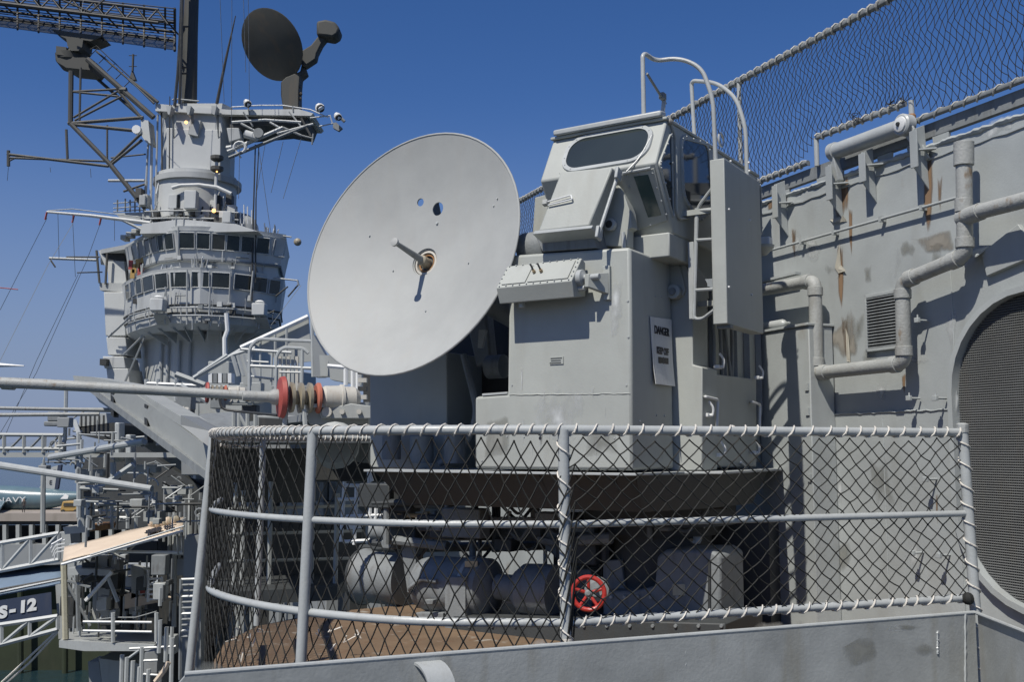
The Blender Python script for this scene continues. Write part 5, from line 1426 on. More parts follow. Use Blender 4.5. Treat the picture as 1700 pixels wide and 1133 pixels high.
whip([(360, 172), (375, 98), (391, 26)], [.10, .08, .03], 'long slanting whip aerial right of the pole mast')
whip([(290, 176), (297, 100), (300, 0), (300, -30)], [.10, .08, .05, .04], 'dark whip aerial hugging the left of the pole mast')
whip([(424, 470), (425, 330), (430, 240)], [.05, .04, .03], 'thin upright whip aerial right of the tower drum')
whip([(280, 500), (281, 300), (282, 160)], [.05, .04, .03], 'thin upright wire aerial in front of the tower panel')
whip([(282, 540), (282, 440)], [.06, .05], 'short dark aerial standing on the left searchlight box')
whip([(418, 500), (420, 380), (424, 240)], [.06, .05, .04], 'upright aerial standing on the right searchlight box')

# ---- platform to the right of the tower with the big dark dish
pf_ = thing('radar_platform', Q(440, 230, 60), 'cantilevered radar platform with struts and floodlights on the tower right side', 'platform')
MB().prism([Q(a, b, 60) for a, b in ((378, 182), (496, 181), (520, 188), (516, 192), (378, 190))], V((0, 3.5, 0))).build('platform_deck', 'isl', pf_)
MB().prism([Q(a, b, 60.4) for a, b in ((380, 190), (512, 193), (505, 212), (470, 206), (382, 214))], V((0, 3, 0))).build('underframe', 'mastmid', pf_)
for a, b, c, d, r_, mt_ in ((378, 252, 470, 212, .12, 'isl'), (380, 262, 512, 208, .10, 'machine'), (376, 246, 410, 240, .14, 'isl'), (440, 226, 400, 205, .07, 'isl2'), (385, 203, 440, 199, .08, 'isl'),
                         (440, 199, 500, 203, .08, 'isl'), (460, 222, 520, 206, .08, 'isl2'), (500, 196, 516, 226, .07, 'mastmid'), (470, 212, 500, 225, .08, 'machine'), (500, 225, 520, 230, .06, 'machine'),
                         (520, 222, 518, 240, .05, 'machine'), (480, 185, 500, 210, .05, 'isl2'), (404, 186, 420, 210, .05, 'machine'), (448, 203, 470, 215, .06, 'isl'), (384, 240, 400, 262, .06, 'isl'),
                         (412, 178, 414, 190, .05, 'machine'), (486, 176, 487, 186, .05, 'machine')):
    MB().tube([Q(a, b, 60), Q(c, d, 60)], r_, 6).build('strut', mt_, pf_)
MB().tube([Q(a, b, 60) for a, b in ((384, 178), (430, 175), (470, 175), (515, 182), (545, 195))], .04, 5).build('guard_rail', 'white', pf_)
MB().tube([Q(a, b, 60) for a, b in ((515, 196), (548, 192), (552, 205), (530, 210))], .05, 5).build('guard_rail', 'isl', pf_)
MB().lathe(Q(420, 226, 59.6), V((-1, 0, .3)), [(-.3, .25), (.5, .25)], 12).build('drum', 'isl', pf_)
MB().lathe(Q(430, 222, 59.4), V((0, -1, 0)), [(0, .3), (.2, .3)], 12).build('speaker', 'machine', pf_)
MB().tube(arc(Q(398, 245, 59.6), V((1, 0, 0)), UZ, -60, 200, .35, 8), .09, 6).build('bent_pipe', 'isl', pf_)
MB().prism([Q(a, b, 59.7) for a, b in ((376, 212), (396, 212), (400, 230), (380, 236))], V((0, .8, 0))).build('equipment_box', 'isl2', pf_, bevel=.04)
fg = 'round white floodlights on the radar platform'
for a, b, r_, lab in ((411, 172, .24, 'white floodlight at the platform left, near the tower'), (531, 179, .30, 'largest white floodlight on the platform right corner'), (561, 194, .24, 'white floodlight at the far right end of the platform arm')):
    fl_ = thing('floodlight', Q(a, b, 59.6), lab, 'floodlight', fg)
    MB().lathe(Q(a, b, 59.6), V((-.4, -.3, .6)), [(-.15, r_ * .9), (.0, r_), (.15, r_ * .8), (.28, r_ * .3)], 14).build('shell', 'white', fl_)
    MB().lathe(Q(a, b, 59.6), V((.4, -.7, -.5)), [(.12, r_ * .85), (.22, r_ * .75)], 14).build('lens', 'dark', fl_)
MB().tube([Q(566, 196, 60), Q(572, 202, 60)], .1, 6).build('socket', 'machine', pf_)
MB().prism([Q(a, b, 60) for a, b in ((552, 204), (558, 203), (568, 212), (562, 217), (553, 212))], V((0, .3, 0))).build('unlit_lamp', 'machine', pf_)

bd_ = thing('dark_tower_dish', Q(481, 180, 60.5), 'dark round radar dish with offset horn on the island platform', 'radar dish')
Cb = Q(457, 72, 60)
vb_ = Cb.normalized(); rtb = vb_.cross(UZ).normalized(); upb = rtb.cross(vb_)
thb = R(38); pab = R(162)      # leans towards upper right of the picture
axb = (-vb_ * math.cos(thb) + (rtb * math.cos(R(-160)) + upb * math.sin(R(25))) * math.sin(thb)).normalized()
axb = (-vb_ * math.cos(thb) + (rtb * math.cos(R(205)) + upb * math.sin(R(205)) * -.2) * math.sin(thb)).normalized()
tilt = R(118)
minor = rtb * math.cos(tilt - math.pi / 2) + upb * math.sin(tilt - math.pi / 2)
axb = (-vb_ * math.cos(R(40)) - minor * math.sin(R(40))).normalized()
Rb = 62 / FPX * 60
MB().lathe(Cb + axb * .35, -axb, [(0, Rb), (.05, Rb * 1.0), (.25, Rb * .85), (.45, Rb * .55), (.55, .1)], 40).build('reflector_back', 'mastdark', bd_)
MB().lathe(Cb + axb * .36, axb, [(0, Rb * 1.01), (.03, Rb * .98)], 40).build('dish_face', 'mastdark', bd_)
MB().prism([Q(a, b, 59.9) for a, b in ((500, 84), (516, 74), (532, 54), (545, 58), (534, 72), (526, 88), (524, 98), (506, 110), (498, 104))], V((0, .7, 0))).build('feed_arm', 'mastdark', bd_, bevel=.08)
MB().prism([Q(a, b, 59.6) for a, b in ((525, 34), (540, 31), (556, 35), (564, 46), (561, 56), (552, 62), (542, 60), (525, 58))], V((0, 1.2, 0))).build('feed_horn', 'mastdark', bd_, bevel=.15)
MB().prism([Q(a, b, 60.2) for a, b in ((466, 136), (474, 128), (498, 118), (502, 100), (508, 118), (498, 126), (496, 150), (496, 182), (470, 182), (466, 158))], V((0, 1.0, 0))).build('pedestal', 'mastdark', bd_, bevel=.06)
for a, b in ((497, 144), (498, 164), (499, 156)): MB().ball(Q(a, b, 60.4), .12, 6).build('fitting', 'mastdark', bd_)

# ---- air search aerial on its outrigger lattice
lat = thing('outrigger_lattice', Q(115, 205, 60), 'dark lattice outrigger of tubes holding the big aerial left of the tower', 'lattice mast')
def lt(a, b, c, d, r_=.10, m_='mastmid', Y1=60, Y2=60): MB().tube([Q(a, b, Y1), Q(c, d, Y2)], r_, 7).build('lattice_tube', m_, lat)
for args in ((118, 118, 117, 205, .15), (134, 112, 132, 200, .07), (117, 205, 182, 272, .14), (182, 272, 240, 345, .15), (145, 98, 255, 195, .17), (140, 112, 236, 196, .10, 'mastmid', 62, 62),
             (119, 152, 196, 148, .07), (119, 152, 196, 160, .07), (122, 195, 198, 150, .07), (124, 200, 202, 160, .07), (196, 150, 236, 198, .10), (113, 205, 238, 195, .11), (117, 206, 235, 218, .11),
             (178, 270, 178, 208, .06), (184, 270, 234, 222, .09), (186, 272, 236, 232, .09), (110, 215, 112, 264, .08), (160, 85, 255, 168, .06), (200, 60 + 90, 210, 150, .2),
             (184, 262, 242, 256, .05), (12, 256, 180, 276, .09), (14, 262, 182, 268, .07), (14, 250, 14, 276, .10), (14, 268, 30, 260, .05), (215, 132, 262, 170, .11), (222, 138, 256, 172, .07),
             (180, 300, 240, 300, .09, 'isl2'), (205, 318, 240, 306, .07)):
    lt(*args)
for k in range(5):
    a = 150 + k * 14; MB().tube([Q(a, 92 + k * 13, 60), Q(a + 12, 80 + k * 13, 60)], .03, 4).build('ladder_rung', 'mastmid', lat)
MB().tube([Q(150, 82, 60), Q(160, 76, 60), Q(218, 130, 60)], .035, 4).build('handrail', 'mastmid', lat)
MB().prism([Q(a, b, 60) for a, b in ((214, 132), (219, 116), (225, 132))], V((0, .3, 0))).build('cone_base', 'mastmid', lat)
MB().tube([Q(220, 118, 60), Q(221, 90, 60)], .07, 5).build('stub_aerial', 'dark', lat)
for b_ in (92, 110): MB().tube([Q(214, b_, 60), Q(227, b_, 60)], .025, 4).build('cross_rod', 'dark', lat)
MB().lathe(Q(118, 116, 61), UZ, [(0, .5), (.5, .9), (.9, .95), (1.1, .5)], 18).build('turntable', 'mastdark', lat)
MB().prism([Q(a, b, 60.2) for a, b in ((92, 92), (150, 96), (160, 104), (150, 116), (110, 112), (94, 102))], V((0, 1.8, 0))).build('head_platform', 'mastdark', lat)
MB().prism([Q(a, b, 60.1) for a, b in ((93, 76), (110, 78), (110, 92), (93, 90))], V((0, .5, 0))).build('gear_box', 'mastdark', lat)
MB().prism([Q(a, b, 60) for a, b in ((234, 198), (246, 200), (250, 238), (242, 236), (234, 224))], V((0, 1, 0))).build('root_bracket', 'isl', lat)
MB().lathe(Q(229, 217, 59.6), V((0, -1, 0)), [(0, .26), (.3, .26)], 14).build('floodlight_ring', 'white', lat)
MB().tube([Q(12, 352, 60)] * 1 + [Q(13, 352, 60)], .01, 3) if False else None

ar = thing('search_radar_aerial', Q(125, 66, 60.5), 'wide black lattice search radar aerial cut by the top left corner', 'radar aerial')
def A_(x, f):     # f: 0 top edge .. 1 bottom edge
    y0 = 14 - (290 - x) * .105 - 0; y1 = 84 - (290 - x) * .135
    bow = 1.8 * (1 - (2 * f - 1) ** 2)
    return Q(x, y0 + (y1 - y0) * f, 60 + bow)
xs0, xs1 = -80, 291
for f in (0, .07, .14, .21, .28, .34, .41, .48, .56, .63, .70, .76, .80):
    MB().tube([A_(xs0, f), A_(xs1, f)], .035 if f not in (.34, .56, .76) else .10, 5).build('rod', 'dark', ar)
mesh_ = MB()
for k in range(9):
    mesh_.tube([A_(xs0, .82 + .02 * k), A_(xs1 - 2, .82 + .02 * k)], .022, 3)
for k in range(186):
    mesh_.tube([A_(xs0 + 2 * k, .80), A_(xs0 + 2 * k, .995)], .010, 3, caps=False)
mesh_.build('wire_mesh', 'dark', ar, kind='stuff')
for x in range(-76, 292, 35):
    MB().tube([A_(x, f / 8) for f in range(9)], .07, 5).build('rib', 'dark', ar)
MB().tube([A_(290, f / 8) for f in range(9)], .09, 5).build('rib', 'dark', ar)
def At(x, f, d=2.2): q = A_(x, f); return q - V((0, d, 0))
for f in (.40, .70): MB().tube([At(xs0, f), At(xs1 - 8, f)], .10, 6).build('chord', 'dark', ar)
k = 0
for x in range(-76, 285, 17):
    f0, f1 = (.40, .70) if k % 2 else (.70, .40)
    MB().tube([At(x, f0), At(x + 17, f1)], .055, 5).build('lacing', 'dark', ar)
    MB().tube([At(x, f0), A_(x + 17, f1 * .9)], .055, 5).build('lacing', 'dark', ar)
    k += 1
MB().tube([Q(85, -8, 58.5), Q(150, 20, 58.5)], .06, 5).build('feed_stay', 'dark', ar)
MB().tube([Q(180, -8, 58.5), Q(150, 20, 58.5)], .06, 5).build('feed_stay', 'dark', ar)
MB().prism([Q(a, b, 60.0) for a, b in ((85, 48), (170, 60), (150, 68), (138, 66), (136, 78), (130, 84), (118, 84), (112, 76), (110, 64), (98, 58))], V((0, 1.4, 0))).build('yoke', 'mastdark', ar)
MB().lathe(Q(125, 92, 60.8), UZ, [(0, .55), (.3, .5), (.6, .35), (.9, .4)], 16).build('pedestal', 'mastdark', ar)

# ---- yardarms with wires at the left
yd = thing('upper_yardarm', Q(160, 362, 60), 'pale thin yardarm pointing left above the bridge roof', 'yardarm')
MB().tube([Q(78, 352, 60), Q(150, 358, 60), Q(262, 372, 60)], [.07, .10, .13], 7).build('spar', 'isl', yd)
MB().tube([Q(80, 350, 60), Q(120, 347, 60), Q(262, 364, 60)], .03, 4).build('footrope', 'isl2', yd)
for a, b in ((78, 352), (123, 357), (168, 361)): MB().tube([Q(a, b, 60), Q(a - 3, b + 13, 60)], .06, 4).build('hanger', 'redfade', yd)
MB().tube([Q(204, 366, 60), Q(240, 384, 60)], .09, 5).build('brace', 'isl2', yd)
yd2 = thing('lower_yardarm', Q(120, 432, 62), 'dark short yardarm pointing left beside the bridge wing', 'yardarm')
MB().tube([Q(82, 429, 62), Q(160, 432, 62)], .09, 6).build('spar', 'isl2', yd2)
MB().tube([Q(110, 427, 62), Q(165, 427, 62)], .05, 4).build('spar', 'mastmid', yd2)
MB().tube([Q(84, 432, 62), Q(92, 444, 62)], .05, 4).build('hanger', 'mastmid', yd2)
MB().tube([Q(128, 453, 62), Q(170, 452, 62)], .04, 4).build('spar', 'mastmid', yd2)
yd3 = tag(MB().tube([Q(-20, 606, 45), Q(40, 608, 45)], [.14, .03], 6).build('spar_tip', 'white'), 'white tapered spar tip at the left edge above the long pipe', 'spar')
yd4 = tag(MB().tube([Q(0, 478, 60), Q(30, 481, 60)], .03, 4).build('thin_spar', 'redfade'), 'tiny red thin spar at the far left edge', 'spar')
# signal deck rails left
for yy in (336, 344, 350): MB().tube([Q(188, yy + 2, 61), Q(240, yy - 2, 61)], .035, 4).build('guard_rail', 'isl2', isl)
for a in (195, 208, 216, 224, 232): MB().tube([Q(a, 320 + (a % 7) * 2, 61), Q(a, 352, 61)], .05, 4).build('aerial_stub', 'machine', isl)
MB().prism([Q(a, b, 61) for a, b in ((190, 354), (250, 352), (262, 368), (200, 362))], V((0, 1.5, 0))).build('side_deck', 'isl2', isl)
# rigging
wires = thing('rigging_wires', Q(150, 700, 58), 'thin dark rigging wires sloping across the sky around the island', 'wires')
for pts in (((78, 362), (0, 515)), ((122, 370), (80, 440), (0, 600)), ((166, 372), (145, 430), (60, 620), (0, 720)), ((130, 455), (60, 600), (10, 720)),
            ((365, -10), (372, 170)), ((385, -10), (384, 240)), ((412, -10), (414, 170)), ((404, -10), (408, 120)), ((440, 240), (424, 330)), ((470, 235), (450, 320)),
            ((430, 250), (450, 390)), ((500, 230), (470, 330)), ((500, 474), (450, 540)), ((120, 355), (125, 460)), ((190, 365), (190, 400)), ((96, 355), (98, 430)),
            ((135, 20), (140, -10)), ((398, 240), (396, 330)), ((300, 0), (290, 170)), ((14, 275), (12, 300)), ((83, 278), (84, 286)), ((150, 280), (151, 295)), ((255, 170), (212, 130))):
    MB().tube([Q(a, b, 58) for a, b in pts], .018, 3).build('wire', 'machine', wires)

# ================================================================ sea and sky line
SEAZ = -17.0
def sea_mat():
    m, t, b = new_mat('harbour_water')
    N, L = t.nodes, t.links
    b.inputs['Base Color'].default_value = (0.012, 0.03, 0.035, 1)
    b.inputs['Roughness'].default_value = 0.16
    tc = N.new('ShaderNodeTexCoord')
    n = N.new('ShaderNodeTexNoise'); n.inputs['Scale'].default_value = 0.8; n.inputs['Detail'].default_value = 5
    L.new(tc.outputs['Object'], n.inputs['Vector'])
    n2 = N.new('ShaderNodeTexNoise'); n2.inputs['Scale'].default_value = 0.02; n2.inputs['Detail'].default_value = 4
    L.new(tc.outputs['Object'], n2.inputs['Vector'])
    cr = N.new('ShaderNodeValToRGB'); cr.color_ramp.elements[0].color = (0.010, 0.026, 0.034, 1); cr.color_ramp.elements[1].color = (0.022, 0.045, 0.05, 1)
    L.new(n2.outputs[0], cr.inputs[0]); L.new(cr.outputs[0], b.inputs['Base Color'])
    bp = N.new('ShaderNodeBump'); bp.inputs['Strength'].default_value = 0.5; bp.inputs['Distance'].default_value = 0.25
    L.new(n.outputs[0], bp.inputs['Height']); L.new(bp.outputs[0], b.inputs['Normal'])
    return m
M['sea'] = sea_mat()
S_ = 14000
MB().add([V((-S_, -S_, SEAZ)), V((S_, -S_, SEAZ)), V((S_, S_, SEAZ)), V((-S_, S_, SEAZ))], [(0, 1, 2, 3)]).build('water', 'sea', kind='structure', smooth=0)
M['hills'] = paint('distant_hills', (0.16, 0.20, 0.26), var=0.1, dirt=0.1, scale=.01, rough=1.0, bump=0)
hm = MB(); hx = []
rng = random.Random(9)
for k in range(81):
    x = -9000 + k * 225; h = 60 + 50 * math.sin(k * .31) + 30 * math.sin(k * .83 + 1) + rng.uniform(0, 14)
    hx.append((x, max(15, h)))
vs = [V((x, 9000 - abs(x) * .1, SEAZ - 1)) for x, h in hx] + [V((x, 9300 - abs(x) * .1, SEAZ + h)) for x, h in hx] + [V((x, 10500 - abs(x) * .1, SEAZ - 1)) for x, h in hx]
n = len(hx)
hm.add(vs, [(i, i + 1, n + i + 1, n + i) for i in range(n - 1)] + [(n + i, n + i + 1, 2 * n + i + 1, 2 * n + i) for i in range(n - 1)])
hm.build('hills', 'hills', kind='structure')

# ================================================================ the ship's own side stretching forward to the island
def hp(px, py, out=0.0): return wx(px, py, out)
hull = thing('ship_hull', wp(30, 0, SEAZ / K), 'shaded lower side of the ship running forward under the gallery deck', 'ship hull')
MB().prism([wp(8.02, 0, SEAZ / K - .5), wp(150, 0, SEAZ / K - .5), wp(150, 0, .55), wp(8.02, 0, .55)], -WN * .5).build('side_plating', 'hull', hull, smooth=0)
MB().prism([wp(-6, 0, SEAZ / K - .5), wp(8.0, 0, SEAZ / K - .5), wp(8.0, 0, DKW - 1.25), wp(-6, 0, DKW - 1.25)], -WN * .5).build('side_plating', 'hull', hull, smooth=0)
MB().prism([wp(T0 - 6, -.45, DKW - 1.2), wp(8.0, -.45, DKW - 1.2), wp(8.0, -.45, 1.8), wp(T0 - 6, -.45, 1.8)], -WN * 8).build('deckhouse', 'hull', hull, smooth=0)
# gallery deck overhang and its knees
MB().prism([wp(8.05, 0.01, .40), wp(60, 0.01, .40), wp(60, 2.6, .40), wp(8.05, 1.6, .40)], UZ * .12).build('gallery_deck', 'hull', hull)
for k in range(14):
    t_ = 9.5 + k * 3.4
    MB().prism([wp(t_, 0.01, .39), wp(t_, 1.5, .39), wp(t_, 0.01, -1.3)], WD * .05).build('knee', 'hull', hull)
rng = random.Random(12)
for k in range(60):       # doors, lockers, pipes and trunks on the shaded side
    t_ = rng.uniform(9, 46); z_ = rng.uniform(-6, -.2); s1 = rng.uniform(.15, .6); s2 = rng.uniform(.2, 1.1)
    if rng.random() < .5: MB().box(wp(t_, .15, z_), WD * s1, WN * rng.uniform(.1, .35), UZ * s2).build('locker', rng.choice(['hull', 'machine', 'dark', 'gray']), hull, bevel=.02)
    else: MB().tube([wp(t_, .2, z_ - s2 * 2), wp(t_, .2, z_ + s2 * 1.2)], rng.uniform(.04, .12), 8).build('riser_pipe', rng.choice(['hull', 'machine', 'gray']), hull)
# lower sponson deck, rails and ladder in front of the hull (seen through the net)
ls = thing('lower_sponson', P(470, 960, 13), 'dark lower catwalk deck with rails seen through the net', 'catwalk')
MB().prism([P(350, 985, 11.5), P(560, 975, 12), P(600, 940, 16), P(380, 940, 16)], V((0, 0, -.15))).build('catwalk_deck', 'under', ls)
for yy in (838, 880, 925):
    MB().tube([P(380, yy + 8, 12), P(600, yy + 2, 14)], .022, 6).build('guard_rail', 'gray', ls)
for a in (392, 405, 450, 520, 560): MB().tube([P(a, 800 + (a % 30), 12.5), P(a - 4, 985, 12.5)], .03, 6).build('stanchion', 'gray', ls)
MB().prism([P(352, 745, 13), P(515, 745, 14), P(515, 835, 14), P(352, 835, 13)], V((0, .4, 0))).build('screen_plate', 'under', ls)  # shade behind the net is painted into these dark plates
MB().prism([P(352, 860, 13.5), P(600, 860, 14.5), P(600, 960, 14.5), P(352, 960, 13.5)], V((0, .4, 0))).build('screen_plate', 'under', ls)
MB().lathe(P(558, 740, 11.8), V((0, -1, .0)), [(0, .27), (.10, .27), (.14, .2)], 20).build('white_drum', 'gray', ls)
zc_ = .06
q4 = [V((-2.95, 10.2, zc_)), V((-1.3, 11.2, zc_)), V((-2.2, 17.5, zc_)), V((-4.9, 17.0, zc_))]
MB().prism(q4, UZ * .05).build('shade_overhang_deck', 'machine', ls)  # overhang plate added to shade the catwalk below it
wr = thing('pipe_frame_rack', P(590, 900, 11.5), 'cluster of white pipe frames glimpsed through the net left of the drum', 'frame')
for (a, b, c, d) in ((572, 800, 566, 900), (592, 805, 588, 905), (612, 780, 616, 905), (626, 810, 622, 900), (570, 806, 640, 808), (560, 830, 640, 828), (575, 858, 640, 856), (570, 900, 680, 895), (612, 782, 618, 800)):
    MB().tube([P(a, b, 11.3), P(c, d, 11.3)], .022, 6).build('frame_tube', 'white', wr)
MB().prism([P(572, 858, 11.5), P(598, 856, 11.5), P(600, 878, 11.5), P(576, 880, 11.5)], V((0, .1, 0))).build('panel', 'white', wr)
MB().prism([P(618, 862, 11.5), P(640, 860, 11.5), P(642, 896, 11.5), P(620, 898, 11.5)], V((0, .1, 0))).build('panel', 'white', wr)

# ================================================================ whip aerial mounts lying level along the catwalk
def insul(root, p, d, r0, n, pitch, mat='insul'):
    for k in range(n):
        MB().lathe(p + d * pitch * k, d, [(0, r0 * .45), (pitch * .15, r0), (pitch * .5, r0 * .95), (pitch * .75, r0 * .45), (pitch * .98, r0 * .45)], 22).build('insulator_disc', mat, root)
def aerial(Y, px_, py_, s, pipe_pts, pr, label, disc_mat='redfade', yaw=V((1, .42, -.01))):
    d = yaw.normalized()
    o = P(px_, py_, Y)
    root = thing('whip_mount', o, label, 'aerial mount', 'whip aerial mounts folded level along the catwalk')
    MB().tube(pipe_pts + [o - d * .10 * s], pr, 14).build('whip_tube', 'pipe', root)
    MB().lathe(o - d * .10 * s, d, [(-.35 * s, pr[-1] * 1.0), (-.30 * s, pr[-1] * 1.25), (-.05 * s, pr[-1] * 1.25), (0, pr[-1] * 1.8), (.06 * s, pr[-1] * 1.8)], 16).build('coupling', 'pipe', root)
    MB().lathe(o, d, [(-.05 * s, .10 * s), (-.03 * s, .235 * s), (.02 * s, .25 * s), (.035 * s, .23 * s)], 28).build('corona_disc', disc_mat, root)
    insul(root, o + d * .08 * s, d, .185 * s, 3, .105 * s)
    MB().lathe(o + d * .39 * s, d, [(0, .16 * s), (.02 * s, .185 * s), (.05 * s, .185 * s)], 24).build('orange_flange', 'orange', root)
    MB().lathe(o + d * .46 * s, d, [(0, .12 * s), (.04 * s, .15 * s), (.22 * s, .16 * s), (.23 * s, .175 * s), (.26 * s, .175 * s), (.27 * s, .15 * s), (.40 * s, .15 * s), (.46 * s, .10 * s)], 24).build('base_housing', 'cream', root)
    c_ = o + d * .75 * s + V((0, -.16 * s, -.16 * s))
    MB().prism([c_ + V((-.28 * s, 0, 0)), c_ + V((-.1 * s, 0, .06 * s)), c_ + V((.1 * s, .0, .10 * s)), c_ + V((.34 * s, 0, .07 * s)), c_ + V((.34 * s, 0, -.08 * s)), c_ + V((-.25 * s, 0, -.08 * s))], V((0, .25 * s, 0))).build('cradle', 'gray', root, bevel=.01)
    for k, r_ in ((-.18, .06), (.0, .03), (.2, .03)):
        MB().lathe(c_ + V((k * s, 0, .0)), V((0, -1, 0)), [(0, r_ * s), (.04 * s, r_ * s)], 12).build('pivot', 'cream', root)
    return root
a1 = aerial(12, 468, 660, 1.0, [P(-120, 630, 11.6), P(60, 638, 11.7), P(64, 638, 11.7), P(250, 648, 11.8)], [.062, .062, .062, .060, .052], 'largest level whip aerial mount with big red disc beside the dish')
MB().tube([P(5, 637, 11.7), P(24, 638, 11.7)], .072, 14).build('joint_collar', 'pipe', a1)
a2 = aerial(19, 344, 652, .78, [P(300, 650, 18.9), P(320, 651, 18.9)], [.05, .05, .05], 'middle whip aerial mount with faded red disc behind the long pipe')
a3 = aerial(21, 267, 683, .62, [P(-60, 677, 20), P(100, 680, 20.4)], [.035, .035, .06], 'smallest level whip aerial mount with little red disc above the plate girder')
tag(MB().tube([P(-60, 690, 21), P(165, 688, 21.4)], .04, 8).build('spare_tube', 'pipe'), 'bare thin tube just below the smallest aerial tube at left', 'tube')
# support brackets under the mounts
sb = thing('mount_bracket', P(550, 720, 12.3), 'grey sheet bracket with slanted edges carrying the largest aerial mount', 'bracket')
MB().prism([P(508, 692, 12.1), P(522, 672, 12.1), P(612, 672, 12.4), P(612, 706, 12.4), P(514, 706, 12.1)], V((0, .5, 0))).build('bracket_plate', 'gray', sb, bevel=.01)
MB().prism([P(516, 671, 12.0), P(612, 668, 12.4), P(612, 675, 12.4), P(516, 677, 12.0)], V((0, .6, 0))).build('top_flange', 'rail', sb)
MB().prism([P(500, 706, 12.2), P(612, 708, 12.4), P(612, 770, 12.4), P(530, 760, 12.2)], V((0, .8, 0))).build('lower_plate', 'machine', sb)
MB().tube(fillet([P(364, 660, 14), P(368, 680, 14), P(400, 684, 14), P(460, 690, 13)], .1), .02, 6).build('cable', 'dark', sb)
MB().tube([P(475, 680, 12), P(472, 712, 12)], .03, 6).build('drop_rod', 'rail', sb)
MB().tube([P(505, 680, 12), P(507, 712, 12)], .03, 6).build('drop_rod', 'rail', sb)
MB().prism([P(430, 694, 13), P(470, 696, 13), P(470, 712, 13), P(430, 712, 13)], V((0, .3, 0))).build('dark_box', 'dark', sb)
for a in (388, 397, 411, 424): MB().tube([P(a, 686, 15), P(a, 716, 15)], .03, 6).build('post', 'gray', sb)
MB().tube([P(397, 688, 15), P(411, 714, 15)], .025, 6).build('brace', 'gray', sb)
MB().prism([P(330, 688, 17), P(388, 684, 17), P(384, 714, 16), P(340, 712, 16)], V((0, .8, 0))).build('shelf', 'machine', sb)

# plate girder sloping down to the right
gd = thing('plate_girder', P(240, 760, 17), 'broad grey plate girder sloping down right with dark flanges', 'girder')
g0, g1, Yg0, Yg1 = (128, 640), (346, 796), 22, 14.5
def G(px, py):
    f = (px - 128) / 218; return P(px, py, Yg0 + (Yg1 - Yg0) * f)
MB().prism([G(140, 632), G(205, 640), G(346, 742), G(346, 792), G(240, 718), G(165, 668)], V((.0, .06, 0))).build('web_plate', 'gray', gd)
MB().prism([G(134, 640), G(140, 634), G(346, 786), G(346, 800)], V((.25, .5, 0))).build('bottom_flange', 'machine', gd)
MB().prism([G(150, 626), G(206, 636), G(300, 692), G(346, 728), G(346, 738), G(296, 702), G(200, 642), G(150, 634)], V((.18, .5, .0))).build('top_flange', 'gray', gd)
for a, y0, y1 in ((192, 640, 690), (248, 672, 728)):
    MB().prism([G(a, y0), G(a + 5, y0 + 3), G(a + 5, y1 + 4), G(a, y1)], V((0, -.25, 0))).build('stiffener', 'dark', gd)
MB().prism([G(121, 624), G(150, 626), G(150, 640), G(124, 636)], V((0, .5, 0))).build('end_bracket', 'gray', gd)
patch([G(a, b) + V((0, -.01, 0)) for a, b in ((308, 712), (346, 732), (346, 790), (330, 785), (304, 762), (312, 745))], 'cast_shadow_patch', 'st_dark', gd)  # ragged cast shadow painted over the girder's right end
MB().prism([P(300, 690, 14), P(348, 716, 14), P(350, 745, 13.8), P(300, 706, 14)], V((0, .8, 0))).build('end_plate', 'hull', gd)

# ================================================================ rails, screens and steps right of the island base
cw = thing('catwalk_rails', P(460, 650, 20), 'white pipe guard rails and a sloping windscreen on the forward catwalk', 'railing')
def rr(pts, r_=.030, Y=17.5, name='guard_rail', mat='rail', f=.12): MB().tube(fillet([P(a, b, Y) for a, b in pts], f), r_, 7).build(name, mat, cw)
rr([(414, 656), (414, 578), (428, 563), (518, 567)])
rr([(458, 650), (459, 590), (470, 577), (504, 579), (512, 587)])
rr([(416, 608), (517, 612)]); rr([(464, 618), (500, 619)], .02)
rr([(502, 580), (501, 640)]); rr([(400, 580), (484, 586)], .028, 18.5); rr([(432, 566), (432, 640)], .022, 19); rr([(452, 584), (450, 640)], .022, 19)
rr([(410, 600), (446, 602)], .022, 18.8); rr([(414, 625), (455, 630)], .022, 18.8)
rr([(518, 530), (520, 626)], .035, 17.5)
MB().prism([P(424, 572, 19), P(512, 530, 19), P(518, 600, 19), P(470, 605, 19)], V((0, .05, 0))).build('windscreen', 'gray', cw)
MB().tube([P(400, 578, 18.9), P(512, 526, 18.9)], .05, 6).build('screen_edge', 'white', cw)
for a, b in ((457, 556), (476, 547)): MB().tube([P(a, b, 18.8), P(a, 640, 18.8)], .025, 5).build('screen_rib', 'gray', cw)
for k in range(6): MB().prism([P(462 + k * 7, 592, 18.6), P(467 + k * 7, 592, 18.6), P(467 + k * 7, 650, 18.6), P(462 + k * 7, 650, 18.6)], V((0, .05, 0))).build('slat', 'gray' if k % 2 else 'cream', cw)
MB().prism([P(520, 555, 17), P(540, 590, 17), P(536, 626, 17), P(522, 626, 17)], V((0, .3, 0))).build('post_plate', 'hull', cw)
MB().prism([P(530, 590, 16), P(546, 590, 16), P(544, 625, 16), P(532, 625, 16)], V((0, .3, 0))).build('post_plate', 'gray', cw)
MB().prism([P(545, 590, 15.5), P(600, 600, 15.5), P(600, 640, 15.5), P(548, 630, 15.5)], V((0, .4, 0))).build('cable_trunk', 'gray', cw)
for a, b, c, d in ((544, 608, 590, 612), (586, 612, 586, 650), (594, 615, 594, 650), (574, 612, 574, 640)): MB().tube([P(a, b, 15), P(c, d, 15)], .035, 6).build('guard_rail', 'white', cw)
for k in range(6): MB().box(P(602, 618 + k * 14, 14), V((.06, 0, 0)), V((0, .05, 0)), V((0, 0, .03))).build('cleat', 'cream' if k % 2 else 'dark', cw)
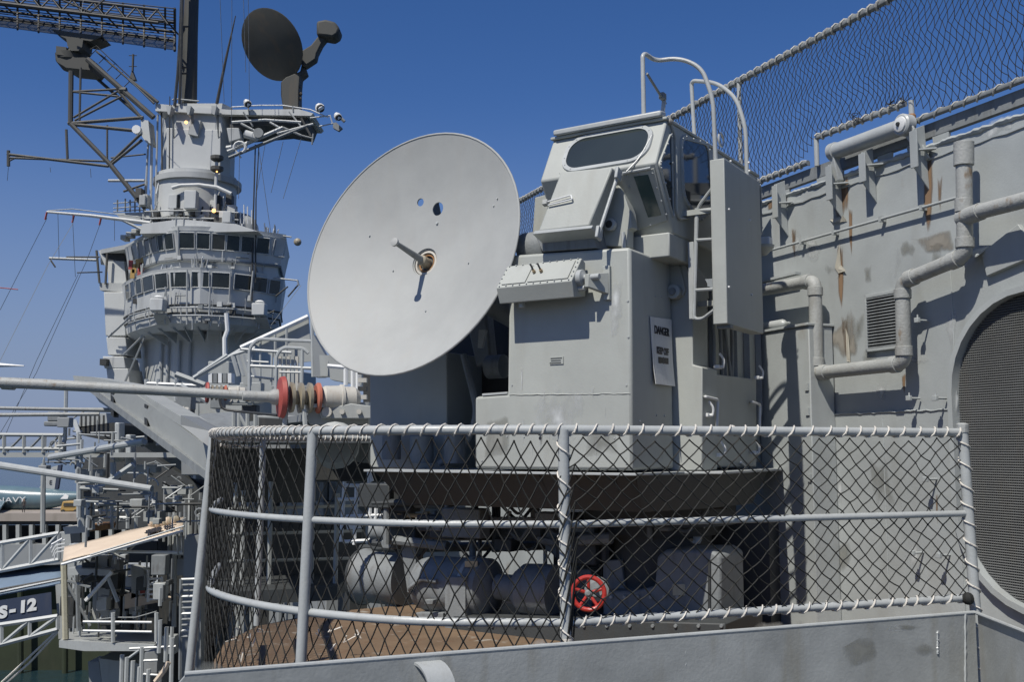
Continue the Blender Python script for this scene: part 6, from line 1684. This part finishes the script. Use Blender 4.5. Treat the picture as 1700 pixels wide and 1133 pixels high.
MB().prism([P(603, 600, 14.5), P(620, 600, 14.5), P(620, 720, 14.5), P(603, 720, 14.5)], V((0, .3, 0))).build('dark_trunk', 'dark', cw)
# stairway
for (a, b, c, d) in ((322, 628, 400, 582), (330, 622, 378, 590), (300, 640, 345, 668)): MB().tube([P(a, b, 24), P(c, d, 24)], .06, 6).build('stair_stringer', 'rail', cw)
for k in range(5): MB().prism([P(346 + k * 8, 620, 24), P(352 + k * 8, 620, 24), P(352 + k * 8, 636, 24), P(346 + k * 8, 636, 24)], V((0, .3, 0))).build('tread', 'white' if k % 2 == 0 else 'machine', cw)
for k in range(4): MB().tube([P(386 + k * 9, 590, 22), P(396 + k * 9, 625, 22)], .045, 5).build('stair_rail', 'rail', cw)
MB().tube([P(386, 590, 22), P(424, 578, 22)], .04, 5).build('stair_rail', 'rail', cw)
MB().prism([P(396, 584, 23), P(416, 588, 23), P(414, 640, 23), P(404, 640, 23)], V((0, .2, 0))).build('screen', 'gray', cw)
MB().tube([P(243, 637, 30), P(330, 641, 30)], .06, 6).build('guard_rail', 'rail', cw)
MB().tube([P(292, 622, 28), P(340, 640, 28)], .09, 5).build('brace', 'gray', cw)
for a in (243, 262, 292): MB().tube([P(a, 630, 30), P(a, 740, 30)], .06, 6).build('stanchion', 'rail', cw)
# gallery structures behind the big aerials, px 240..600 y 640..760
gs = thing('gallery_house', P(440, 760, 26), 'boxy grey gallery structures half hidden behind the aerial mounts', 'deckhouse')
for (a, b, c, d, Y, mt) in ((235, 655, 330, 700, 34, 'gray'), (330, 640, 420, 690, 30, 'gray'), (400, 610, 460, 655, 28, 'gray'), (300, 700, 420, 790, 24, 'hull'), (420, 690, 530, 760, 20, 'hull'), (450, 640, 520, 700, 24, 'machine'),
                            (520, 700, 640, 800, 18, 'dark'), (345, 600, 380, 660, 32, 'gray')):
    MB().prism([P(a, b, Y), P(c, b, Y), P(c, d, Y), P(a, d, Y)], V((.6, 2.5, 0))).build('house_block', mt, gs, bevel=.03)
rng = random.Random(31)
for k in range(40):
    a = rng.uniform(205, 420); b = rng.uniform(640, 740); Y = rng.uniform(24, 30)
    if b > 665 + (a - 205) * .6: continue
    if rng.random() < .5: MB().tube([P(a, b, Y), P(a + rng.uniform(-3, 3), b + rng.uniform(12, 34), Y)], rng.uniform(.03, .07), 5).build('riser_pipe', rng.choice(['rail', 'gray', 'machine']), gs)
    else: MB().box(P(a, b, Y), V((rng.uniform(.1, .3), 0, 0)), V((0, .2, 0)), V((0, 0, rng.uniform(.08, .3)))).build('equipment_box', rng.choice(['rail', 'gray', 'machine', 'dark']), gs, bevel=.02)

# ================================================================ booms and truss walk at the left
bm1 = tag(MB().tube([P(84, 760, 24), P(240, 733, 20)], [.075, .065], 10).build('boom', 'rail'), 'thick pale boom slanting up right under the plate girder', 'boom')
bm2 = tag(MB().tube([P(-60, 764, 20), P(252, 812, 19)], [.075, .06], 10).build('boom', 'rail'), 'long thin pale boom sloping down right across the left side', 'boom')
bw = thing('boom_walkway', P(60, 760, 26), 'horizontal truss walkway with handrail at the left edge', 'walkway')
MB().prism([P(-60, 752, 26), P(300, 752, 26), P(300, 760, 26), P(-60, 760, 26)], V((0, .5, 0))).build('walk_beam', 'gray', bw)
for y_ in (722, 745): MB().tube([P(-60, y_, 26), P(105, y_ + 1, 26)], .05, 5).build('guard_rail', 'gray', bw)
for a in (-30, 7, 40, 72, 100): MB().tube([P(a, 722, 26), P(a, 752, 26)], .05, 5).build('stanchion', 'gray', bw)
for a, b in ((-25, 5), (12, 38), (45, 70), (76, 98)): MB().tube([P(a, 750, 26), P(b, 724, 26)], .03, 4).build('brace', 'machine', bw)
MB().tube([P(222, 772, 22), P(178, 802, 22)], .07, 6).build('brace', 'rail', bw)
MB().tube([P(188, 768, 22), P(188, 802, 22)], .06, 6).build('post', 'gray', bw)
# dark slung platform with striped box
dpz = thing('slung_platform', P(170, 790, 27), 'cluttered grey sponson platform with striped box hanging from the ship side', 'platform')
MB().prism([P(126, 710, 27), P(188, 702, 27), P(192, 706, 27), P(188, 735, 27), P(130, 722, 27)], V((0, 3, 0))).build('dark_underside', 'dark', dpz)
MB().prism([P(133, 688, 27), P(176, 686, 27), P(178, 703, 27), P(130, 712, 27)], V((0, 2, 0))).build('striped_box', 'rail', dpz)
for k in range(6): MB().prism([P(134 + k * 7.4, 690, 26.9), P(137 + k * 7.4, 690, 26.9), P(137 + k * 7.4, 709 - k, 26.9), P(134 + k * 7.4, 709 - k, 26.9)], V((0, -.02, 0))).build('stripe', 'dark', dpz)
for (a, b, c, d, mt) in ((190, 702, 198, 768, 'rail'), (208, 722, 217, 780, 'rail'), (72, 700, 98, 708, 'machine'), (78, 684, 100, 700, 'machine'), (90, 735, 100, 765, 'cream'), (128, 780, 172, 792, 'gray'), (205, 772, 260, 786, 'gray')):
    MB().prism([P(a, b, 26.5), P(c, b, 26.5), P(c, d, 26.5), P(a, d, 26.5)], V((0, .4, 0))).build('equipment_box', mt, dpz, bevel=.03)
MB().prism([P(a, b, 38.2) for a, b in ((150, 745), (232, 742), (342, 815), (342, 880), (128, 880), (128, 795))], V((0, .5, 0))).build('shade_toned_bulkhead', 'under', dpz)  # dark backing plate, shade behind the clutter put into its colour
rng = random.Random(41)
for k in range(250):
    a = rng.uniform(72, 335); b = rng.uniform(690, 870); Y = rng.uniform(22.5, 29)
    lo = 640 + (a - 128) * .72 + 14
    if a > 128 and b < lo + 18: continue
    if a < 128 and (b < 700 or b > 800): continue
    q = P(a, b, Y); L_ = rng.uniform(.08, .5); u = rng.random()
    mt = rng.choice(['gray', 'machine', 'rail', 'dark', 'rail', 'gray', 'hull'])
    if u < .34: MB().tube([q, q + V((0, 0, -L_ * 1.4))], rng.uniform(.012, .04), 5).build('riser_pipe', mt, dpz)
    elif u < .60: MB().tube([q, q + V((L_ * 1.6, .2, rng.uniform(-.06, .06)))], rng.uniform(.012, .035), 5).build('cross_pipe', mt, dpz)
    elif u < .75: MB().tube([q, q + V((L_, .2, L_ * rng.choice([-.8, .8])))], .022, 5).build('brace', mt, dpz)
    elif u < .85: MB().tube(arc(q, V((1, 0, 0)), UZ, 0, rng.choice([120, 200, 270]), L_ * .4, 8), .02, 5).build('bent_pipe', mt, dpz)
    else: MB().box(q, V((L_ * .3, 0, 0)), V((0, .12, 0)), V((0, 0, L_ * .25))).build('equipment_box', mt, dpz, bevel=.015)
MB().tube([P(110, 640, 27), P(108, 730, 27), P(102, 745, 27)], .05, 6).build('pole', 'rail', dpz)
MB().tube([P(124, 700, 27), P(131, 720, 26), P(131, 860, 26)], .06, 6).build('pole', 'rail', dpz)
MB().tube([P(72, 770, 26), P(71, 885, 26)], .06, 6).build('pole', 'gray', dpz)
MB().prism([P(130, 800, 38), P(300, 800, 38), P(340, 880, 38), P(130, 880, 38)], V((0, 1, 0))).build('shade_toned_wall', 'under', dpz)  # shade on this wall is painted as a dark colour
for (a, b, c, d) in ((134, 806, 146, 816), (134, 828, 146, 838), (150, 806, 160, 816)): MB().prism([P(a, b, 37.9), P(c, b, 37.9), P(c, d, 37.9), P(a, d, 37.9)], V((0, -.02, 0))).build('port', 'dark', dpz)
# deck ladders and rail on the level below
rl = thing('pier_side_rails', P(190, 880, 28), 'grey guard rails above the tan canvas canopy', 'railing')
for y_ in (838, 849, 860): MB().tube([P(150, y_, 28), P(214, y_, 28)], .04, 5).build('guard_rail', 'rail', rl)
for a in (168, 186, 212, 226): MB().tube([P(a, 832, 28), P(a, 878, 28)], .05, 5).build('stanchion', 'rail', rl)
MB().tube(fillet([P(136, 875, 27), P(136, 836, 27), P(150, 836, 27), P(150, 880, 27)], .3), .12, 8).build('bent_duct', 'rail', rl)
MB().prism([P(238, 850, 28), P(265, 850, 28), P(265, 868, 28), P(238, 866, 28)], V((0, .5, 0))).build('side_panel', 'gray', rl)
MB().prism([P(240, 812, 28), P(258, 836, 28), P(240, 838, 28)], V((0, .3, 0))).build('fairlead', 'white', rl)
MB().prism([P(104, 876, 27.5), P(145, 872, 27.5), P(148, 884, 27.5), P(108, 888, 27.5)], V((0, 1, 0))).build('rusty_ledge', 'cream', rl)
MB().prism([P(146, 872, 27.5), P(170, 872, 27.5), P(166, 882, 27.5), P(150, 882, 27.5)], V((0, 1, 0))).build('rusty_ledge', 'rust', rl)

# ================================================================ pier with aircraft, lorry and visitors' gangways
YP = 80.0
pier = thing('pier', P(60, 900, YP), 'long pier with tan deck edge and dark bays behind the gangways', 'pier')
MB().prism([P(-400, 853, YP), P(330, 853, YP), P(330, 866, YP), P(-400, 866, YP)], V((0, 18, 0))).build('pier_deck', 'concrete', pier)
MB().prism([P(-400, 866.4, YP + .3), P(330, 866.4, YP + .3), P(330, 872, YP + .3), P(-400, 872, YP + .3)], V((0, 17, 0))).build('edge_beam', 'dark', pier)
MB().prism([P(-400, 905, YP - .5), P(330, 905, YP - .5), P(330, 960, YP - .5), P(-400, 960, YP - .5)], V((0, 14, 0))).build('lower_deck', 'hull', pier)
MB().prism([P(-400, 873, YP + 4), P(330, 873, YP + 4), P(330, 904, YP + 4), P(-400, 904, YP + 4)], V((0, .3, 0))).build('bay_wall', 'dark', pier)
for a in range(-40, 330, 22):
    MB().prism([P(a, 872, YP), P(a + 6, 872, YP), P(a + 6, 905, YP), P(a, 905, YP)], V((0, .4, 0))).build('column', 'gray', pier)
    if a % 44 == 0: MB().tube([P(a + 4, 904, YP - .1), P(a + 18, 876, YP - .1)], .08, 4).build('brace', 'rail', pier)
MB().prism([P(-400, 955, YP + 1), P(330, 955, YP + 1), P(330, 1125, YP + 1), P(-400, 1125, YP + 1)], V((0, 4, 0))).build('dock_wall', 'algae', pier)
for a in range(-40, 330, 74):
    MB().tube([P(a, 955, YP), P(a, 1125, YP)], .22, 10).build('pile', 'algae', pier)
DKZ = P(0, 853, YP).z
# aircraft
jet = thing('parked_jet', P(40, 852, YP + 5), 'glossy blue naval jet aircraft parked on the pier, white lettering on its side', 'aircraft')
YJ = YP + 5
def J(a, b, Y=YJ): return P(a, b, Y)
js = [(-160, 826, 9), (-90, 822, 15), (-30, 824, 19), (30, 828, 20), (80, 829, 17), (120, 826, 10), (140, 824, 6)]
fm = MB(); pts = [J(a, b) for a, b, _ in js]; fm.tube(pts, [r_ / FPX * YJ for _, _, r_ in js], 24)
fus = fm.build('fuselage', 'jetblue', jet, smooth=60)
MB().prism([J(62, 816), J(92, 816), J(101, 772), J(86, 776)], V((0, .25, 0))).build('tail_fin', 'rail', jet)
MB().prism([J(90, 816, YJ - .02), J(96, 812, YJ - .02), J(102, 772, YJ - .02), J(96, 773, YJ - .02)], V((0, .3, 0))).build('rudder', 'navycloth', jet)
text('E', J(84, 802, YJ - .03), V((1, 0, 0)), UZ, .5, 'ink', jet, 'tail_letter', depth=.01); text('Z', J(88, 786, YJ - .03), V((1, 0, 0)), UZ, .7, 'ink', jet, 'tail_letter', depth=.01)
nv = text('NAVY', J(18, 831, YJ - 1.05), V((1, .03, .03)), UZ, .62, 'white', jet, 'lettering', depth=.01, sx=1.45)
MB().prism([J(100, 829, YJ - .95), J(112, 829, YJ - .95), J(114, 824, YJ - .9), J(108, 821, YJ - .9)], V((0, .02, 0))).build('star_marking', 'white', jet)
MB().prism([J(-100, 832, YJ - .5), J(10, 834, YJ - .5), J(0, 848, YJ - 5), J(-60, 848, YJ - 5)], V((0, 0, .15))).build('wing', 'jetblue', jet)
for a in (60, -60): 
    MB().prism([J(a, 838), J(a + 9, 838), J(a + 8, 853), J(a + 1, 853)], V((0, .3, 0))).build('undercarriage', 'navycloth', jet)
# yellow tractor
tr = thing('yellow_tractor', P(112, 852, YP + 2), 'small yellow deck vehicle parked by the aircraft tail', 'tractor')
MB().prism([P(100, 846, YP + 2), P(104, 833, YP + 2), P(128, 833, YP + 2), P(130, 849, YP + 2), P(100, 850, YP + 2)], V((0, 1.6, 0))).build('body', 'yellow', tr, bevel=.05)
MB().prism([P(106, 836, YP + 1.95), P(124, 836, YP + 1.95), P(124, 841, YP + 1.95), P(105, 841, YP + 1.95)], V((0, -.02, 0))).build('windscreen', 'dark', tr)
for a in (104, 125): MB().lathe(P(a, 850, YP + 1.9), V((0, 1, 0)), [(0, .16), (.3, .16)], 12).build('wheel', 'dark', tr)
# a person standing on the pier
def person(px, py, Y, hpx, label, shirt='cloth', trousers='cloth'):
    h = hpx / FPX * Y; b = P(px, py, Y)
    root = thing('person', b, label, 'person', None)
    me = bpy.data.meshes.new('body')
    J_ = [(0, 0, .53, .075), (0, 0, .62, .07), (0, 0, .74, .085), (0, 0, .82, .06), (0, 0, .87, .035), (0, -.005, .93, .06), (0, 0, .985, .04),
          (.055, 0, .50, .055), (.06, .01, .27, .04), (.06, 0, .04, .025), (.065, -.06, .015, .022), (-.055, 0, .50, .055), (-.06, -.01, .27, .04), (-.07, .01, .04, .025), (-.07, -.05, .015, .022),
          (.11, 0, .80, .035), (.13, .01, .64, .028), (.11, -.06, .52, .02), (-.11, 0, .80, .035), (-.14, .02, .64, .028), (-.13, -.04, .50, .02)]
    E_ = [(0, 1), (1, 2), (2, 3), (3, 4), (4, 5), (5, 6), (0, 7), (7, 8), (8, 9), (9, 10), (0, 11), (11, 12), (12, 13), (13, 14), (3, 15), (15, 16), (16, 17), (3, 18), (18, 19), (19, 20)]
    me.from_pydata([(x * h, y * h, z * h) for x, y, z, _ in J_], E_, [])
    o = bpy.data.objects.new('body', me); col.objects.link(o); o.parent = root
    sk = o.modifiers.new('skin', 'SKIN'); ly = me.skin_vertices[0].data if me.skin_vertices else None
    if ly is None:
        bm_ = bmesh.new(); bm_.from_mesh(me); bm_.verts.layers.skin.verify(); bm_.to_mesh(me); bm_.free(); ly = me.skin_vertices[0].data
    for i, (_, _, _, r_) in enumerate(J_): ly[i].radius = (r_ * h, r_ * h * .8)
    ly[0].use_root = True
    ss_ = o.modifiers.new('sub', 'SUBSURF'); ss_.levels = 1; ss_.render_levels = 1
    m, t, b_ = new_mat('figure_clothing'); N, L = t.nodes, t.links
    tc = N.new('ShaderNodeTexCoord'); sp_ = N.new('ShaderNodeSeparateXYZ'); L.new(tc.outputs['Object'], sp_.inputs[0])
    cr = N.new('ShaderNodeValToRGB'); cr.color_ramp.interpolation = 'CONSTANT'
    dv = N.new('ShaderNodeMath'); dv.operation = 'DIVIDE'; dv.inputs[1].default_value = h; L.new(sp_.outputs[2], dv.inputs[0]); L.new(dv.outputs[0], cr.inputs[0])
    cr.color_ramp.elements[0].color = (.03, .03, .035, 1); cr.color_ramp.elements[1].position = .52; cr.color_ramp.elements[1].color = shirt
    e = cr.color_ramp.elements.new(.86); e.color = (.42, .26, .18, 1); e = cr.color_ramp.elements.new(.96); e.color = (.04, .03, .02, 1)
    L.new(cr.outputs[0], b_.inputs['Base Color']); b_.inputs['Roughness'].default_value = .9
    me.materials.append(m)
    return root
person(39, 853, YP + 1, 24, 'small person in dark clothes standing on the pier before the blue aircraft', (.06, .05, .045, 1))

# gangways: white trusses, blue canvas roof, navy banner
def truss(name, label, x0, y0t, y0b, x1, y1t, y1b, Y, nb, r_=.09, mat='rail', cat='gangway'):
    root = thing(name, P((x0 + x1) / 2, max(y0b, y1b), Y), label, cat)
    f = lambda x, a, b: a + (b - a) * (x - x0) / (x1 - x0)
    for a, b in ((y0t, y1t), (y0b, y1b)):
        MB().tube([P(x0, a, Y), P(x1, b, Y)], r_, 5).build('chord', mat, root)
        MB().tube([P(x0, a, Y + 2), P(x1, b, Y + 2)], r_, 5).build('chord', mat, root)
    for k in range(nb + 1):
        x = x0 + (x1 - x0) * k / nb
        MB().tube([P(x, f(x, y0t, y1t), Y), P(x, f(x, y0b, y1b), Y)], r_ * .8, 5).build('post', mat, root)
        if k < nb:
            x2 = x0 + (x1 - x0) * (k + 1) / nb
            MB().tube([P(x, f(x, y0b, y1b), Y), P(x2, f(x2, y0t, y1t), Y)], r_ * .8, 5).build('diagonal', mat, root)
    return root
t1_ = truss('upper_gangway', 'upper white truss gangway at the left edge above the blue canvas', -90, 918, 965, 98, 886, 930, 44, 4, .10)
MB().prism([P(-90, 962, 44), P(98, 926, 44), P(98, 929, 44), P(-90, 966, 44)], V((0, 2, 0))).build('walkway', 'machine', t1_)
MB().prism([P(88, 886, 44), P(116, 884, 44), P(120, 925, 44), P(96, 930, 44)], V((0, 1, 0))).build('end_gate', 'gray', t1_)
t2_ = truss('lower_gangway', 'lower white truss gangway under the navy banner at the left edge', -90, 1052, 1095, 96, 1024, 1046, 38, 4, .09)
MB().tube([P(86, 905, 43), P(104, 895, 43)], .05, 5).build('hand_loop', 'white', t1_)
for k in range(4): MB().tube(fillet([P(84 + k * 2, 912 + k * 6, 43), P(92, 900 + k * 6, 43), P(108, 897 + k * 6, 43)], .1), .03, 5).build('hand_loop', 'white', t1_)
cn_ = thing('blue_canopy', P(40, 990, 42), 'faded blue canvas gangway roof above the navy banner', 'canopy')
rng = random.Random(77)
cm = MB(); rows = []
for j in range(7):
    rows.append([P(-90 + k * 20, 952 + (k * 20) * -.07 + j * (9.6 - k * .45) + rng.uniform(-1, 1), 42 + (6 - j) * .55) for k in range(11)])
vs = [p for rw in rows for p in rw]
cm.add(vs, [(j * 11 + i, j * 11 + i + 1, (j + 1) * 11 + i + 1, (j + 1) * 11 + i) for j in range(6) for i in range(10)])
cv = cm.build('canvas_roof', 'bluecanvas', cn_, smooth=60); sm = cv.modifiers.new('t', 'SOLIDIFY'); sm.thickness = .03
MB().tube([P(-90, 1003, 41.9), P(105, 962, 41.9)], .06, 5).build('eave_rail', 'rail', cn_)
MB().tube([P(-90, 996, 41.95), P(134, 955, 41.9)], .05, 5).build('eave_cord', 'dark', cn_)
MB().prism([P(100, 966, 42), P(134, 960, 42), P(136, 1052, 42), P(106, 1060, 42)], V((0, .3, 0))).build('end_panel', 'gray', cn_)
MB().prism([P(92, 972, 41.8), P(112, 968, 41.8), P(116, 1060, 41.8), P(97, 1062, 41.8)], V((0, .3, 0))).build('end_panel', 'gray', cn_)
bn_ = thing('navy_banner', P(20, 1050, 41.5), 'dark navy banner with white block characters hung along the gangway', 'banner')
MB().prism([P(-90, 1012, 41.5), P(85, 984, 41.5), P(86, 1024, 41.5), P(-90, 1056, 41.5)], V((0, .03, 0))).build('banner_cloth', 'navycloth', bn_)
bx_ = (P(85, 1004, 41.47) - P(-90, 1034, 41.47)).normalized()
for ch_, a, b in (('S', 5, 1018), ('-', 21, 1013), ('1', 38, 1009), ('2', 53, 1006)):
    text(ch_, P(a, b, 41.47), bx_, UZ, .62, 'white', bn_, 'character', bold=.035, depth=.01, sx=1.15)

# canopied landing platform
cp = thing('landing_platform', P(180, 1080, 34), 'grey landing platform with rails below the tan canopy', 'platform')
MB().prism([P(98, 1066, 34), P(256, 1074, 34), P(262, 1052, 38), P(112, 1050, 38)], V((0, 0, -.1))).build('platform_floor', 'gray', cp)
MB().prism([P(98, 1064, 33.9), P(256, 1072, 33.9), P(256, 1082, 33.9), P(140, 1082, 33.9), P(98, 1076, 33.9)], V((0, .3, 0))).build('kerb_plate', 'rail', cp)
for y0, y1 in ((1033, 1034), (1048, 1050)): MB().tube([P(138, y0, 33.9), P(252, y1, 33.9)], .04, 5).build('guard_rail', 'white', cp)
for a in (188, 260): MB().tube([P(a, 1018, 33.9), P(a, 1066, 33.9)], .07, 6).build('stanchion', 'rail', cp)
MB().tube([P(160, 1030, 34), P(190, 1026, 34), P(225, 1026, 34), P(260, 1016, 34)], .02, 4).build('slack_rope', 'machine', cp)
MB().tube([P(106, 934, 34), P(109, 1062, 34)], .10, 6).build('yellow_post', 'plate', cp)
MB().tube([P(150, 976, 34), P(112, 965, 34)], .05, 5).build('brace', 'machine', cp)
MB().tube([P(186, 950, 35), P(142, 998, 35)], .07, 5).build('brace', 'white', cp)
MB().tube([P(180, 960, 35), P(196, 1000, 35)], .07, 5).build('brace', 'rail', cp)
MB().tube([P(112, 970, 35), P(150, 1040, 35)], .05, 5).build('brace', 'machine', cp)
MB().tube([P(129, 972, 35), P(131, 1048, 35)], .08, 5).build('post', 'machine', cp)
MB().prism([P(112, 944, 36), P(184, 947, 36), P(184, 957, 36), P(112, 955, 36)], V((0, 1, 0))).build('cross_beam', 'rail', cp)
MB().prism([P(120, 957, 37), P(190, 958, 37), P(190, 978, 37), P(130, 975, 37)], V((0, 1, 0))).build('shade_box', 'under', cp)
MB().prism([P(155, 975, 37), P(182, 976, 37), P(180, 1030, 37), P(152, 1030, 37)], V((0, .5, 0))).build('wall_panel', 'gray', cp)
MB().prism([P(218, 940, 37), P(238, 946, 37), P(246, 985, 37), P(218, 995, 37)], V((0, .5, 0))).build('slant_panel', 'gray', cp)
MB().prism([P(233, 975, 36.9), P(247, 974, 36.9), P(247, 985, 36.9), P(233, 986, 36.9)], V((0, -.05, 0))).build('red_notice', 'redfade', cp)
MB().prism([P(206, 988, 37), P(218, 985, 37), P(268, 1000, 37), P(205, 1012, 37)], V((0, 1.2, 0))).build('plank_landing', 'canvas', cp)
MB().prism([P(264, 930, 39), P(345, 930, 39), P(345, 1133, 39), P(264, 1133, 39)], V((0, 1, 0))).build('shade_toned_bulkhead', 'dark', cp)  # dark colour stands for the shade beside the canopy
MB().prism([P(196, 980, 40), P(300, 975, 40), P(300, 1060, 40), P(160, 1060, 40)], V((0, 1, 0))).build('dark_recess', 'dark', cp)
rng = random.Random(61)
for k in range(150):       # gear, pipes and lockers standing in the shade of the canopy and along the ship side
    if k < 105: a, b, Y = rng.uniform(115, 268), rng.uniform(915, 1040), rng.uniform(35.5, 38.5)
    else: a, b, Y = rng.uniform(262, 342), rng.uniform(790, 1120), rng.uniform(31, 36)
    q = P(a, b, Y); L_ = rng.uniform(.2, 1.1); mt = rng.choice(['dark', 'under', 'machine', 'gray', 'hull', 'under', 'rail']); u = rng.random()
    if u < .5: MB().tube([q, q - V((0, 0, L_))], rng.uniform(.02, .06), 5).build('riser_pipe', mt, cp)
    elif u < .7: MB().tube([q, q + V((L_ * .6, .1, rng.uniform(-.3, .3)))], .04, 5).build('cross_pipe', mt, cp)
    else: MB().box(q, V((L_ * .22, 0, 0)), V((0, .2, 0)), V((0, 0, L_ * .3))).build('locker', mt, cp, bevel=.02)
lad_ = thing('white_ladder', P(258, 1000, 36.5), 'short white ladder beside the red notice', 'ladder')
for a in (246, 269): MB().tube([P(a, 942 if a < 250 else 958, 36.5), P(a, 1000, 36.5)], .05, 5).build('stile', 'white', lad_)
for k in range(5): MB().tube([P(247, 962 + k * 8.5, 36.5), P(269, 961 + k * 8.5, 36.5)], .04, 5).build('rung', 'white', lad_)
cp2 = thing('tan_canopy', P(200, 930, 34), 'tan canvas canopy on a sloping frame with dark printed lettering at its upper end', 'canopy')
rng = random.Random(5); cm = MB(); rows = []
for (x0, y0, x1, y1, mt) in ((112, 925, 150, 965, 'gray'), (158, 918, 205, 940, 'hull'), (210, 900, 262, 935, 'under'), (262, 890, 300, 975, 'dark'), (165, 980, 200, 1040, 'dark'), (205, 940, 222, 975, 'rail')):
    MB().prism([P(x0, y0, 39.5), P(x1, y0, 39.5), P(x1, y1, 39.5), P(x0, y1, 39.5)], V((0, .5, 0))).build('equipment_box', mt, cp, bevel=.03)
for j in range(6):
    f = j / 5
    rows.append([P(104 + k * 16.5 + (1 - f) * 3, (932 - k * 4.1) * f + (908 - k * 4.1) * (1 - f) + rng.uniform(-1, 1) - (2 if j in (2,) else 0), 33.5 + (1 - f) * 3.0) for k in range(13)])
vs = [p for rw in rows for p in rw]
cm.add(vs, [(j * 13 + i, j * 13 + i + 1, (j + 1) * 13 + i + 1, (j + 1) * 13 + i) for j in range(5) for i in range(12)])
cv = cm.build('canvas_sheet', 'canvas', cp2, smooth=60); sm = cv.modifiers.new('t', 'SOLIDIFY'); sm.thickness = .04
u_ = (P(290, 878, 33.6) - P(245, 889, 33.6)).normalized(); v_ = (P(262, 866, 36) - P(262, 884, 33.6)).normalized()
lm = MB(); rl_ = random.Random(4); lw = u_.cross(v_)
for k in range(13):      # worn, unreadable printed characters
    q = P(243 + k * 3.9, 887.5 - k * 1.0, 34.4) + UZ * .07
    if rl_.random() < .85: lm.box(q, u_ * rl_.uniform(.02, .05), v_ * rl_.uniform(.25, .45), lw * .012)
    if rl_.random() < .6: lm.box(q + v_ * rl_.uniform(-.12, .12), u_ * .065, v_ * .025, lw * .012)
lm.build('worn_lettering', 'ink', cp2, kind='stuff')
MB().tube([P(102, 938, 33.4), P(304, 882, 33.4)], .045, 5).build('frame_rail', 'white', cp2)
MB().tube([P(150, 922, 33.3), P(306, 874, 33.3)], .03, 5).build('frame_rail', 'rail', cp2)
for a, b in ((300, 878), (293, 882)): MB().tube([P(a, b, 33.5), P(a + 3, b + 40, 33.8)], .03, 4).build('frame_post', 'rail', cp2)
MB().tube([P(170, 916, 34), P(304, 918, 34)], .05, 5).build('cross_rail', 'white', cp2)
for k in range(10): MB().ball(P(252 + k * 4.5, 869 - k * .6 + (k % 3), 35.5), .14, 6).build('rolled_bundle', 'insul' if k % 2 else 'canvas', cp2)
# black ladder down to the water
bl = thing('dark_side_ladder', P(316, 1050, 26), 'tall dark ladder on the ship side left of the railing post', 'ladder')
for a in (301, 329): MB().tube([P(a, 962, 26), P(a - 2, 1130, 26)], .045, 5).build('stile', 'machine', bl)
for k in range(11): MB().tube([P(301, 963 + k * 9.5, 26), P(328, 962 + k * 9.5, 26)], .035, 5).build('rung', 'machine' if k % 3 else 'rail', bl)
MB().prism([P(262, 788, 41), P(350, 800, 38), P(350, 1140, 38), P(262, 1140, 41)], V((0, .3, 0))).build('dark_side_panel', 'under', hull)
for k in range(9): MB().tube([P(274 + k * 8.5, 800 + (k * 37 % 60), 37), P(272 + k * 8.5, 900 + (k * 71 % 160), 37)], .05 + .02 * (k % 3), 6).build('riser_pipe', ('hull', 'machine', 'gray')[k % 3], hull)
lit = tag(MB().prism([P(306, 890, 30), P(332, 890, 30), P(334, 1133, 30), P(300, 1133, 30)], V((0, .6, 0))).build('lit_trunk', 'hull'), 'pale vertical trunking on the ship side behind the dark ladder', 'trunking')
# low stanchions and dinghy-like forms at the bottom
bs = thing('lower_stanchions', P(215, 1133, 30), 'cluster of pale stanchions and rails at the bottom left by the bulwark end', 'railing')
for a, b, c in ((203, 1088, 1150), (211, 1092, 1150), (221, 1098, 1150), (236, 1075, 1150), (247, 1112, 1150), (277, 1042, 1100), (286, 1060, 1150), (266, 1030, 1085), (232, 1108, 1150)):
    MB().tube([P(a, b, 28), P(a - 2, c, 28)], .06, 6).build('stanchion', 'rail', bs)
for a, b, c, d in ((215, 1078, 292, 1074), (236, 1098, 262, 1097), (236, 1120, 262, 1122), (212, 1095, 232, 1080)):
    MB().tube([P(a, b, 28), P(c, d, 28)], .035, 5).build('guard_rail', 'rail', bs)
MB().tube([P(258, 1133, 27), P(272, 1115, 27), P(280, 1100, 27)], .07, 6).build('fender_rope', 'canvas', bs)
MB().prism([P(240, 1085, 29), P(262, 1082, 29), P(260, 1118, 29), P(238, 1118, 29)], V((0, .5, 0))).build('dark_box', 'hull', bs)
dg = thing('moored_float', P(200, 1140, 36), 'pale float with dark joints on the water below the landing platform', 'float')
MB().prism([P(164, 1094, 36), P(240, 1104, 36), P(240, 1170, 36), P(174, 1170, 36)], V((0, 3, 0))).build('float_side', 'gray', dg)
MB().prism([P(146, 1100, 37), P(164, 1100, 37), P(174, 1170, 37), P(150, 1170, 37)], V((0, 1, 0))).build('float_end', 'hull', dg)
ml = thing('mooring_lines', P(40, 1120, 45), 'pair of pale mooring lines slanting down to the bottom left corner', 'rope')
for d_ in (0, 7): MB().tube([P(95 + d_ * .2, 1048 + d_ * .4, 42), P(40 + d_, 1100 + d_ * .5, 43), P(-20 + d_, 1155, 44)], .045, 6).build('line', 'rope', ml)
# dark green pilings reflecting below
